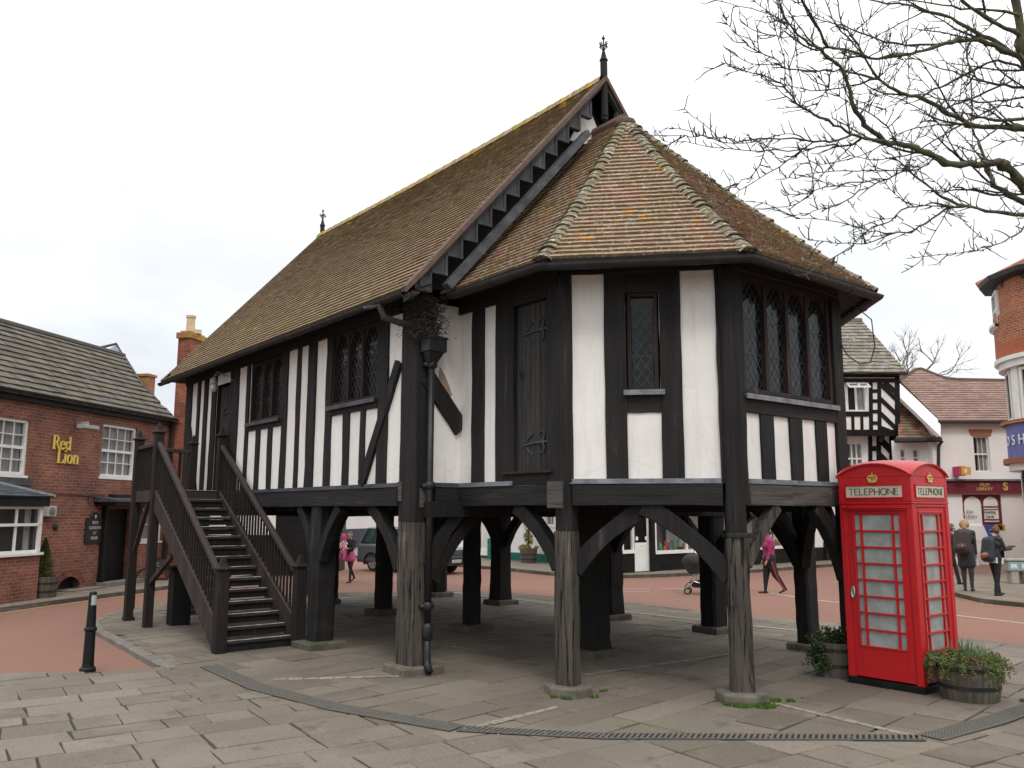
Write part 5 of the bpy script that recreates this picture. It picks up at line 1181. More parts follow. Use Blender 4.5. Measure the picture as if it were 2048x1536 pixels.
# little rear gable with lead face peeping over the ridge
g0 = rp(232, 692); F2 = FR(g0, FP.d, FP.n); w_ = .42
mb = MB(); pz_ = dp(222, 693, (g0 - CP).dot(fw) - .02); 
mb.poly([rp(207, 706), rp(250, 722), rp(232, 693) + UP * .06]); mb.build('lead_gablet', M['lead'], pro, recalc=False)
mb = MB(); mb.tube([rp(195, 700) - FP.n * .3 , rp(232, 692) + UP * .07, rp(252, 722)], .045, 6); mb.build('gablet_ridge', M['pubtile'], pro)
# chimney stacks
cA = aR - .02; K0 = .06; K1 = min((q for q in [.3 + .05 * i for i in range(40)]), key=lambda q: abs((CP.x, 0) and (lambda P_: 1024 + FPX * (P_ - CP).dot(rt) / (P_ - CP).dot(fw))(FP.P(cA, 5.0, q)) - 373)); cB = S(410, 740, K1)[0]
mb = MB(); zc_t = S(373, 672, K1)[1]
FP.box(mb, cA, cB, -.2, zE + .15, K0 - .4, K1 + .02); FP.box(mb, cA + .01, cB, zE + .151, zc_t, K0, K1); mb.build('chimney_stack', M['stackbrick'], pub); ch = pub.children[-1]
mb = MB(); FP.box(mb, cA - .05, cB + .05, zc_t - .02, zc_t + .16, K0 - .05, K1 + .05); FP.box(mb, cA + .02, cB - .03, zc_t + .162, zc_t + .22, K0 + .04, K1 - .04); mb.build('chimney_cap', tinted('mossy_brick_cap', (.30, .13, .06), (.42, .20, .08), [((.34, .27, .03), 4, .45, .6)]), pub, bevel=.02)
mb = MB()
ztop = S(388, 638, K1 - .5)[1]
for k, h in ((K0 + .3, .34), (K1 - .3, ztop - zc_t)): mb.lathe(FP.P((cA + cB) / 2 + .02, zc_t + .2, k), [(.15, 0), (.13, .1), (.12, h - .32), (.145, h - .28), (.145, h - .22)], 14)
mb.build('chimney_pots', M['clay'], pub, smooth=False)
rc = dp(303, 760, 27.5); mb = MB(); FR(rc, FP.d, FP.n).box(mb, -.2, .2, -1.2, .10, -.4, 0); FR(rc, FP.d, FP.n).box(mb, -.24, .24, .101, .18, -.44, .04, 0); mb.build('rear_chimney', tinted('mossy_rear_chimney', (.30, .13, .08), (.36, .22, .08), [((.34, .27, .05), 3, .5, .7)]), pub)
# lead splash at the eaves end, pipe, cable, vent box, floodlight
mb = MB(); mb.poly([rp(326, 826), rp(347, 842), rp(347, 832), rp(333, 815)]); mb.build('lead_flashing', M['lead'], pro, recalc=False)
mb = MB(); a, z = S(338, 880); mb.tube([FP.P(a, zE + .15, .1), FP.P(a, .1, .1)], .045, 8); mb.build('downpipe', M['gutter'], pub)
mb = MB(); mb.tube([FP.P(*S(u, v), .02) for u, v in ((55, 987), (80, 990), (110, 988), (150, 989), (188, 994))], .012, 5); mb.build('wall_cable', M['rubber'], pub)
mb = MB(); a0, z0_ = S(84, 1033); a1, z1_ = S(104, 1012); FP.box(mb, a0, a1, z0_, z1_, 0, .14); v_ = mb.build('vent_box', flat('grey_white_plastic', (.42, .42, .41)), pub, bevel=.01); mb = MB(); mb.lathe(FP.P((a0 + a1) / 2, (z0_ + z1_) / 2, .142), [(.09, 0), (.09, .012), (.03, .02)], 14, ax=FP.n); mb.build('vent_fan', flat('dark_grey_plastic', (.16, .16, .16)), v_)
mb = MB(); a0, z0_ = S(133, 855); a1, z1_ = S(163, 847); FP.box(mb, a0, a1, z0_ - .02, z0_ + .07, .28, .52); FP.box(mb, (a0 + a1) / 2 + .05, (a0 + a1) / 2 + .09, z0_ + .05, z0_ + .17, 0, .35); mb.build('floodlight', flat('silver_floodlight', (.34, .34, .33), .4), pub, bevel=.01)
mb = MB(); a, z = S(110, 1054); mb.lathe(FP.P(a, z, .0), [(.09, 0), (.09, .02), (.03, .035)], 6, ax=FP.n); mb.build('tie_plate', M['iron'], pub)
# serif fascia lettering
ul = Vector((0, 0, 0)); aA, zA = S(101, 898); aB, zB = S(111, 926)
def serif_text(word, F, a, z, h, wt, k, mat, par, name):
    mb = MB(); x = a; kk = 0
    def st_(p, q, w, w2=None):
        nonlocal kk
        A, B = F.P(x + p[0] * h, z + p[1] * h, k + kk), F.P(x + q[0] * h, z + q[1] * h, k + kk); kk += .0002; d = (B - A).normalized(); n = d.cross(F.n); w2 = w2 or w; mb.prism([A - n * w / 2, B - n * w2 / 2, B + n * w2 / 2, A + n * w / 2], F.n * .03)
    def ringl(cx, cy, rx, ry, q0, q1, n=14):
        P_ = []
        for i in range(n + 1): q = q0 + (q1 - q0) * i / n; P_.append((cx + rx * cos(q), cy + ry * sin(q), wt * (.45 + .75 * abs(cos(q)))))
        for i in range(n): st_(P_[i][:2], P_[i + 1][:2], P_[i][2], P_[i + 1][2])
    fine = wt * .4
    for ch in word:
        if ch == 'R': st_((.16, 0), (.16, 1), wt * 1.15); st_((.02, .02), (.30, .02), fine); st_((.02, .98), (.34, .98), fine); ringl(.34, .745, .21, .235, pi / 2, -pi / 2); st_((.16, .51), (.34, .51), fine); st_((.36, .5), (.66, .03), wt * 1.1); st_((.6, .02), (.78, .02), fine); x += .76 * h
        elif ch == 'e': ringl(.26, .31, .21, .30, .05, 5.7, 18); st_((.06, .36), (.46, .36), fine); x += .56 * h
        elif ch == 'd': ringl(.24, .31, .19, .30, .5, 5.8, 16); st_((.46, 0), (.46, 1.0), wt * 1.05); st_((.36, .98), (.48, .98), fine); st_((.46, .02), (.58, .02), fine); x += .62 * h
        elif ch == 'L': st_((.16, 0), (.16, 1), wt * 1.15); st_((.02, .98), (.32, .98), fine); st_((.02, .02), (.60, .02), fine * 1.2); st_((.60, .0), (.66, .24), fine); x += .66 * h
        elif ch == 'i': st_((.16, 0), (.16, .62), wt * 1.05); st_((.04, .02), (.28, .02), fine); st_((.06, .61), (.18, .61), fine); st_((.10, .86), (.22, .86), wt * 1.2); x += .34 * h
        elif ch == 'o': ringl(.27, .31, .22, .30, 0, 2 * pi, 20); x += .58 * h
        elif ch == 'n': st_((.14, 0), (.14, .62), wt * 1.05); st_((.02, .02), (.26, .02), fine); st_((.03, .61), (.15, .61), fine); ringl(.32, .40, .17, .20, pi, 0, 10); st_((.49, .42), (.49, 0), wt * 1.05); st_((.38, .02), (.60, .02), fine); x += .64 * h
    return mb.build(name, mat, par)
hl = S(104, 870)[1] - S(104, 899)[1]
yel = flat('bright_yellow_letters', (.80, .58, .12), .5)
serif_text('Red', FP, S(101, 897)[0], S(101, 897)[1], hl * .95, .040, .03, yel, pub, 'sign_lettering')
serif_text('Lion', FP, S(110, 925)[0], S(110, 925)[1], hl * .98, .040, .03, yel, pub, 'sign_lettering')
# pub menu board
a0, a1 = S(169, 1058)[0], S(203, 1058)[0]; z0_, z1_ = S(186, 1087)[1], S(186, 1036)[1]
mb = MB(); FP.box(mb, a0, a1, z0_, z1_, .005, .05); c = (a0 + a1) / 2; mb.prism([FP.P(c + .17 * cos(q), z1_ + .14 * sin(q), .006) for q in [pi * j / 8 for j in range(9)]], FP.n * .043); bd = mb.build('menu_board', flat('blackboard', (.012, .014, .013), .5), pub, bevel=.01)
hh = (z1_ - z0_)
for i, wd in enumerate(('REAL', 'CASKS', 'AT', 'PINT')): pass
for i, wd in enumerate(('BEER', 'GARDEN', 'AT', 'REAR')): text('board_lettering', wd, FP, c, z1_ - hh * (.24 + .2 * i), hh * .17, flat('chalk_white', (.55, .55, .5)) if i == 0 else bpy.data.materials['chalk_white'], bd, k=.055, align='CENTER', ext=.002)
mb = MB(); mb.prism([FP.P(c - .045, z1_ + .07, .051), FP.P(c, z1_ - .02, .051), FP.P(c + .045, z1_ + .07, .051)], FP.n * .003); mb.build('shield_emblem', M['white'], bd)
mb = MB(); a, z = S(176, 1000); mb.tube([FP.P(a, z - .1, .01), FP.P(a, z + .12, .01), FP.P(a + .3, z + .12, .25)], .012, 5); mb.tube([FP.P(a, z - .1, .01), FP.P(a + .28, z + .1, .23)], .009, 5); mb.build('lamp_bracket', M['iron'], pub)
# pavement before the pub
ks = [(-12, 1.10), (-3.1, 1.22), (.27, 1.50), (3.0, 1.66), (7, 1.75)]
mb = MB(); ptsP = [FP.P(a, 0, k) for a, k in ks] + [FP.P(7, 0, -.1), FP.P(-12, 0, -.1)]; mb.prism([p - UP * .25 for p in ptsP], UP * .27); st(mb.build('pavement', M['pave2']))
kerb([tuple(FP.P(a, 0, k).xy) for a, k in ks], z1=.025, side=1)
line([tuple(FP.P(a, 0, k + .14).xy) for a, k in ks], .07, 'yellowline', ZRD + .006)
mb = MB(); c_ = gp(185, 1175, .02); FQ = FR(c_, FP.d, FP.n)
for i in range(22): FQ.box(mb, -1.2 + i * .1, -1.2 + i * .1 + .035, .021, .03, -.45, .35)
for i in range(7): FQ.box(mb, -1.2, 1.0, .0205, .029, -.45 + i * .12, -.45 + i * .12 + .03)
tag(mb.build('cellar_grating', flat('galvanised_grating', (.30, .30, .29), .6)), 'galvanised cellar grating in the pavement before the pub door', 'grating')
pc = FP.P(ba1 + .42, 0, .52); barrel(pc.x, pc.y, .34, .46, 'dark half barrel planter against the pub wall beside the bay window', z0=.02)
mb = MB(); cc = Vector((pc.x, pc.y, .45))
for i in range(2600):
    z = R.random(); r = .25 * (1 - z) ** .75 * (R.random() ** .35); a = R.uniform(0, 6.28); p = cc + Vector((r * cos(a), r * sin(a), z * .86)); d_ = Vector((cos(a) * .5, sin(a) * .5, 1)).normalized() * R.uniform(.03, .06); s = Vector((-sin(a), cos(a), 0)) * .008; mb.poly([p - s, p + s, p + d_], 0, R.random())
t = thing('conifer', 'small conical green conifer growing in the barrel beside the bay window', 'shrub', tuple(cc)); mb.build('foliage', M['conifer'], t, recalc=False); mb = MB(); mb.tube([cc - UP * .05, cc + UP * .6], [.02, .006], 5); mb.build('stem', M['bark_dk'], t)
# chalk A-board by the pub
ab = FP.P(S(322, 1140, .3)[0], .02, .34); t = thing('chalk_board', 'white framed chalk board advertising sport by the pub wall', 'sign', tuple(ab)); FAb = FR(ab, rt.xy.to_3d(), (-fw.xy).to_3d())
q = Vector((0, 0, 0)); mb = MB(); mb.prism([FAb.P(-.16, 0), FAb.P(.16, 0), FAb.P(.02, .60, -.05), FAb.P(-.26, .60, -.05)], FAb.n * -.03); b1 = mb.build('board', M['winwood'], t)
mb = MB(); mb.prism([FAb.P(-.13, .04, .004), FAb.P(.13, .04, .004), FAb.P(.0, .57, -.044), FAb.P(-.23, .57, -.044)], FAb.n * .004); mb.build('chalk_face', flat('slate_grey_chalkboard', (.05, .055, .06)), b1)
for i, wd in enumerate(('For', 'SPORT', 'Screens')): text('chalk_lettering', wd, FAb, -.10 - .03 * (2 - i), .44 - .12 * i, .10 if i < 2 else .06, bpy.data.materials['chalk_white'], b1, k=.0, align='CENTER', ext=.001)
mb = MB(); mb.prism([FAb.P(-.08, .08, .006), FAb.P(.08, .08, .006), FAb.P(.05, .15, .0), FAb.P(-.08, .15, .0)], FAb.n * .003); mb.build('red_patch', flat('dull_red_paint', (.35, .05, .05)), b1)

# ================================================================== BUILDINGS ACROSS THE STREET
hf = Vector((fw.x, fw.y, 0)).normalized(); hr = Vector((-hf.y, hf.x, 0)) * -1
if hr.dot(rt) < 0: hr = -hr
# --- cream building behind (parallel to the long axis)
FW1 = FR((-21.3, 15.7, 0), (1, 0, 0), (0, -1, 0)); X1 = lambda u, v: FW1.sz(u, v)
cb_ = thing('cream_house', 'cream rendered house with a green plinth and railed doorway behind the hall posts', 'house', (-18, 15.7, 0))
rl = [*X1(962, 1070)[:1], X1(985, 1070)[0], .15, X1(975, 1024)[1]]; wn = [X1(1090, 1020)[0], X1(1108, 1020)[0], X1(1098, 1052)[1], X1(1098, 1018)[1] + .3]
mb = MB(); wall_open(mb, FW1, 0, 9.2, .34, 3.3, [(rl[0], rl[1], .34, rl[3]), wn]); wall_open(mb, FW1, 0, 9.2, -.3, .34, [(rl[0], rl[1], .15, .34)], 1, rev=.2); FW1.box(mb, rl[1] + .05, rl[1] + .55, -.1, .85, .0, .3, 1); mb.poly([FW1.P(9.2, -.3), FW1.P(9.2, -.3, -7), FW1.P(9.2, 3.3, -7), FW1.P(9.2, 3.3)]); mb.build('rendered_wall', [M['cream'], M['green']], cb_, recalc=False)
mb = MB(); zt = 3.3; mb.poly([FW1.P(-.2, zt, .3), FW1.P(9.3, zt, .3), FW1.P(9.3, zt + 1.7, -3.5), FW1.P(-.2, zt + 1.7, -3.5)]); mb.poly([FW1.P(-.2, zt, -7), FW1.P(9.3, zt, -7), FW1.P(9.3, zt + 1.7, -3.5), FW1.P(-.2, zt + 1.7, -3.5)]); mb.build('roof', M['stonetile'], cb_, recalc=False)
mb = MB(); n = 7; 
for i in range(n): a = rl[0] + (rl[1] - rl[0]) * (i + .5) / n; FW1.box(mb, a - .03, a + .03, .15, rl[3], .02, .06)
FW1.box(mb, rl[0], rl[1] + .1, .15, .42, .0, .08); FW1.box(mb, rl[0], rl[1], rl[3] - .06, rl[3], .015, .065); mb.build('white_railing', M['white'], cb_); mb = MB(); FW1.box(mb, rl[0], rl[1], .15, rl[3], -.2, -.15); FW1.box(mb, rl[0], rl[1], 1.0, 1.25, -.14, -.12, 1); mb.build('shop_door', [M['curtain'], flat('red_letter_panel', (.6, .02, .03))], cb_)
sash(FW1, *wn, 2, 2, cb_, k=-.05)
# --- low white wall building beyond the parked car with dark plinth
p0_ = gp(668, 1100); p1_ = gp(745, 1094); dd = Vector((p1_.x - p0_.x, p1_.y - p0_.y, 0)).normalized(); nn_ = Vector((dd.y, -dd.x, 0)); FW0 = FR(p0_ - dd * 5.5, dd, nn_ if nn_.dot(CP - p0_) > 0 else -nn_)
gb_ = thing('white_outbuilding', 'greyish white rendered building with a dark blue plinth behind the parked car', 'building', tuple(p0_))
mb = MB(); wall_open(mb, FW0, 0, 16, 1.02, 5.0, []); wall_open(mb, FW0, 0, 16, -.3, 1.02, [], 1); mb.poly([FW0.P(0, -.3), FW0.P(0, 5), FW0.P(0, 5, -6), FW0.P(0, -.3, -6)]); mb.poly([FW0.P(0, 5, 0), FW0.P(16, 5, 0), FW0.P(16, 5, -6), FW0.P(0, 5, -6)]); mb.build('rendered_wall', [M['pinkwhite'], M['navy']], gb_, recalc=False)
mb = MB(); a, z = FW0.sz(729, 1029); FW0.box(mb, a - .35, a + .25, z - .07, z + .07, 0, .02); mb.build('name_plate', flat('olive_plate', (.24, .24, .19)), gb_)
# --- dark shopfront with white fascia and red lettering
FW2 = FR(dp(575, 1023, 27), hr, -hf); FW2.O.z = 0; sb = thing('dark_shopfront', 'dark shopfront under a white fascia with red lettering seen past the stairs', 'shop', tuple(FW2.O))
Y2 = lambda u, v: FW2.sz(u, v)
mb = MB(); FW2.box(mb, -2.6, 1.3, -.3, Y2(560, 1031)[1], -3, 0); mb.build('shopfront', M['blackpaint'], sb); mb = MB(); FW2.box(mb, -2.6, 1.3, Y2(560, 1030)[1], 3.6, -3, .05); FW2.box(mb, -2.6, Y2(552, 1040)[0], Y2(560, 1070)[1], Y2(560, 1031)[1], -.1, .04); mb.build('fascia', M['white'], sb)
text('fascia_lettering', 'SMART', FW2, Y2(535, 1027)[0], Y2(535, 1027)[1] + .01, .23, flat('red_letters', (.62, .01, .04)), sb, k=.06, sx=1.25, shear=.3, offset=.008)
# --- black painted shop along the street
FS = FR((-9.9, 15.2, 0), (0, 1, 0), (1, 0, 0)); Z = lambda u, v: FS.sz(u, v)
sh = thing('toy_shop', 'black and white shop with large white framed display windows across the road', 'shop', (-9.9, 15.2, 0))
cr_ = Z(1308, 1100)[0]
xs_ = {u: Z(u, 1080)[0] for u in (1236, 1243, 1266, 1268, 1302, 1309, 1354, 1395, 1440, 1560, 1590, 1600, 1690)}
zs1, zs2 = .62, 2.35
win = [(xs_[1309], 8.2, zs1, zs2), (xs_[1243], xs_[1266], zs1 + .06, zs2), (xs_[1268] + .02, xs_[1302], .05, 2.25)]
mb = MB(); wall_open(mb, FS, xs_[1236] - .12, 8.25, -.3, 2.55, win, 0, rev=.5); wall_open(mb, FS, 8.25, 13, .55, 2.55, [], 1); wall_open(mb, FS, 8.25, 13, -.3, .55, [], 0, k=.02); wall_open(mb, FS, xs_[1236] - .12, 13, 2.55, 4.6, [(1.5, 2.5, 3.1, 4.2), (5, 6, 3.1, 4.2), (9, 10, 3.1, 4.2)], 1)
mb.poly([FS.P(xs_[1236] - .12, -.3), FS.P(xs_[1236] - .12, 4.6), Vector((-12.5, 15.76, 4.6)), Vector((-12.5, 15.76, -.3))], 1); mb.build('shop_wall', [M['blackpaint'], M['cream']], sh, recalc=False)
for a in (1.5, 5, 9): sash(FS, a, a + 1, 3.1, 4.2, 2, 2, sh, k=-.05)
mb = MB(); wdt = 13 - xs_[1236] + .3; mb.prism([FS.P(xs_[1236] - .3, 4.6, .3), FS.P(xs_[1236] - .3, 6.1, -3), FS.P(xs_[1236] - .3, 4.6, -6.3)], FS.d * (13 - xs_[1236] + .6)); mb.build('roof', M['stonetile'], sh)
for a in (xs_[1236], xs_[1302] + .03, 8.3, 9.35, 10.3): mb = MB(); FS.box(mb, a - .09, a + .09, -.1, 2.56, .0, .07); mb.build('pilaster', M['blackpaint'], sh)
def disp(a0, a1, z0, z1, nb, name='display_window'):
    fr = MB(); FS.box(fr, a0, a1, z0 - .05, z0 + .06, -.05, .06); FS.box(fr, a0, a1, z1 - .05, z1, -.05, .04); FS.box(fr, a0, a0 + .06, z0 + .061, z1 - .051, -.05, .04); FS.box(fr, a1 - .06, a1, z0 + .061, z1 - .051, -.05, .04)
    w = fr.build(name, M['white'], sh)
    for i in range(1, nb): a = a0 + (a1 - a0) * i / nb; m_ = MB(); FS.box(m_, a - .035, a + .035, z0 + .062, z1 - .052, -.048, .038); m_.build('mullion', M['white'], w)
    pn = MB(); pn.poly([FS.P(a0, z0, -.01), FS.P(a1, z0, -.01), FS.P(a1, z1, -.01), FS.P(a0, z1, -.01)]); pn.build('pane', M['sheer'], w, recalc=False); b_ = MB(); FS.box(b_, a0, a1, z0, z1, -1.0, -.95); FS.box(b_, a0, a1, z0, z0 + .05, -.95, -.05); b_.build('display_back', flat('shop_interior', (.22, .21, .20)), w); return w
dw = disp(xs_[1309], 8.2, zs1, zs2, 5); disp(xs_[1243] + .0, xs_[1266], zs1 + .06, zs2, 1)
goods = MB(); cols = [(.55, .03, .03), (.7, .16, .02), (.05, .12, .35), (.5, .42, .05), (.45, .45, .45), (.1, .3, .1), (.25, .25, .27), (.35, .05, .3)]
gm = [flat('goods_%s' % n_, c_) for n_, c_ in zip(('red', 'orange', 'blue', 'yellow', 'grey', 'green', 'slate', 'purple'), cols)]
for i in range(60):
    a = R.uniform(xs_[1309] + .1, 8.0); h = R.uniform(.06, .3); k = R.uniform(-.6, -.12); c = FS.P(a, zs1 + .05, k); w = R.uniform(.04, .14); mi = R.randrange(8)
    if i % 2: goods.lathe(c, [(w * .5, 0), (w * .6, h * .5), (w * .2, h)], 7, mi)
    else: goods.rings([[c + Vector((x * w, y * w, z)) for x, y in ((-.5, -.5), (.5, -.4), (.45, .5), (-.5, .4))] for z in (0, h)], mi)
for a in (xs_[1354] - .45, xs_[1354] + .35): goods.rings([[FS.P(a + x, z, k) for x, k in ((-.12, -.2), (.12, -.2), (.12, -.3), (-.12, -.3))] for z in (1.55, 1.8, 2.0)], 1)
goods.rings([[FS.P(xs_[1309] + .3 + x, z, k) for x, k in ((-.15, -.3), (.15, -.3), (.15, -.4), (-.15, -.4))] for z in (1.2, 2.2)], 2); goods.tube([FS.P(xs_[1354] + .55 + .42 * cos(q), .75 + .52 * sin(q), -.15) for q in [pi * j / 10 for j in range(11)]], .03, 5, 5); goods.tube([FS.P(xs_[1354] + .55 + .36 * cos(q), .75 + .46 * sin(q), -.15) for q in [pi * j / 10 for j in range(11)]], .03, 5, 2)
goods.rings([[FS.P(a, z, -.7) for a in (xs_[1354] + .3, 6.5)] + [FS.P(a, z, -.75) for a in (6.5, xs_[1354] + .3)] for z in (zs1 + .1, 2.3)], 4)
goods.build('window_goods', gm, dw)
goods = MB()
for i in range(40):
    a = R.uniform(xs_[1243] + .1, xs_[1266] - .1); h = R.uniform(.1, .3); w = R.uniform(.05, .14); c = FS.P(a, zs1 + .1 + R.uniform(0, 1.2), R.uniform(-.7, -.2)); goods.rings([[c + Vector((x * w, y * w, z)) for x, y in ((-.5, -.5), (.5, -.4), (.45, .5), (-.5, .4))] for z in (0, h)], R.choice([4, 4, 6, 6, 2, 0]))
goods.build('window_goods', gm, sh)
a0, a1 = xs_[1268] + .02, xs_[1302]; mb = MB(); FS.box(mb, a0, a1, .05, .95, -.12, -.08); FS.box(mb, a0, a0 + .1, .95, 2.2, -.12, -.08); FS.box(mb, a1 - .1, a1, .95, 2.2, -.12, -.08); FS.box(mb, a0, a1, 2.05, 2.25, -.121, -.079); sd_ = mb.build('shop_door', M['white'], sh); mb = MB(); FS.box(mb, a0 + .1, a1 - .1, .95, 2.05, -.115, -.1); mb.build('door_pane', M['glass'], sd_); mb = MB(); FS.box(mb, a0 + .4, a1 - .35, .82, .86, -.08, -.07); mb.build('letter_box', M['chrome'], sd_)
mb = MB(); [mb.lathe(FS.P(a0 + .22 + i * .22, 1.08, -.098), [(.07, 0), (.06, .004)], 12, ax=FS.n) for i in (0, 2)]; mb.build('door_sticker', M['white'], sd_)
mb = MB(); a, z = Z(1660, 1088); FS.box(mb, a - .5, a + .4, z - .08, z + .08, 0, .05); mb.build('wall_plate_sign', M['blackpaint'], sh)
mb = MB(); a, z = Z(1504, 1018); FS.box(mb, a - .4, a + .4, z - .22, z + .22, .02, .12); mb.build('red_sign', flat('red_sign', (.6, .02, .02)), sh)
for a0_, a1_ in ((8.4, 9.2), (9.5, 10.2)): pass
# --- black and white jettied house, facing the market
D3 = 34.0; F3 = FR(dp(1690, 900, D3), hr, -hf); F3.O.z = 0; T3 = lambda u, v: F3.sz(u, v)
bw_ = thing('jettied_house', 'tall black and white timber framed house with a grey stone roof beyond the telephone box', 'house', tuple(F3.O))
aa, ab_ = T3(1600, 800)[0], T3(1797, 800)[0]; ze3, zj, zm = T3(1750, 748)[1], T3(1750, 866)[1], T3(1750, 872)[1]
wa = (T3(1692, 800)[0], T3(1734, 800)[0], T3(1712, 824)[1], T3(1712, 768)[1]); wb = (T3(1689, 905)[0], T3(1737, 905)[0], T3(1712, 950)[1], T3(1712, 882)[1])
mb = MB(); wall_open(mb, F3, aa, ab_, zj, ze3, [wa]); Fl = FR(F3.P(0, 0, -.45), F3.d, F3.n); wall_open(mb, Fl, aa, ab_ - .25, -.3, zj, [wb])
for F_, e_, z0_, z1_ in ((F3, ab_, zj, ze3), (Fl, ab_ - .25, -.3, zj)): mb.poly([F_.P(e_, z0_), F_.P(e_, z1_), F_.P(e_, z1_, -7), F_.P(e_, z0_, -7)])
mb.poly([F3.P(aa, zj), F3.P(ab_, zj), F3.P(ab_, zj, -.5), F3.P(aa, zj, -.5)])
mb.build('plaster_wall', M['plaster'], bw_, recalc=False)
wn3 = sash(F3, *wa, 2, 1, bw_, k=-.02, fw_=.09, bw=.09, cfrac=.5, sill=False); sash(Fl, *wb, 4, 2, bw_, k=-.02, fw_=.09, bw=.07, cfrac=.6, split=False)
mb = MB(); a0, a1, z0_, z1_ = wa; A_ = F3.P(a0, z1_ + .02, .03); w3_ = F3.d * (a1 - a0); h3 = (F3.n * .35 - UP * .22); 
for q in (0, .5, .94): mb.ob(A_ + w3_ * q, F3.d * .08, h3, UP * .05)
for q in (0, .85): mb.ob(A_ + h3 * q, w3_, h3 * .16, UP * .05)
mb.build('open_vent_light', M['white'], wn3)
def tb(F, pts, w, par=bw_, k=.03):
    mb = MB()
    A, B = F.P(*pts[0], k), F.P(*pts[1], k); d = (B - A).normalized(); n = d.cross(F.n); mb.prism([A - n * w / 2, B - n * w / 2, B + n * w / 2, A + n * w / 2], F.n * -.06); return mb.build('timber', M['blackpaint'], par)
Tz = lambda u, v: T3(u, v)
vs = [(1684, 745, 868, .16), (1741, 762, 868, .15), (1758, 762, 868, .15), (1794, 745, 868, .20)]
for u, v0, v1, w in vs: tb(F3, [Tz(u, v0), Tz(u + 1, v1)], w)
for v, w, k in ((752, .10, .034), (761, .16, .036), (828, .20, .033), (866, .26, .06)): tb(F3, [(aa, Tz(1750, v)[1]), (ab_, Tz(1750, v)[1])] if v != 828 else [(aa, Tz(1700, v)[1]), Tz(1741, v)], w, k=k)
for u in (1705, 1723): tb(F3, [Tz(u, 828), Tz(u + 1, 866)], .12, k=.028)
for v in (782, 802, 823, 846): tb(F3, [Tz(1741, v), Tz(1758, v)], .14, k=.027)
for i in range(5): tb(F3, [Tz(1760, 768 + i * 29), Tz(1793, 797 + i * 29 + 3)] if i < 3 else [Tz(1760, 768 + i * 29), Tz(1760 + 28 - (i - 3) * 20, 866)], .17, k=.026)
tb(F3, [Tz(1768, 764), Tz(1793, 786)], .2, k=.025)
for u, w in ((1740, .16), (1757, .18), (1785, .28)): tb(Fl, [Fl.sz(u, 872), Fl.sz(u + 2, 1100)], w)
for v in (897, 925, 950): tb(Fl, [Fl.sz(1740, v), Fl.sz(1757, v)], .2, k=.027)
for i in range(3): tb(Fl, [Fl.sz(1757, 875 + i * 33), Fl.sz(1783, 900 + i * 33 + 3)], .26, k=.026)
pr3_ = radians(52); rn3 = F3.n * sin(pr3_) + UP * cos(pr3_); E3_ = F3.P(0, T3(1750, 745)[1], .35); q = lambda u, v: wp(u, v, E3_, rn3)
e0, e1, rr1 = q(1590, 745), q(1814, 745), q(1723, 641); rr0 = rr1 + (e0 - q(1723, 745))
mb = MB(); tiles(mb, LN(e0, rr0, 0), LN(e1, rr1, 0), 16, tw=.28, th=.035, jit=.02); r3 = mb.build('stone_roof', M['stonetile'], bw_, recalc=False)
bk3 = -F3.n * ((rr1 - e1).dot(-F3.n) * 2); mb = MB(); mb.poly([rr0, rr1, e1 + bk3, e0 + bk3]); mb.poly([e1, rr1, e1 + bk3]); mb.poly([e0 - UP * .03, e1 - UP * .03, rr1 - UP * .03, rr0 - UP * .03]); mb.build('roof_back', M['stonetile'], r3, recalc=False); mb = MB(); mb.tube([rr0, rr1], .12, 6); mb.build('ridge_tiles', M['stonetile'], r3)
mb = MB(); F3.box(mb, aa, ab_ + .3, T3(1750, 752)[1], T3(1750, 745)[1] - .01, .0, .34); mb.build('eaves_board', M['blackpaint'], bw_)
# --- white house with pinkish tiles, film-library shopfront
D4 = 33.4; F4 = FR(dp(1880, 900, D4), hr, -hf); F4.O.z = 0; T4 = lambda u, v: F4.sz(u, v)
wh = thing('white_house', 'white rendered house with pinkish tiled roof and maroon shopfront at the right', 'shop', tuple(F4.O))
a0, a1 = T4(1797, 1000)[0], T4(2300, 1000)[0]; am = T4(1872, 1000)[0]; zw4 = T4(1930, 843)[1]; zf0, zf1 = T4(1930, 987)[1], T4(1930, 962)[1]
wA = (T4(1948, 905)[0], T4(1980, 905)[0], T4(1965, 944)[1], T4(1965, 872)[1]); sf = (T4(1926, 1020)[0], T4(2004, 1020)[0], T4(1960, 1052)[1], T4(1960, 989)[1])
w5 = [(T4(u0, 910)[0], T4(u1, 910)[0], T4(u0, 932)[1], T4(u0, 897)[1]) for u0, u1 in ((1806, 1820), (1832, 1846))]
mb = MB(); wall_open(mb, F4, a0, am, -.3, T4(1850, 880)[1], w5, k=-.3); wall_open(mb, F4, am, a1, -.3, zw4, [wA, sf]); mb.poly([F4.P(am, -.3), F4.P(am, zw4), F4.P(am, zw4, -6), F4.P(am, -.3, -6)]); mb.build('rendered_wall', M['cream'], wh, recalc=False)
F4b = FR(F4.P(0, 0, -.3), F4.d, F4.n)
for w in w5: sash(F4b, *w, 1, 2, wh, k=-.03, cfrac=.8, fw_=.06)
sash(F4, *wA, 3, 2, wh, k=-.1, cfrac=.7, fw_=.06); mb = MB(); za = wA[3]; mb.prism([F4.P(wA[0] - .08, za, .0), F4.P(wA[1] + .08, za, .0), F4.P(wA[1] + .16, za + .26, .0), F4.P(wA[0] - .16, za + .26, .0)], F4.n * .02); mb.build('brick_lintel', M['brick2'], wh)
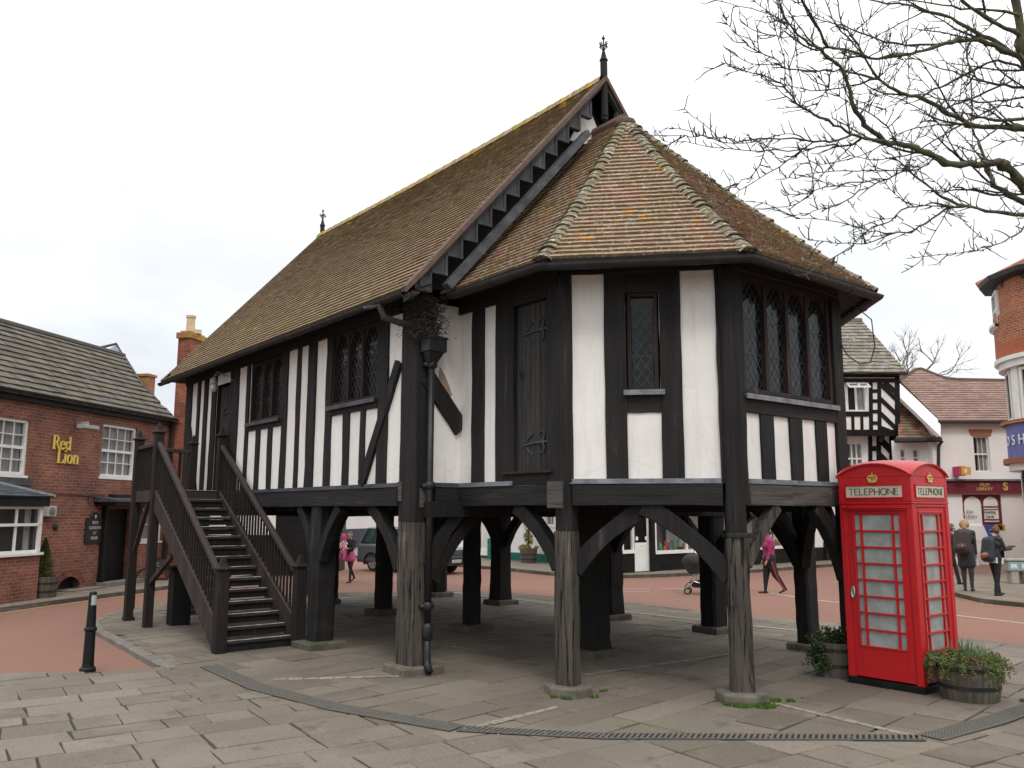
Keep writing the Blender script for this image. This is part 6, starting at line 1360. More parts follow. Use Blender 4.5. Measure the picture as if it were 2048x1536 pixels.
mar = flat('maroon_paint', (.17, .022, .04), .5); mb = MB(); F4.box(mb, am + .05, a1, zf0, zf1, 0, .12); fa = mb.build('fascia', mar, wh); mb = MB(); F4.box(mb, am - .1, a1, zf1 + .002, zf1 + .07, 0, .2); mb.build('fascia_top', M['lead'], fa)
text('fascia_lettering', 'FILM', F4, T4(1966, 973)[0], T4(1966, 973)[1], .19, M['gold'], fa, k=.125, align='CENTER'); text('fascia_lettering', 'LIBRARY', F4, T4(1966, 980)[0], T4(1966, 981)[1], .17, M['gold'], fa, k=.125, align='CENTER'); text('fascia_lettering', 'S', F4, T4(2003, 981)[0], T4(2003, 981)[1] + .02, .42, M['gold'], fa, k=.125, offset=.012)
mb = MB(); F4.box(mb, *sf[:2], sf[2], sf[3], -.12, -.06); fr_ = mb.build('shop_window', mar, wh)
mb = MB(); sm = (sf[0] + sf[1]) / 2 + .05
def archp(x0, x1, z0, z1): r_ = (x1 - x0) / 2; c_ = (x0 + x1) / 2; return [F4.P(x0, z0, -.055), F4.P(x1, z0, -.055)] + [F4.P(c_ + r_ * cos(q), z1 - r_ * .9 + r_ * .9 * sin(q), -.055) for q in [pi * j / 8 for j in range(9)]]
mb.prism(archp(sf[0] + .08, sm - .07, sf[2] - .9 if False else sf[2] + .02, sf[3] - .08), F4.n * .01); mb.prism(archp(sm + .03, sf[1] - .12, sf[2] + .14, sf[3] - .08), F4.n * .01); ap = mb.build('arched_panel', M['cream'], fr_)
mb = MB(); F4.box(mb, sf[0] + .08, sm - .07, sf[2] - .6, sf[2] + .02, -.05, .012); mb.build('arched_panel', M['cream'], fr_)
for z in (sf[3] - .50, sf[2] + .22): mb = MB(); F4.box(mb, sm + .03, sf[1] - .12, z, z + .05, -.04, -.03); F4.box(mb, sm + .03, sf[1] - .12, z - .09, z - .06, -.04, -.03); mb.build('panel_stripe', mar, fr_)
ink = flat('grey_ink', (.16, .15, .14)); text('panel_lettering', 'Film', F4, T4(1940, 1026)[0], T4(1940, 1026)[1], .16, ink, fr_, k=.015, align='CENTER'); text('panel_lettering', 'Library', F4, T4(1943, 1036)[0], T4(1943, 1035)[1], .16, ink, fr_, k=.015, align='CENTER')
text('panel_lettering', 'Greeting', F4, T4(1980, 1026)[0], T4(1980, 1026)[1], .16, ink, fr_, k=-.02, align='CENTER', sx=.85); text('panel_lettering', 'Cards', F4, T4(1981, 1035)[0], T4(1981, 1035)[1], .16, ink, fr_, k=-.02, align='CENTER', sx=.85)
mb = MB(); a_, z_ = T4(1905, 943); F4.box(mb, a_, a_ + .25, z_ - .18, z_ + .18, .02, .5); pb = mb.build('projecting_sign', flat('pink_red_sign', (.55, .05, .12)), wh); mb = MB(); F4.box(mb, a_ + .08, a_ + .45, z_ - .15, z_ + .15, .501, .51); F4.box(mb, a_ + .2, a_ + .3, z_ - .08, z_ + .08, .511, .515, 1); mb.build('sign_face', [flat('orange_yellow_sign', (.68, .38, .03)), M['white']], pb)
# tiled roofs
pr4 = radians(42); rn4 = F4.n * sin(pr4) + UP * cos(pr4); E4_ = F4.P(0, T4(1930, 841)[1], .2); q = lambda u, v: wp(u, v, E4_, rn4)
e0, e1, r1_ = q(1878, 841), q(2150, 841), q(2150, 762); r0_ = q(1790, 740) ; r0b = r1_ + (q(1800, 762) - q(2150, 762))
mb = MB(); LL = LN(q(1878, 841), q(1797, 760), 0); tiles(mb, LL, LN(e1, r1_, 0), 18, tw=.3, th=.03, jit=.006); r4 = mb.build('pink_tiled_roof', M['pinktile'], wh, recalc=False)
mb = MB(); tiles(mb, LN(q(1797, 762), q(1838, 738), 0), LN(q(1903, 762), q(1840, 738), 0), 5, tw=.3, th=.03); mb.build('hipped_tiles', M['pinktile'], r4, recalc=False)
mb = MB(); mb.tube([q(1797, 762), q(1832, 739), q(1842, 738), q(1895, 759), q(2150, 764)], .09, 6); mb.build('ridge_tiles', M['verge'], r4)
mb = MB(); mb.poly([q(1797, 762) - UP * .05, r1_ - UP * .05, r1_ - F4.n * 5 - UP * 3, q(1797, 762) - F4.n * 5 - UP * 3]); mb.poly([e0 - UP * .04, e1 - UP * .04, r1_ - UP * .04, q(1797, 760) - UP * .04]); mb.build('roof_back', M['pinktile'], r4, recalc=False)
mb = MB(); mb.prism([q(1881, 850), q(1881, 872) , q(1797, 792), q(1797, 764), q(1875, 838)], F4.n * -.3); mb.build('parapet', M['cream'], wh)
E5_ = F4.P(0, T4(1850, 876)[1], .1); q5 = lambda u, v: wp(u, v, E5_, rn4)
mb = MB(); tiles(mb, LN(q5(1796, 876), q5(1796, 790), 0), LN(q5(1880, 876), q5(1802, 790), 0), 16, tw=.3, th=.03); r5 = mb.build('lower_tiled_roof', M['redtile'], wh, recalc=False)
mb = MB(); mb.poly([q5(1796, 876) - UP * .05, q5(1880, 876) - UP * .05, q5(1796, 785) - UP * .05]); mb.build('roof_back', M['dark'], r5, recalc=False)
mb = MB(); mb.tube([q5(1790, 881), q5(1882, 879)], .10, 6); mb.tube([F4.P(*T4(1881, 882), .15), F4.P(*T4(1876, 892), .05), F4.P(*T4(1876, 1100), .05)], .06, 6); mb.build('gutter', M['gutter'], wh); mb = MB(); mb.tube([q(1876, 844), e1 - UP * .05], .06, 6); mb.build('gutter', M['gutter'], wh)
# yellow and blue boards before the shopfront
for lab, u0, v0, u1, v1, cc_, sl, nm2 in (('blue leaning pavement board in front of the maroon shopfront', 1961, 1050, 1983, 1098, (.015, .06, .30), .3, 'B'), ('yellow notice board fixed low beside the maroon shopfront', 1982, 1049, 2002, 1062, (.62, .42, .02), 0, 'Y')):
    o_, w_, h_ = T4(u0, v1), T4(u1, v1), T4(u0, v0); t = thing('pavement_sign', lab, 'sign', tuple(F4.P(o_[0], max(0, o_[1]), .9)))
    mb = MB(); k0, k1 = (1.0, .8) if sl else (.3, .3); a_, b_ = o_[0], w_[0]; s_ = -.24 if sl else 0; mb.prism([F4.P(a_, o_[1], k0), F4.P(b_, o_[1], k0), F4.P(b_ + s_, h_[1], k1), F4.P(a_ + s_, h_[1], k1)], F4.n * -.03); bb = mb.build('board', flat(lab.split()[0] + '_board', cc_, .5), t)
    mb = MB()
    for i in range(5): tt = .2 + .15 * i; z_ = h_[1] + (o_[1] - h_[1]) * tt; x_ = (a_ + b_) / 2 + s_ * (1 - tt); w2 = (b_ - a_) * R.uniform(.2, .33); kk = k1 + (k0 - k1) * tt + .006; mb.ob(F4.P(x_ - w2, z_, kk), F4.d * w2 * 2, UP * .03, F4.n * .004)
    mb.build('lettering_lines', M['white'] if sl else M['blackpaint'], bb)
    if sl: mb = MB(); F4.box(mb, a_ + .05, b_ - .05, 0, o_[1], .9, .93); mb.build('board_legs', M['blackpaint'], t)
# --- curved brick corner building at the right edge
D5 = 26.0
hf5 = ray(2030, 1023); hf5 = Vector((hf5.x, hf5.y, 0)).normalized(); hr5 = Vector((hf5.y, -hf5.x, 0))
if hr5.dot(rt) < 0: hr5 = -hr5
def cyl(u, v, r, d=D5): # axis point such that the left silhouette passes u,v
    p = dp(u, v, d); return p + hr5 * r
cxp = cyl(1990, 700, 2.4); cxp.z = 0; CZ = lambda v: dp(1995, v, D5).z
cbg = thing('corner_shop', 'curved red brick corner shop with white bay windows and blue fascia', 'shop', tuple(cxp))
def drum(name, r, v0, v1, mat, par=cbg, ang=(-2.1, 1.25), n=28):
    z1, z0 = CZ(v0), CZ(v1); mb = MB(); rs = []
    for i in range(n + 1):
        q = ang[0] + (ang[1] - ang[0]) * i / n; d = (-hf5 * cos(q) + hr5 * sin(q)); rs.append(d)
    mb.sheet([[cxp + d * r + UP * z for d in rs] for z in (z0, z1)]); mb.sheet([[cxp + d * r * k + UP * z1 for d in rs] for k in (1, .3)]); mb.sheet([[cxp + d * r * k + UP * z0 for d in rs] for k in (1, .3)])
    return mb.build(name, M[mat] if isinstance(mat, str) else mat, par, recalc=False)
# give bricks a proper running UV by unrolling
def drum_uv(o, r):
    me = o.data; uvd = me.uv_layers[0].data; off = Vector(o['_o'])
    for f in me.polygons:
        for li in f.loop_indices:
            p = me.vertices[me.loops[li].vertex_index].co + off - cxp; uvd[li].uv = (math.atan2(p.dot(hr5), -p.dot(hf5)) * r, p.z)
b1 = drum('brick_band', 2.40, 640, 727, 'brick2'); drum_uv(b1, 2.4); b2 = drum('brick_band', 2.33, 560, 640, 'brick2', ang=(-1.22, 1.25)); drum_uv(b2, 2.4)
drum('render_band', 2.405, 700, 727, flat('orange_terracotta', (.42, .12, .06), .9)); drum('cornice', 2.46, 727, 735, 'white'); drum('cornice', 2.36, 735, 748, 'white'); drum('window_band', 2.16, 748, 850, 'dark'); drum('cornice', 2.42, 850, 856, 'brick2')
bl_ = flat('violet_blue_fascia', (.13, .14, .38), .5); drum('fascia', 2.30, 856, 922, bl_); drum('fascia_ledge', 2.44, 922, 932, flat('rust_ledge', (.28, .10, .05))); drum('cornice', 2.3, 932, 945, 'white'); drum('window_band', 1.98, 945, 1078, 'dark'); drum('sill', 2.08, 1076, 1086, 'brick2'); b3 = drum('brick_plinth', 1.98, 1086, 1150, 'brick2'); drum_uv(b3, 2)
def drumwin(r, q0, q1, v0, v1, cols, rows, fwd=.09):
    za, zb = CZ(v1), CZ(v0); d0 = -hf5 * cos(q0) + hr5 * sin(q0); d1_ = -hf5 * cos(q1) + hr5 * sin(q1); A = cxp + d0 * r; B = cxp + d1_ * r; d = (B - A); n = d.cross(UP).normalized(); 
    if n.dot(CP - A) < 0: n = -n
    sash(FR(A, d, n), .0, d.length, za, zb, cols, rows, cbg, k=.03, fw_=fwd, sill=False, cfrac=.85)
for q0, q1, c in ((-1.75, -1.22, 2), (-.98, -.28, 3), (-.12, .6, 3), (.7, 1.25, 2)): drumwin(2.20, q0, q1, 750, 848, c, 3)
for q0, q1, c in ((-1.75, -1.1, 2), (-.92, -.2, 3), (-.05, .6, 3), (.7, 1.25, 2)): drumwin(2.0, q0, q1, 947, 1074, c, 3)
for r, v0, v1, qs in ((2.19, 748, 850, (-1.1, -.2, .65)), (1.99, 945, 1078, (-1.02, -.13, .65))):
    for q in qs: mb = MB(); d = -hf5 * cos(q) + hr5 * sin(q); s = d.cross(UP).normalized() * .2; p = cxp + d * (r - .15); mb.prism([p - s + UP * CZ(v1), p + s + UP * CZ(v1), p + s * .9 + d * .17 + UP * CZ(v1), p - s * .9 + d * .17 + UP * CZ(v1)], UP * (CZ(v0) - CZ(v1))); mb.build('pilaster', M['white'], cbg)
drumwin(2.36, -1.66, -1.24, 588, 657, 2, 2, .06)
mb = MB(); qq = [(-1.9 + .7 * i / 8) for i in range(9)]; mb.sheet([[cxp + (-hf5 * cos(q) + hr5 * sin(q)) * r + UP * (CZ(660) + z) for q in qq] for r, z in ((2.3, .06), (2.52, .06), (2.52, -.02), (2.4, -.08))]); mb.build('window_sill', M['white'], cbg, recalc=False)
zr5 = CZ(585); mb = MB(); dl = [(-hf5 * cos(q) + hr5 * sin(q)) for q in (-1.9, -1.5, -1.1, -.7, -.3, .1, .5, .9, 1.25)]
mb.sheet([[cxp + d * r + UP * (zr5 + z) for d in dl] for r, z in ((2.34, -.05), (2.36, .10), (2.7, .16), (2.72, .30))]); mb.build('eaves_gutter', M['gutter'], cbg, recalc=False)
peak = cxp + hr5 * 3.4 - hf5 * -1.0 + UP * (zr5 + 3.2); mb = MB()
for i in range(len(dl) - 1): tiles(mb, LN(cxp + dl[i] * 2.68 + UP * (zr5 + .26), peak, 0), LN(cxp + dl[i + 1] * 2.68 + UP * (zr5 + .26), peak, 0), 18, tw=.2, th=.02)
r6 = mb.build('tiled_roof', M['pinktile'], cbg, recalc=False); mb = MB(); mb.tube([cxp + dl[1] * 2.74 + UP * (zr5 + .30), peak + UP * .05], .10, 7); mb.build('hip_tiles', flat('orange_hip_tile', (.42, .16, .10), .9), r6)
mb = MB(); FQ_ = FR(cxp + hr5 * 1.0, hr5, -hf5); FQ_.box(mb, 0, 8, -.3, zr5, -7, -.1); mb.build('main_block', M['brick2'], cbg)
Fq = FR(cxp - hf5 * 2.33 * cos(-1.0) + hr5 * 2.33 * sin(-1.0), (hr5 * cos(-1.0) * 1 + hf5 * sin(-1.0) * 1), (-hf5 * cos(-1.0) + hr5 * sin(-1.0)))
def drumtext(s, q, v, size, r=2.31, sx=.8):
    d = -hf5 * cos(q) + hr5 * sin(q); tt = (hr5 * cos(q) + hf5 * sin(q)); F_ = FR(cxp + d * r, tt, d); text('fascia_lettering', s, F_, 0, CZ(v), size, M['white'], cbg, k=.02, ext=.01, align='CENTER', sx=sx)
for s, q in (('O', -1.33), ('S', -1.15), ('H', -.97)): drumtext(s, q, 897, .42, sx=1.0)
drumtext('|', -.86, 897, .5); drumtext('I', -.765, 882, .2); drumtext('TA', -.72, 897, .24, sx=1.0)

# ================================================================== FAR PAVEMENTS
def slab_poly(px, z=.03, mat='pave2', nm_='pavement'):
    mb = MB(); pts = [(p if isinstance(p, Vector) else gp(*p, z)) for p in px]; pts = [Vector((p.x, p.y, -.25)) for p in pts]; mb.prism(pts, UP * (z + .25)); return st(mb.build(nm_, M[mat]))
A1 = [gp(u, v, 0) for u, v in ((960, 1133), (1000, 1136), (1100, 1146), (1216, 1152), (1300, 1150), (1400, 1146), (1520, 1140), (1650, 1130), (1690, 1127), (1900, 1119), (2010, 1118))]
slab_poly([Vector((-34, 12.6, 0))] + A1 + [Vector((30, 60, 0)), Vector((-34, 60, 0))])
kerb([(-34, 12.6)] + [tuple(p.xy) for p in A1], z1=.04, side=1, ln=.9)
A2 = [gp(u, v, 0) for u, v in ((1880, 1172), (1907, 1186), (1925, 1191), (1960, 1199), (2048, 1208), (2200, 1216))]; A3 = [gp(u, v, 0) for u, v in ((2200, 1150), (2010, 1149), (1950, 1151), (1880, 1153))]
slab_poly([A3[3]] + A2 + A3[:3], .03); kerb([tuple(p.xy) for p in A2], z1=.035, side=1); line([(p.x + .12, p.y - .14) for p in A2[1:]], .08, 'yellowline', ZRD + .006)
# concrete stand with blue and white notices
c_ = gp(2040, 1168, .03); Fc = FR(c_, hr, -hf); t = thing('concrete_stand', 'low concrete arched stand with blue and white notices before the corner shop', 'stand', tuple(c_)); mb = MB(); Fc.box(mb, -.27, .9, .33, .60, -.3, 0); Fc.box(mb, -.32, .95, .601, .66, -.34, .04)
for a in (-.20, .14, .5): Fc.box(mb, a, a + .20, 0, .329, -.26, -.02)
cs = mb.build('concrete_frame', flat('pale_concrete', (.34, .31, .26), .9), t, bevel=.02)
for a in (-.24, .05): mb = MB(); Fc.box(mb, a, a + .24, .37, .57, .001, .012); nb = mb.build('notice', flat('pale_blue_notice', (.25, .42, .50)) if a < 0 else bpy.data.materials['pale_blue_notice'], t); mb = MB(); [Fc.box(mb, a + .05 + .05 * i, a + .08 + .05 * i, .42 + .02 * (i % 2), .52, .0125, .015) for i in range(3)]; mb.build('notice_mark', M['white'], nb)
# potted shrub by the cream house
pp = wp(1057, 1123, (0, 15.1, 0), Vector((0, 1, 0))); pp.z = .03; barrel(pp.x, pp.y, .33, .52, 'large grey barrel pot with a spiky shrub before the cream house', z0=.03, nm_='barrel_planter')
t = thing('potted_shrub', 'bare topped shrub with yellow green lower leaves growing in the large barrel pot', 'shrub', tuple(pp + UP * .5)); mb = MB()
leafy(mb, [((pp.x + R.gauss(0, .08), pp.y + R.gauss(0, .08), .92 + R.gauss(0, .12)), .11) for _ in range(26)] + [((pp.x + R.uniform(-.27, .27), pp.y + R.uniform(-.27, .27), .60 + R.uniform(-.04, .08)), .08) for _ in range(20)], .035, 20); mb.build('leaves', tinted('yellow_green_leaf', (.14, .14, .03), (.36, .30, .08), []), t, recalc=False)
mb = MB(); b0 = pp + UP * .48
mb.tube([b0, b0 + UP * .75], [.04, .02], 5)
for i in range(14): a = R.uniform(0, 6.28); p = b0 + UP * R.uniform(.5, .85); mb.tube([p, p + Vector((cos(a) * .12, sin(a) * .12, .18)), p + Vector((cos(a) * .22, sin(a) * .22, .45))], [.012, .009, .005], 4)
mb.build('twigs', M['bark_dk'], t)
# ================================================================== THE BARE TREE (top right)
limbs = [  # (polyline of view points, start depth, end depth, start radius, end radius)
 ('A', [(2400, 1130), (2200, 1090), (2048, 1040), (1985, 945), (1910, 893), (1800, 905), (1650, 895), (1550, 855), (1450, 808), (1370, 788), (1280, 770), (1195, 703), (1140, 635), (1105, 540), (1060, 400), (1000, 335), (930, 272), (850, 222), (780, 160), (722, 60), (710, -30)], 7.4, 6.0, .085, .006),
 ('A2', [(1280, 770), (1190, 760), (1100, 738), (1005, 680), (900, 625), (820, 580), (760, 510), (690, 445), (560, 402), (470, 372), (405, 350)], 0, 5.6, .020, .003),
 ('A3', [(1100, 738), (980, 773), (850, 770), (650, 752), (520, 775), (400, 752), (290, 745), (180, 745), (-10, 738)], 0, 5.8, .014, .003),
 ('A4', [(1150, 765), (1080, 800), (950, 797), (830, 825), (600, 825), (400, 810), (240, 783), (80, 770)], 0, 6.4, .013, .003),
 ('A5', [(630, 828), (590, 920), (510, 990), (420, 1030), (330, 1062)], 0, 6.0, .007, .0025),
 ('D', [(2420, 800), (2200, 745), (2048, 712), (1930, 697), (1780, 688), (1700, 652), (1600, 600), (1480, 532), (1410, 520), (1340, 490), (1245, 430), (1185, 320), (1105, 200), (1050, 125), (1020, -20)], 7.6, 7.0, .060, .007),
 ('D2', [(1245, 430), (1100, 397), (1000, 385), (880, 387), (742, 380), (700, 332), (600, 290), (520, 232), (440, 150), (412, 95)], 0, 6.2, .013, .003),
 ('D3', [(1245, 430), (1100, 468), (960, 493), (850, 490), (700, 452), (600, 425)], 0, 6.5, .012, .003),
 ('D4', [(1000, 335), (990, 420), (960, 500), (900, 592)], 0, 5.9, .008, .004),
 ('C', [(2300, 480), (2130, 400), (2048, 338), (1950, 268), (1880, 222), (1780, 178), (1640, 95), (1500, 60), (1400, 25), (1250, 15), (1100, -30)], 7.4, 8.0, .060, .008),
 ('B', [(1960, 290), (1850, 232), (1720, 212), (1620, 240), (1500, 280), (1380, 300), (1200, 312), (1100, 282), (980, 258), (880, 268), (740, 180), (690, 200), (560, 160), (500, 120)], 0, 6.6, .034, .003),
 ('B2', [(1620, 240), (1400, 242), (1250, 212), (1100, 160), (980, 122), (880, 90), (750, 100), (640, 132)], 0, 6.8, .014, .003),
 ('B3', [(1200, 312), (1290, 250), (1320, 200)], 0, 7, .008, .003), ('B4', [(980, 258), (900, 120), (820, -20)], 0, 6.4, .016, .012),
 ('F', [(2350, 1210), (2048, 1180), (1930, 1167), (1790, 1140), (1640, 1097), (1540, 1035), (1440, 950), (1370, 890), (1310, 840)], 7.2, 6.6, .030, .004),
 ('F2', [(1790, 1140), (1650, 1130), (1550, 1200), (1430, 1268), (1320, 1280), (1180, 1340), (1050, 1332), (930, 1315), (850, 1310)], 0, 6.4, .014, .003),
 ('F3', [(1320, 1280), (1190, 1260), (1040, 1215), (810, 1195)], 0, 6.0, .007, .0025),
 ('F4', [(1640, 1125), (1500, 1115), (1380, 1150), (1310, 1215), (1210, 1245), (1140, 1310), (1080, 1370), (950, 1450), (830, 1508), (785, 1480)], 0, 5.8, .010, .003),
 ('G', [(1880, 1010), (1850, 900), (1830, 860), (1790, 760), (1762, 700), (1765, 600), (1750, 400)], 7.0, 7.6, .022, .007),
 ('H', [(2300, 1160), (2048, 1108), (1960, 1060), (1885, 1015), (1850, 930), (1830, 880)], 7.2, 7.2, .036, .024),
 ('I', [(1560, 870), (1500, 915), (1400, 935), (1200, 937), (1000, 935), (850, 960), (730, 985)], 0, 6.2, .011, .003),
 ('J', [(1400, 935), (1300, 985), (1150, 1050), (1000, 1130), (900, 1150), (790, 1180)], 0, 6.5, .009, .003),
 ('K', [(1300, 985), (1100, 1000), (900, 1040), (860, 1060), (740, 1068)], 0, 6.0, .008, .003), ('K2', [(900, 1040), (830, 1100), (740, 1133), (570, 1105)], 0, 5.8, .006, .0025),
 ('M', [(2200, 640), (2048, 650), (1900, 660), (1800, 640), (1700, 682), (1560, 768), (1400, 850), (1200, 872), (1080, 845)], 7.6, 6.8, .026, .003),
 ('N', [(1700, 682), (1500, 690), (1350, 740), (1150, 858), (930, 900)], 0, 6.5, .010, .003),
 ('O', [(2200, 500), (2048, 480), (1900, 462), (1800, 440), (1700, 400), (1560, 368), (1400, 300), (1350, 330)], 7.8, 7.4, .022, .003),
 ('P', [(2200, 560), (2048, 540), (1900, 555), (1750, 550), (1600, 545), (1500, 515), (1350, 560), (1250, 620)], 7.8, 7.0, .018, .003),
 ('Q', [(2420, 1500), (2380, 1100), (2330, 800), (2240, 560), (2120, 400), (2052, 320), (2035, 200), (2020, 100), (1990, -60)], 7.6, 7.6, .16, .060),
 ('R', [(2200, 1150), (2048, 1245), (2000, 1290), (1920, 1330), (1830, 1360), (1765, 1366)], 7.0, 6.4, .014, .003),
 ('T', [(2030, 190), (1900, 130), (1800, 70), (1690, -30)], 7.6, 7.2, .026, .016), ('U', [(2035, 90), (1950, 60), (1800, 50), (1650, 40), (1500, 10), (1350, -5)], 7.6, 7.0, .020, .006),
 ('W', [(2200, 760), (2048, 770), (1990, 765), (1930, 780)], 7.4, 7.2, .008, .003), ('X', [(2150, 880), (2048, 900), (1980, 910), (1860, 880)], 7.2, 6.9, .012, .003), ('Y', [(2048, 590), (1960, 575), (1880, 590), (1800, 640)], 7.7, 7.4, .010, .004),
 ('Z', [(1660, 1022), (1740, 1035), (1850, 1045), (1960, 1060)], 7, 7.1, .007, .010), ('Z2', [(1540, 1035), (1600, 1060), (1660, 1022)], 0, 6.9, .006, .005),
 ('V1', [(1105, 200), (1240, 60), (1300, -20)], 0, 7, .007, .004), ('V2', [(1415, 470), (1410, 250), (1420, -20)], 7.2, 7.5, .005, .004), ('V3', [(1245, 430), (1300, 380), (1330, 290)], 0, 7, .009, .004),
 ('V4', [(1600, 600), (1700, 560), (1850, 500), (1990, 440)], 0, 8, .010, .012), ('V5', [(1480, 532), (1600, 470), (1750, 400), (1900, 330), (2050, 380)], 0, 8, .010, .014), ('V6', [(1370, 788), (1300, 700), (1210, 620), (1080, 560), (1000, 500), (910, 400)], 0, 6, .009, .003),
 ('V7', [(1700, 882), (1650, 780), (1560, 650), (1400, 560), (1290, 520), (1160, 512)], 0, 6.5, .010, .003), ('V8', [(1140, 635), (1230, 520), (1290, 430)], 0, 7, .007, .004), ('V9', [(1430, 935), (1420, 840), (1500, 700), (1620, 540), (1740, 350)], 0, 7.8, .006, .005),
]
known = []
def s2p(u, v): return 1300 + u / 2.738, v / 2.738
def nearest(u, v):
    best = min(known, key=lambda k: (k[0] - u) ** 2 + (k[1] - v) ** 2) if known else None
    return best[2] if best and (best[0] - u) ** 2 + (best[1] - v) ** 2 < 90 ** 2 else 7.0
tree = thing('bare_tree', 'large leafless mossy branched tree overhanging from the top right corner', 'tree', tuple(Vector((gp(2270, 1500).x, gp(2270, 1500).y, 0))))
BR = random.Random(5); twigs = MB()
def smooth(pts, k=3):
    out_ = []
    n = len(pts)
    for i in range(n - 1):
        p0, p1, p2, p3 = pts[max(0, i - 1)], pts[i], pts[i + 1], pts[min(n - 1, i + 2)]
        for j in range(k):
            t = j / k; out_.append(tuple(.5 * ((2 * p1[c]) + (-p0[c] + p2[c]) * t + (2 * p0[c] - 5 * p1[c] + 4 * p2[c] - p3[c]) * t * t + (-p0[c] + 3 * p1[c] - 3 * p2[c] + p3[c]) * t ** 3) for c in range(2)))
    out_.append(pts[-1]); return out_
def twig(p, d, L_, r, lvl=0):
    pts = [p]; q = p.copy(); dd = d.normalized(); n = max(3, int(L_ / .035))
    for k in range(n):
        dd = (dd + Vector((BR.gauss(0, .17), BR.gauss(0, .17), BR.gauss(0, .15) + .06))).normalized(); q = q + dd * L_ / n; pts.append(q.copy())
        if lvl < 2 and BR.random() < (.33 if lvl == 0 else .22) and k > 0: twig(q, (dd + Vector((BR.gauss(0, .8), BR.gauss(0, .8), BR.gauss(.2, .6)))).normalized(), L_ * BR.uniform(.25, .5), r * .7, lvl + 1)
    twigs.tube(pts, [r * (1 - .6 * i / len(pts)) * BR.uniform(.85, 1.25) for i in range(len(pts))], 4)
for name, pl_, d0, d1_, ra, rb_ in limbs:
    sm = smooth(pl_)
    if not d0: d0 = nearest(*pl_[0])
    n = len(sm); P_ = []; Rr = []
    for i, (u, v) in enumerate(sm):
        t = i / (n - 1); dep_ = d0 + (d1_ - d0) * t; px = s2p(u, v); p = dp(px[0], px[1], dep_); known.append((u, v, dep_))
        rr = (ra + (rb_ - ra) * t ** .6) * (.60 if .04 < ra < .1 else .76 if ra < .1 else .55)
        if ra < .12: p += Vector((BR.gauss(0, 1), BR.gauss(0, 1), BR.gauss(0, 1))) * .006
        P_.append(p); Rr.append(rr * BR.uniform(.86, 1.22) * (1.0 + (.35 if BR.random() < .08 and .006 < rr < .05 else 0)))
    mb = MB(); mb.tube(P_, Rr, 8 if ra > .02 else 6)
    if name != 'Q': mb.build('branch', M['bark'] if ra > .012 else M['bark_dk'], tree, smooth=True)
    else: mb.build('trunk', M['bark'], tree, smooth=True)
    for i in range(1, n):
        if Rr[i] > .045: continue
        for rep in range(2):
            if BR.random() < (.62 if Rr[i] < .012 else .42):
                t = (P_[i] - P_[i - 1]).normalized(); s = t.cross(Vector((BR.gauss(0, 1), BR.gauss(0, 1), BR.gauss(0, 1)))).normalized(); q = P_[i - 1].lerp(P_[i], BR.random())
                L_ = BR.choice([.03, .04, .05, .06, .07, .09, .13, .2]) * BR.uniform(.7, 1.3)
                twig(q, s + t * BR.uniform(.5, 1.2) + UP * .35, L_, .0046 if L_ < .1 else .0048)
    twig(P_[-1], (P_[-1] - P_[-2]).normalized() + UP * .3, .10, .0038)
    if name not in ('Q',):      # side branches that follow the limb outward and turn up
        for rep in range(max(1, int(n / 5.5))):
            i = BR.randrange(2, n - 1)
            if Rr[i] < .0045: continue
            q = P_[i].copy(); dd = ((P_[i] - P_[i - 1]).normalized() + Vector((BR.gauss(0, .5), BR.gauss(0, .5), BR.gauss(.0, .45)))).normalized(); LL_ = BR.uniform(.35, .95); pts = [q.copy()]; m_ = int(LL_ / .06)
            for k in range(m_):
                dd = (dd + Vector((BR.gauss(0, .10), BR.gauss(0, .10), BR.gauss(.03, .09)))).normalized(); q = q + dd * .06; pts.append(q.copy())
                for rr_ in range(2):
                    if BR.random() < .5: s = dd.cross(Vector((BR.gauss(0, 1), BR.gauss(0, 1), BR.gauss(0, 1)))).normalized(); twig(q, s + dd * .9 + UP * .3, BR.choice([.03, .05, .07, .12]), .0042)
            r0_ = min(Rr[i] * .6, .011); twigs.tube(pts, [max(.003, r0_ * (1 - .75 * k / len(pts))) * BR.uniform(.88, 1.2) for k in range(len(pts))], 5)
twigs.build('twigs', M['bark_dk'], tree, recalc=False)
base = dp(*s2p(2420, 1500), 7.6); mb = MB(); bz = Vector(tree.location)
mb.tube([base, base.lerp(bz, .5) + Vector((.05, 0, 0)), bz + UP * .3, bz - UP * .1], [.165, .20, .24, .34], 10); mb.build('trunk', M['bark'], tree, smooth=True)
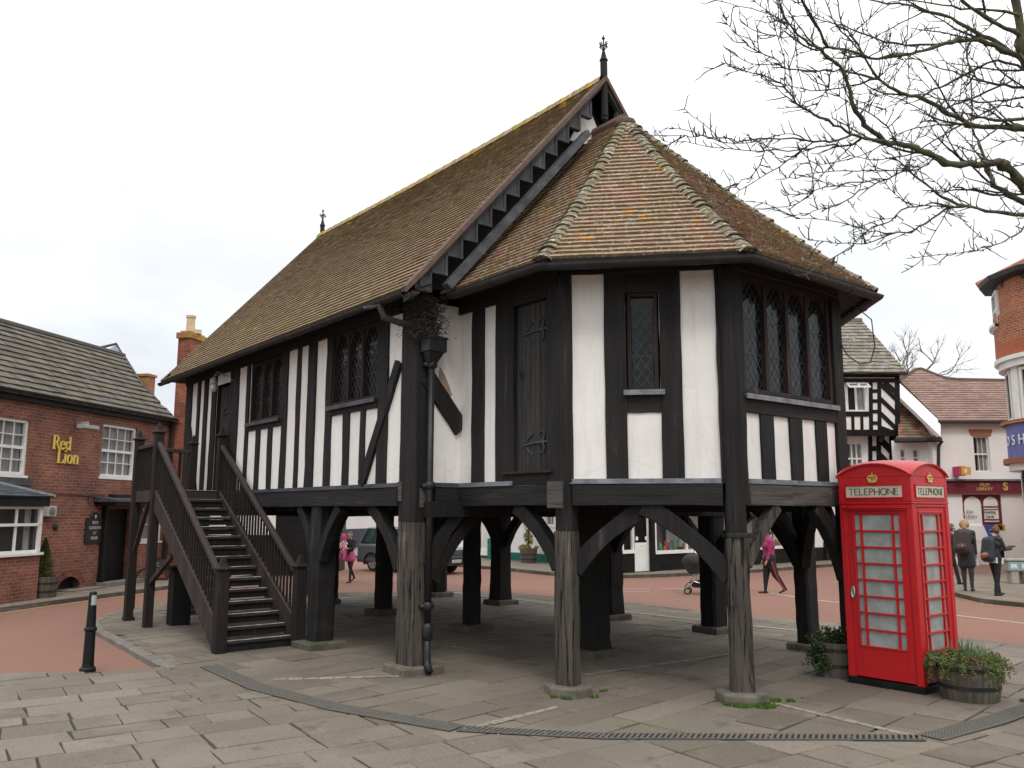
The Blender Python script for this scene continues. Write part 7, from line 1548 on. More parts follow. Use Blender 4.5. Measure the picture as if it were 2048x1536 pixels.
# distant bare tree behind the roofs
def bare_tree(u, v0, v1, D, label, spread=1.0, seed=3):
    rg = random.Random(seed); b0 = dp(u, 1000, D); b0.z = 0; top = dp(u, v0, D).z; fork = dp(u, v1, D).z; t = thing('bare_tree', label, 'tree', tuple(b0)); mb = MB()
    mb.tube([b0, Vector((b0.x, b0.y, fork))], [.4, .22], 8); mb.build('trunk', M['bark_far'], t, smooth=True); cr = MB()
    def rec(p, d, L_, r, lv):
        q = p; pts = [p]
        for k in range(4): d = (d + Vector((rg.gauss(0, .16), rg.gauss(0, .16), rg.gauss(.04, .12)))).normalized(); q = q + d * L_ / 4; pts.append(q)
        cr.tube(pts, [r * (1 - .14 * k) for k in range(5)], 4 if lv > 1 else 6)
        if lv < 5:
            for k in range(3 if lv < 4 else 4): a = pts[rg.choice([2, 3, 4])]; rec(a, (d + Vector((rg.gauss(0, .5), rg.gauss(0, .5), rg.gauss(.05, .35)))).normalized(), L_ * rg.uniform(.6, .8), r * .55, lv + 1)
    H = top - fork
    for k in range(6): a = 2 * pi * k / 6 + rg.uniform(-.3, .3); rec(Vector((b0.x, b0.y, fork - rg.uniform(0, 1.5))), Vector((cos(a) * .7 * spread, sin(a) * .7 * spread, 1)).normalized(), H * .62, .13, 1)
    cr.build('crown', M['bark_far'], t, recalc=False)
bare_tree(1800, 668, 800, 48, 'distant pale bare tree rising behind the roofs right of the grey stone roof', 1.15)

# ================================================================== PEOPLE
def capsule(mb, A, B, ra, rb_, tag_, fl=1.0, side=Vector((1, 0, 0)), n=12):
    A, B = Vector(A), Vector(B); d = (B - A); L_ = d.length; d = d.normalized() if L_ > 1e-6 else UP; s = (side - d * side.dot(d)); s = s.normalized() if s.length > .01 else d.orthogonal().normalized(); w = d.cross(s); rs = []
    for k in range(5): q = -pi / 2 + pi / 2 * k / 5; rs.append((A + d * ra * sin(q), max(.0005, ra * cos(q))))
    rs.append((A, ra)); rs.append((A.lerp(B, .5), (ra + rb_) / 2)); rs.append((B, rb_))
    for k in range(1, 6): q = pi / 2 * k / 5; rs.append((B + d * rb_ * sin(q), max(.0005, rb_ * cos(q))))
    mb.rings([[c + s * r * cos(2 * pi * j / n) + w * r * fl * sin(2 * pi * j / n) for j in range(n)] for c, r in rs])
    return (A, B, ra, rb_, tag_)
def remeshed(mb, name, parent, bones, mats, voxel=.012, sm=True):
    off = Vector(parent['_o']); me = bpy.data.meshes.new('t'); me.from_pydata([tuple(p) for p in mb.v], [], mb.f)
    import bmesh
    b = bmesh.new(); b.from_mesh(me); bmesh.ops.recalc_face_normals(b, faces=b.faces); b.to_mesh(me); b.free()
    o = bpy.data.objects.new('t', me); col.objects.link(o); md = o.modifiers.new('r', 'REMESH'); md.mode = 'VOXEL'; md.voxel_size = voxel; m2 = o.modifiers.new('s', 'SMOOTH'); m2.iterations = 4; m2.factor = .5
    bpy.context.view_layer.update(); dg = bpy.context.evaluated_depsgraph_get(); nm_ = bpy.data.meshes.new_from_object(o.evaluated_get(dg)); bpy.data.objects.remove(o)
    nm_.name = name; nm_.materials.clear()
    for m in mats: nm_.materials.append(m)
    for f in nm_.polygons:
        c = f.center; best = 1e9; bi = 0
        for (A, B, ra, rb_, tg) in bones:
            ab = B - A; t = max(0, min(1, (c - A).dot(ab) / max(1e-9, ab.length_squared))); q = (c - (A + ab * t)).length - (ra + (rb_ - ra) * t)
            if q < best: best = q; bi = tg
        f.material_index = bi; f.use_smooth = sm
    for v_ in nm_.vertices: v_.co -= off
    ob = bpy.data.objects.new(name, nm_); col.objects.link(ob); ob.parent = parent; ob['_o'] = tuple(off); return ob
def person(label, base, facing, H, cloth, hips=((0, 0), (0, 0)), arms=((0, .2, .12), (0, .2, .12)), lean=0.0, headp=0.0, hair=None, hairstyle='short', coat=None, bulk=1.0, skirt=None, heel=False, face=True, flare=False, group=None):
    """hips: per leg (thigh swing, knee bend); arms: per arm (shoulder swing, elbow bend, spread). cloth: mats [skin, top, legs, shoes, (stripe)]"""
    base = Vector(base); t = thing('person', label, 'person', tuple(base), group); f = Vector((facing[0], facing[1], 0)).normalized(); s = Vector((f.y, -f.x, 0)); k = H / 1.7
    W3 = lambda x, y, z: base + s * x * k + f * y * k + UP * z * k      # x right, y forward
    mb = MB(); bones = []
    def cap(a, b_, ra, rb_, tg, fl=1.0): bones.append(capsule(mb, W3(*a), W3(*b_), ra * k, rb_ * k, tg, fl, s))
    legs = []; lowest = 9
    for i, sg in enumerate((-1, 1)):
        th, kn = hips[i]; hx = sg * .085; hz = .90; kp_ = (hx * 1.0, .44 * sin(th), hz - .44 * cos(th)); sh_ = th - kn; ap_ = (hx * .95, kp_[1] + .41 * sin(sh_), kp_[2] - .41 * cos(sh_)); legs.append((hx, hz, kp_, ap_, sh_)); lowest = min(lowest, ap_[2] - .07)
    dz = -lowest
    for (hx, hz, kp_, ap_, sh_), sg in zip(legs, (-1, 1)):
        U = lambda p: (p[0], p[1], p[2] + dz)
        cap(U((hx, 0, hz)), U(kp_), .088 * bulk, .056 * bulk, 2); cap(U(kp_), U(ap_), .056 * bulk, .052 if flare else .036, 2)
        ft = max(-.9, min(.5, -(sh_) * .9)) if ap_[2] - .07 > lowest + .04 else 0
        toe = (ap_[0] + sg * .012, ap_[1] + .165 * cos(ft), ap_[2] - .045 - .165 * sin(ft) * -1 * -1); heelp = (ap_[0], ap_[1] - .03, ap_[2] - .04)
        cap(U(heelp), U((toe[0], toe[1], max(toe[2], lowest + .025))), .036, .027, 3); cap(U(ap_), U(heelp), .036, .034, 3)
        if heel: cap(U((ap_[0], ap_[1] - .04, ap_[2] - .03)), U((ap_[0], ap_[1] - .045, ap_[2] - .062)), .012, .008, 3)
    pz_ = .90 + dz; sn, cs_ = sin(lean), cos(lean); T = lambda x, y, h: (x, y * cs_ + h * sn, pz_ + h * cs_ - y * sn)
    cap(T(-.05, 0, .02), T(.05, 0, .02), .115 * bulk, .115 * bulk, 2 if coat is None else 1, .9)
    cap(T(0, 0, .05), T(0, .0, .24), .118 * bulk, .118 * bulk, 1, .82); cap(T(-.07, .005, .36), T(.07, .005, .36), .112 * bulk, .112 * bulk, 1, .9); cap(T(0, 0, .22), T(0, 0, .42), .12 * bulk, .125 * bulk, 1, .82)
    cap(T(-.13, -.01, .475), T(.13, -.01, .475), .062, .062, 1)
    if coat: 
        for sg in (-1, 1): cap(T(sg * .055, 0, .1), (sg * .075, -.01, pz_ - coat), .13, .125, 1, .85)
    if skirt:
        for sg in (-1, 1): cap((sg * .05, 0, pz_ + .03), (sg * .085, .01, pz_ - skirt), .115, .12, 4)
    nk = T(0, .0, .50); hh = T(0, .02 + .03 * sin(headp), .61); cap(nk, hh, .052, .05, 0)
    hc = Vector((0, hh[1] + .02 * cos(headp) + .06 * sin(headp), hh[2] + .045)); fd = Vector((0, cos(headp), -sin(headp))); hu = Vector((0, sin(headp), cos(headp)))
    hp = lambda x, y, z: tuple(hc + Vector((x, 0, 0)) + fd * y + hu * z)
    cap(hp(0, -.02, .02), hp(0, .0, .03), .088, .088, 0, 1.05); cap(hp(0, .03, -.045), hp(0, .045, -.065), .055, .042, 0); cap(hp(0, .09, -.005), hp(0, .105, -.02), .012, .016, 0)
    for sg in (-1, 1): cap(hp(sg * .082, -.005, -.0), hp(sg * .086, -.012, .02), .014, .016, 0)
    hands = []
    for i, sg in enumerate((-1, 1)):
        sw, el, spd = arms[i]; S_ = Vector(T(sg * .17, 0, .465)); E = S_ + Vector((sg * sin(spd) * .27, sin(sw) * .27, -cos(sw) * cos(spd) * .27)); fa_ = sw + el; Wp = E + Vector((sg * sin(spd) * .1 - (sg * .04 if el > .6 else 0), sin(fa_) * .235, -cos(fa_) * .235)); dn_ = (Wp - E).normalized()
        cap(tuple(S_), tuple(E), .058 * bulk, .046, 1); cap(tuple(E), tuple(Wp), .044, .034, 1); palm = Wp + dn_ * .075; cap(tuple(Wp + dn_ * .01), tuple(palm), .026, .030, 0, .6)
        for j in range(4):
            o_ = Vector((0, .014 * (j - 1.5), 0)) if abs(dn_.y) < .7 else Vector((.014 * (j - 1.5), 0, .0)); ln = (.06, .072, .066, .05)[j]; a_ = palm + o_ + dn_ * .015; b_ = a_ + dn_ * ln * .55 + Vector((-sg * .006, 0, 0)); c_ = b_ + dn_ * ln * .42 + Vector((-sg * .022, 0, 0)); cap(tuple(a_), tuple(b_), .0095, .009, 0); cap(tuple(b_), tuple(c_), .009, .008, 0)
        th0 = Wp + dn_ * .03; cap(tuple(th0), tuple(th0 + dn_ * .035 + Vector((-sg * .01, .038, 0))), .012, .010, 0); hands.append(W3(*palm))
    b_ = remeshed(mb, 'body', t, bones, cloth, .0115 * k)
    if hair:
        hm = MB(); hb = []
        def hcap(a, c, r1, r2, fl=1.0): hb.append(capsule(hm, W3(*a), W3(*c), r1 * k, r2 * k, 0, fl, s))
        hcap(hp(0, -.035, .035), hp(0, -.01, .055), .094, .088)
        if hairstyle in ('bob', 'short'): hcap(hp(-.04, -.04, .0), hp(.04, -.04, .0), .075, .075); hcap(hp(-.07, -.02, .02), hp(-.075, -.02, -.05 if hairstyle == 'bob' else 0), .035, .03); hcap(hp(.07, -.02, .02), hp(.075, -.02, -.05 if hairstyle == 'bob' else 0), .035, .03)
        if hairstyle == 'bob': hcap(hp(0, -.07, .0), hp(0, -.075, -.09), .07, .06)
        if hairstyle == 'bun': hcap(hp(0, -.10, .04), hp(0, -.12, .05), .04, .035)
        if hairstyle == 'long': hcap(hp(0, -.08, .0), hp(0, -.10, -.16), .065, .05)
        remeshed(hm, 'hair', t, hb, [hair], .010 * k)
    if face:
        em = MB()
        for sg in (-1, 1): em.lathe(W3(*hp(sg * .031, .083, .008)), [(.002, -.007), (.010, 0), (.002, .007)], 8)
        em.tube([W3(*hp(-.02, .088, -.055)), W3(*hp(0, .093, -.058)), W3(*hp(.02, .088, -.055))], .004 * k, 5)
        em.build('face_features', flat('dark_face_detail', (.06, .03, .025)) if 'dark_face_detail' not in bpy.data.materials else bpy.data.materials['dark_face_detail'], t)
    return t, W3, T, hands, s, f, k
def pos(u, v, z=ZRD): p = gp(u, v, z); p.z = z; return p
vr = hr; blk = flat('black_cloth', (.018, .018, .02), .9); shoe = flat('dark_shoe', (.02, .018, .016), .6)
# woman pushing the pram
mag = flat('magenta_jumper', (.33, .035, .13), .9)
wt_, W3, T, hands, s_, f_, k_ = person('woman in a magenta jumper and black trousers walking left behind the pram', pos(1541, 1187), (-vr).xy, 1.58, [M['skin'], mag, blk, shoe], hips=((-.30, .32), (.16, .06)), arms=((.12, .25, .12), (.05, .30, .12)), bulk=1.55, hair=flat('dark_brown_hair', (.03, .018, .012)), hairstyle='bun')
mb = MB(); 
for th, kn, x in ((.22, .08, .085),): 
    pass
# the stripe runs down the outer side of the leg turned to the viewer (her left leg is x<0; camera side chosen by dot)
cs = 1 if (s_.dot(CP - Vector(wt_['_o'])) > 0) else -1
th, kn = (.16, .06) if cs > 0 else (-.30, .32)
pts = [W3(cs * .20, 0, .86), W3(cs * .185, .44 * sin(th) * .5, .66), W3(cs * .155, .44 * sin(th), .46), W3(cs * .135, .44 * sin(th) + .2 * sin(th - kn), .25), W3(cs * .125, .44 * sin(th) + .38 * sin(th - kn), .09)]
mb.tube(pts, [.022] * 5, 5); mb.build('trouser_stripe', flat('red_stripe', (.36, .02, .06)), wt_)
# pram
pp_ = pos(1382, 1190); t = thing('pram', 'black pushchair with a hooded seat and silver frame pushed along the road', 'pram', tuple(pp_)); FPm = FR(pp_, vr, -hf)
k = .0116; px_ = lambda u, v, d=0.0: FPm.P((u - 1382) * k, (1190 - v) * k, d)
def ell(mb, c, rx, ry, rz, n=14, cut=None):
    rs = []
    for i in range(1, n): q = pi * i / n; rs.append([c + FPm.d * rx * sin(q) * cos(a) + FPm.n * ry * sin(q) * sin(a) + UP * rz * cos(q) for a in [2 * pi * j / 16 for j in range(16)]])
    mb.rings(rs)
mb = MB(); ell(mb, px_(1392, 1122, -.25), .26, .24, .20); mb.rings([[px_(u, v, d) for u, v, d in ((1370, 1122, -.03), (1415, 1122, -.03), (1415, 1122, -.47), (1370, 1122, -.47))], [px_(u, v, d) for u, v, d in ((1376, 1134, -.06), (1420, 1132, -.06), (1420, 1132, -.44), (1376, 1134, -.44))], [px_(u, v, d) for u, v, d in ((1385, 1148, -.1), (1425, 1144, -.1), (1425, 1144, -.4), (1385, 1148, -.4))]]); mb.build('hooded_seat', flat('black_pram_fabric', (.02, .02, .022), .8), t, smooth=False)
mb = MB(); mb.rings([[px_(u, v, d) for u, v, d in ((1386, 1166, -.08), (1412, 1160, -.08), (1412, 1160, -.42), (1386, 1166, -.42))], [px_(u, v, d) for u, v, d in ((1392, 1176, -.12), (1420, 1176, -.12), (1420, 1176, -.38), (1392, 1176, -.38))]]); mb.build('basket', bpy.data.materials['black_pram_fabric'], t)
mb = MB()
for d in (-.06, -.44):
    mb.tube([px_(1376, 1178, d), px_(1400, 1150, d), px_(1425, 1138, d), px_(1440, 1118, d), px_(1462, 1098, d)], .014, 6); mb.tube([px_(1376, 1176, d), px_(1390, 1162, d), px_(1430, 1176, d)], .014, 6); mb.tube([px_(1398, 1098, d), px_(1408, 1112, d), px_(1414, 1138, d)], .012, 6)
mb.tube([px_(1462, 1098, -.06), px_(1466, 1096, -.25), px_(1462, 1098, -.44)], .016, 6); mb.build('frame', M['chrome'], t, smooth=True)
for u, d, r in ((1376, -.10, .085), (1384, -.36, .085), (1436, -.02, .14), (1436, -.48, .14)):
    wc = px_(u, 1190, d); wc.z = ZRD + r; w_ = MB(); w_.tube([wc + FPm.d * (r - .02) * cos(a) + UP * (r - .02) * sin(a) for a in [2 * pi * j / 20 for j in range(21)]], .02, 6); wo = w_.build('wheel', M['rubber'], t); w_ = MB(); w_.lathe(wc - FPm.n * .015, [(r - .035, 0), (.02, .012), (.02, .02), (r - .035, .03)], 16, ax=FPm.n); w_.build('rim', M['chrome'], wo)
# woman carrying a child
pk = flat('pink_top', (.62, .10, .28), .9)
wt2, W3b, Tb, hb_, s2, f2, k2 = person('woman in a black jacket and pink skirt carrying a child across the road', pos(699, 1165), (-hf * .8 - hr * .35).xy, 1.43, [M['skin'], blk, blk, shoe, pk], hips=((.18, .1), (-.30, .35)), arms=((.5, 1.1, .15), (.35, 1.3, .12)), skirt=.12, hair=flat('light_brown_hair', (.12, .06, .03)), hairstyle='bun', heel=True)
cb0 = W3b(.15, .17, 1.06); t = thing('person', 'small child in a pink hat and striped pink and white coat carried by the woman', 'person', tuple(cb0)); m_ = MB(); bn = []
def cc(a, b_, r1, r2, tg): bn.append(capsule(m_, a, b_, r1, r2, tg, 1.0, s2))
u_ = UP; kk = .9
cc(cb0, cb0 + u_ * .24 * kk, .095, .085, 1); cc(cb0 + u_ * .33, cb0 + u_ * .36, .07, .07, 0); cc(cb0 + u_ * .27, cb0 + u_ * .33, .04, .04, 0)
for sg in (-1, 1): cc(cb0 + s2 * sg * .05, cb0 + s2 * sg * .09 + f2 * .10 - u_ * .16, .055, .035, 2); cc(cb0 + s2 * sg * .09 + f2 * .10 - u_ * .16, cb0 + s2 * sg * .08 + f2 * .13 - u_ * .22, .035, .03, 2); cc(cb0 + s2 * sg * .09 + u_ * .2, cb0 + s2 * sg * .11 + f2 * .08 + u_ * .06, .038, .03, 1); cc(cb0 + s2 * sg * .11 + f2 * .08 + u_ * .06, cb0 + s2 * sg * .10 + f2 * .13 + u_ * .06, .022, .018, 0)
m, nt, b = nm('striped_coat'); mp = coord(nt, 'Object', (1, 1, 1)); wv = N(nt, 'ShaderNodeTexWave'); wv.bands_direction = 'DIAGONAL'; wv.inputs['Scale'].default_value = 6; wv.inputs['Distortion'].default_value = 2; L(nt, mp, 0, wv, 'Vector'); rr = ramp(nt, wv, 'Fac', .45, .55, (.55, .05, .13), (.68, .58, .58)); L(nt, rr, 'Color', b, 'Base Color'); b.inputs['Roughness'].default_value = .9
remeshed(m_, 'body', t, bn, [M['skin'], m, pk], .010); m_ = MB(); bn2 = [capsule(m_, cb0 + u_ * .36, cb0 + u_ * .40, .078, .07, 0), capsule(m_, cb0 + u_ * .45 + s2 * .04, cb0 + u_ * .47 + s2 * .05, .03, .02, 0), capsule(m_, cb0 + u_ * .45 - s2 * .04, cb0 + u_ * .47 - s2 * .05, .03, .02, 0)]; remeshed(m_, 'hat', t, bn2, [flat('bright_pink_hat', (.6, .04, .22))], .010)
# pupils on the far pavement, with rucksacks
def rucksack(label, W3, T, k, mats, yy=-.20, z0=.10, z1=.44, w=.15, sk=0.0):
    c = W3(*T(0, yy, (z0 + z1) / 2)); t = thing('rucksack', label, 'bag', tuple(c)); mb = MB(); bn = []; sx = (W3(1, 0, 0) - W3(0, 0, 0)).normalized()
    for x in (-.06, .06): bn.append(capsule(mb, W3(*T(x + sk, yy, z0)), W3(*T(x, yy + .03, z1)), w * .72 * k, w * .62 * k, 0, .8, sx))
    bn.append(capsule(mb, W3(*T(-.04 + sk, yy - .09, z0 + .02)), W3(*T(.04 + sk, yy - .09, z0 + .04)), .075 * k, .075 * k, 1, .8, sx)); remeshed(mb, 'bag', t, bn, mats, .012)
    mb = MB()
    for x in (-.09, .09): mb.tube([W3(*T(x, yy + .04, z1 + .02)), W3(*T(x, -.04, z1 + .11)), W3(*T(x, .09, z1 + .06)), W3(*T(x * 1.2, .11, z1 - .12)), W3(*T(x * 1.5, .0, z0 + .06)), W3(*T(x, yy + .05, z0 + .03))], .018 * k, 5)
    mb.build('strap', M['rubber'], t); mb = MB(); q = W3(*T(.03 + sk, yy - .165, z0 + .06)); mb.lathe(q, [(.02, 0), (.02, .01)], 6, ax=-f_); mb.build('badge', flat('pink_white_badge', (.6, .4, .42)) if 'pink_white_badge' not in bpy.data.materials else bpy.data.materials['pink_white_badge'], t); return t
dkb = flat('dark_padded_coat', (.022, .024, .028), .7); tight = flat('grey_black_tights', (.045, .04, .048), .9)
g_, W3g, Tg, hg, sg_, fg_, kg = person('blond pupil in a long black padded coat and dark tights seen from behind', pos(1938, 1182, .03), (hf * .75 + hr * .55).xy, 1.72, [M['skin'], dkb, tight, shoe], hips=((.06, .05), (-.04, .0)), arms=((.15, .1, .1), (.10, .15, .08)), coat=.28, hair=flat('blond_hair', (.36, .23, .11)), hairstyle='bob', headp=.25, heel=True, bulk=1.15)
rucksack('dark brown patterned rucksack on the back of the blond pupil', W3g, Tg, kg, [flat('brown_camouflage_cloth', (.045, .032, .028)), flat('brown_pocket', (.07, .05, .04))], yy=-.22, sk=-.05, w=.2)
mb = MB(); q = hg[1]; mb.prism([q + fg_ * .02 - UP * .05, q + fg_ * .16 - UP * .07, q + fg_ * .20 - UP * .24, q + fg_ * .03 - UP * .22], sg_ * .004); tag(mb.build('paper_sheet', flat('white_paper', (.6, .6, .66))), 'white sheet of paper in the hand of the blond pupil', 'paper')
b_, W3c, Tc, hc_, sc_, fc_, kc = person('short haired pupil in a black jacket and black flared trousers reading something in the hands', pos(1995, 1191, .03), (hr * .95 + hf * .35).xy, 1.58, [M['skin'], dkb, flat('black_navy_trousers', (.012, .012, .018), .9), shoe], hips=((.20, .04), (-.10, .1)), arms=((.45, 1.15, .1), (.45, 1.15, .1)), hair=flat('mid_brown_hair', (.09, .05, .03)), hairstyle='short', headp=.55, lean=.06, flare=True, bulk=1.12)
rucksack('black rucksack with an orange base on the back of the short haired pupil', W3c, Tc, kc, [dkb, flat('orange_brown_base', (.30, .10, .03))], yy=-.22, z0=.02, z1=.40, sk=.0, w=.18)
mb = MB(); q = (hc_[0] + hc_[1]) / 2 + fc_ * .03; mb.ob(q - sc_ * .09 + UP * .0, sc_ * .18, fc_ * .14 + UP * .05, UP * .015); tag(mb.build('booklet', blk), 'dark booklet held by the short haired pupil', 'book')
mb = MB(); mb.rings([[W3c(*Tc(x, y, h)) for x, y in ((-.15, -.12), (.15, -.12), (.15, .13), (-.15, .13))] for h in (-.12, .02)]); mb.build('shirt_tail', flat('pale_shirt', (.55, .58, .62), .9), b_)
person('person in black trousers standing mostly hidden behind the telephone box', pos(1908, 1169, .03), (hr * .9 - hf * .2).xy, 1.6, [M['skin'], dkb, blk, shoe], hips=((.22, .05), (-.2, .1)), arms=((.1, .3, .1), (.1, .3, .1)), hair=bpy.data.materials['mid_brown_hair'], flare=True)

# ================================================================== THE PARKED CAR
ca_ = radians(38); cdn = (hr * cos(ca_) - hf * sin(ca_)).normalized(); csd = Vector((cdn.y, -cdn.x, 0))   # forward, right side
if csd.dot(CP - pos(743, 1144)) < 0: csd = -csd                     # csd now points to the side we see
cs_k = .80; rw = pos(745, 1143)
CO = rw - cdn * (.95 * cs_k) - csd * (.0)
car = thing('parked_car', 'silver grey boxy off-road estate car standing on the red road beyond the posts', 'car', tuple(CO))
C3 = lambda x, y, z: CO + (cdn * x + csd * (y - 1.83) + UP * z) * cs_k     # x from the rear, y across (1.83 = near side), z up
paint = simple('silver_grey_car_paint', (.19, .21, .215), (.165, .18, .19), 3, rough=.32, metal=.35); blkp = flat('black_car_plastic', (.02, .02, .022), .6)
def sect(x, w, z0, z1, in_=.06, ch=.12):
    y0, y1 = .94 - w, .94 + w; return [C3(x, y0 + in_, z0), C3(x, y0, z0 + ch), C3(x, y0, z1 - ch * .8), C3(x, y0 + in_, z1), C3(x, y1 - in_, z1), C3(x, y1, z1 - ch * .8), C3(x, y1, z0 + ch), C3(x, y1 - in_, z0)]
mb = MB(); mb.rings([sect(-.02, .82, .55, 1.02), sect(.0, .90, .42, 1.10), sect(.10, .94, .36, 1.14), sect(.9, .95, .34, 1.15), sect(2.4, .95, .34, 1.14), sect(3.55, .95, .34, 1.12), sect(4.45, .94, .36, 1.04), sect(4.72, .90, .40, 1.0), sect(4.80, .80, .46, .95)]); cbo = mb.build('body', paint, car, bevel=.02)
def gh(x, w, z, in_=.0): return [C3(x, .94 - w, z), C3(x, .94 + w, z)]
mb = MB(); lo_ = [(.12, .90), (3.55, .90)]; up_ = [(.38, .74), (.75, .76), (2.0, .77), (2.75, .74)]
A_ = [C3(.10, .06, 1.13), C3(3.62, .06, 1.11), C3(3.62, 1.82, 1.11), C3(.10, 1.82, 1.13)]; B_ = [C3(.42, .20, 1.80), C3(2.78, .20, 1.80), C3(2.78, 1.68, 1.80), C3(.42, 1.68, 1.80)]
mb.rings([A_, B_, [p + UP * .035 for p in [C3(.55, .3, 1.80), C3(2.6, .3, 1.80), C3(2.6, 1.58, 1.80), C3(.55, 1.58, 1.80)]]]); cab = mb.build('cabin', blkp, cbo, bevel=.03)
mb = MB(); mb.rings([[C3(.38, .18, 1.775), C3(2.82, .18, 1.775), C3(2.82, 1.70, 1.775), C3(.38, 1.70, 1.775)], [C3(.45, .24, 1.84), C3(2.7, .24, 1.84), C3(2.7, 1.64, 1.84), C3(.45, 1.64, 1.84)]]); mb.build('roof', paint, cbo, bevel=.02)
def on_side(x, z, near=True, off=.012): t = (z - 1.13) / .67; y = (1.82 - .14 * t + off) if near else (.06 + .14 * t - off); return C3(x, y, z)
for near in (True, False):
    for q in ([(.36, 1.19), (.92, 1.19), (.92, 1.72), (.60, 1.72)], [(1.0, 1.19), (1.85, 1.19), (1.85, 1.72), (1.0, 1.72)], [(1.97, 1.19), (3.25, 1.18), (2.66, 1.72), (1.97, 1.72)]):
        mb = MB(); mb.poly([on_side(x, z, near) for x, z in q]); mb.build('side_window', M['carglass'], cbo, recalc=False)
mb = MB(); mb.poly([C3(3.57, .16, 1.16), C3(3.57, 1.72, 1.16), C3(2.84, 1.62, 1.76), C3(2.84, .26, 1.76)]); mb.build('windscreen', M['carglass'], cbo, recalc=False)
mb = MB(); mb.poly([C3(.13, .16, 1.18), C3(.13, 1.72, 1.18), C3(.38, 1.62, 1.74), C3(.38, .26, 1.74)]); mb.build('rear_window', M['carglass'], cbo, recalc=False)
mb = MB(); mb.rings([sect(4.805, .72, .73, .96, .02, .03), sect(4.83, .70, .74, .95, .02, .03)]); gr_ = mb.build('grille', blkp, cbo); mb = MB()
for i in range(4): z = .76 + .05 * i; mb.ob(C3(4.832, .42, z), C3(4.832, 1.46, z) - C3(4.832, .42, z), cdn * .012, UP * .014)
mb.build('grille_bars', paint, gr_)
for y0, y1 in ((.10, .40), (1.48, 1.78)): mb = MB(); a = C3(4.80, y0, .76); mb.ob(a, C3(4.80, y1, .76) - a, cdn * .035, UP * .17 * cs_k); mb.build('headlight', flat('headlamp_glass', (.45, .47, .48), .15) if 'headlamp_glass' not in bpy.data.materials else bpy.data.materials['headlamp_glass'], cbo)
mb = MB(); mb.rings([sect(4.70, .94, .34, .68, .04, .06), sect(4.90, .88, .36, .66, .04, .06)]); bmp = mb.build('front_bumper', blkp, cbo, bevel=.015); mb = MB(); mb.rings([sect(-.08, .88, .38, .66, .04, .06), sect(.06, .94, .36, .66, .04, .06)]); mb.build('rear_bumper', paint, cbo, bevel=.015)
FN = FR(C3(4.905, .94, 0), csd * (-1 if csd.cross(UP).dot(cdn) < 0 else 1), cdn); 
if FN.d.dot(hr) < 0: FN.d = -FN.d
mb = MB(); FN.box(mb, -.22, .22, .38, .47, 0, .008); npz = mb.build('number_plate', flat('white_plate', (.6, .6, .58)), bmp); text('plate_lettering', 'CA04 STW', FN, 0, .40, .075, blkp, npz, k=.010, align='CENTER', ext=.001)
for x in (.95, 3.83):
    for y, sg in ((1.83, 1), (.05, -1)):
        wc = C3(x, y, 0); wc.z = ZRD + .37 * cs_k; r = .37 * cs_k; mb = MB(); mb.lathe(wc - csd * sg * .19, [(r * .6, -.0), (r * .93, .0), (r, .03), (r, .16), (r * .93, .20), (r * .66, .205), (r * .62, .15)], 28, ax=csd * sg); wo = mb.build('wheel', M['rubber'], cbo, smooth=False)
        mb = MB(); ax_ = csd * sg; c_ = wc + ax_ * .005; e1_, e2_ = cdn, UP
        mb.lathe(c_ - ax_ * .04, [(r * .64, 0), (r * .66, .045), (r * .60, .05), (r * .58, .01), (.01, .0)], 24, ax=ax_)
        for j in range(5): a = 2 * pi * j / 5; d_ = e1_ * cos(a) + e2_ * sin(a); n_ = e1_ * -sin(a) + e2_ * cos(a); mb.prism([c_ + n_ * r * .13, c_ + d_ * r * .60 + n_ * r * .07, c_ + d_ * r * .60 - n_ * r * .07, c_ - n_ * r * .13], ax_ * .02)
        mb.build('rim', M['alloy'], wo)
        mb = MB(); n = 12; rs = []      # wheel arch lip
        for j in range(n + 1): a = pi * (-.06 + 1.12 * j / n); d_ = e1_ * cos(a) + e2_ * sin(a); rs.append([wc + d_ * r * q + csd * sg * (.0 + .075) * 0 + csd * sg * kq for q, kq in ((1.08, -.05), (1.20, -.05), (1.20, .11), (1.08, .11))])
        mb.rings(rs); mb.build('wheel_arch', blkp, cbo)
for y in (1.98, -.1): mb = MB(); a = C3(3.05, y, 1.14); mb.ob(a, cdn * .10, csd * .16, UP * .18); mb.build('door_mirror', blkp, cbo, bevel=.02)
mb = MB(); mb.ob(C3(-.01, 1.62, .80), cdn * .05, csd * .16, UP * .26); mb.build('tail_light', flat('tail_lamp_red', (.3, .02, .02), .2), cbo)
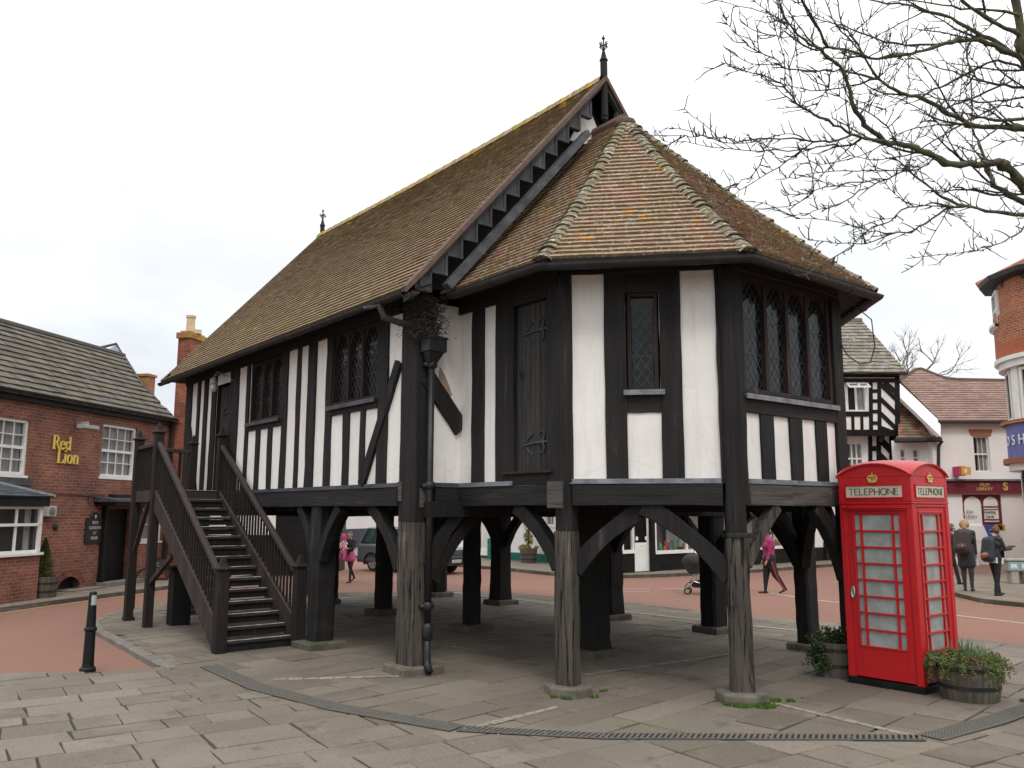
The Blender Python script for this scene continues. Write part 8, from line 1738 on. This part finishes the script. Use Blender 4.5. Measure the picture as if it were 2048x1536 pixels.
# ================================================================== SKY, SUN, VIEW
w = bpy.data.worlds.new('World'); scn.world = w; w.use_nodes = True; nt = w.node_tree; nt.nodes.clear()
out_ = N(nt, 'ShaderNodeOutputWorld'); bg = N(nt, 'ShaderNodeBackground'); bg.inputs['Strength'].default_value = 1.0
SUN_EL, SUN_AZ = radians(52), radians(118)      # azimuth measured clockwise from +Y
sky = N(nt, 'ShaderNodeTexSky'); sky.sky_type = 'NISHITA'; sky.sun_disc = False; sky.sun_elevation = SUN_EL; sky.sun_rotation = SUN_AZ
sm = N(nt, 'ShaderNodeVectorMath'); sm.operation = 'SCALE'; sm.inputs['Scale'].default_value = .10; L(nt, sky, 'Color', sm, 0)
tc = N(nt, 'ShaderNodeTexCoord'); sx = N(nt, 'ShaderNodeSeparateXYZ'); L(nt, tc, 'Generated', sx, 0)
# overcast: about three times brighter at the zenith than at the horizon
r = N(nt, 'ShaderNodeValToRGB'); e = r.color_ramp.elements; e[0].position = 0; e[0].color = (.70, .735, .77, 1); e[1].position = 1; e[1].color = (2.2, 2.17, 2.12, 1)
m1 = e.new(.12); m1.color = (.82, .85, .875, 1); m2 = e.new(.32); m2.color = (1.0, 1.01, 1.02, 1); m3 = e.new(.5); m3.color = (1.28, 1.28, 1.27, 1)
L(nt, sx, 'Z', r, 'Fac')
ad = N(nt, 'ShaderNodeMath'); ad.operation = 'ADD'; ad.inputs[1].default_value = .22; L(nt, sx, 'Z', ad, 0)
dv = N(nt, 'ShaderNodeVectorMath'); dv.operation = 'DIVIDE'; cb = N(nt, 'ShaderNodeCombineXYZ')
for i in range(3): L(nt, ad, 0, cb, i)
L(nt, tc, 'Generated', dv, 0); L(nt, cb, 0, dv, 1)
n1 = noise(nt, dv, 1.1, 6, .55); cr = ramp(nt, n1, 'Fac', .32, .66, (.80, .825, .86), (1.12, 1.115, 1.11))
mm = N(nt, 'ShaderNodeVectorMath'); mm.operation = 'MULTIPLY'; L(nt, r, 'Color', mm, 0); L(nt, cr, 'Color', mm, 1)
mk = mix(nt, .93, (sm, 0), (mm, 0)); L(nt, mk, 2, bg, 'Color'); L(nt, bg, 0, out_, 0)
sd = bpy.data.lights.new('sun', 'SUN'); sd.energy = 1.1; sd.angle = radians(14); sd.color = (1, .955, .90)
so = bpy.data.objects.new('sun', sd); col.objects.link(so); d = Vector((sin(SUN_AZ) * cos(SUN_EL), cos(SUN_AZ) * cos(SUN_EL), sin(SUN_EL))); so.rotation_euler = d.to_track_quat('Z', 'Y').to_euler(); so.location = (0, 0, 30)
scn.view_settings.view_transform = 'Standard'; scn.view_settings.look = 'None'; scn.view_settings.exposure = .16; scn.view_settings.gamma = 1; scn.view_settings.use_curve_mapping = False
for o in bpy.data.objects:
    if '_o' in o: del o['_o']
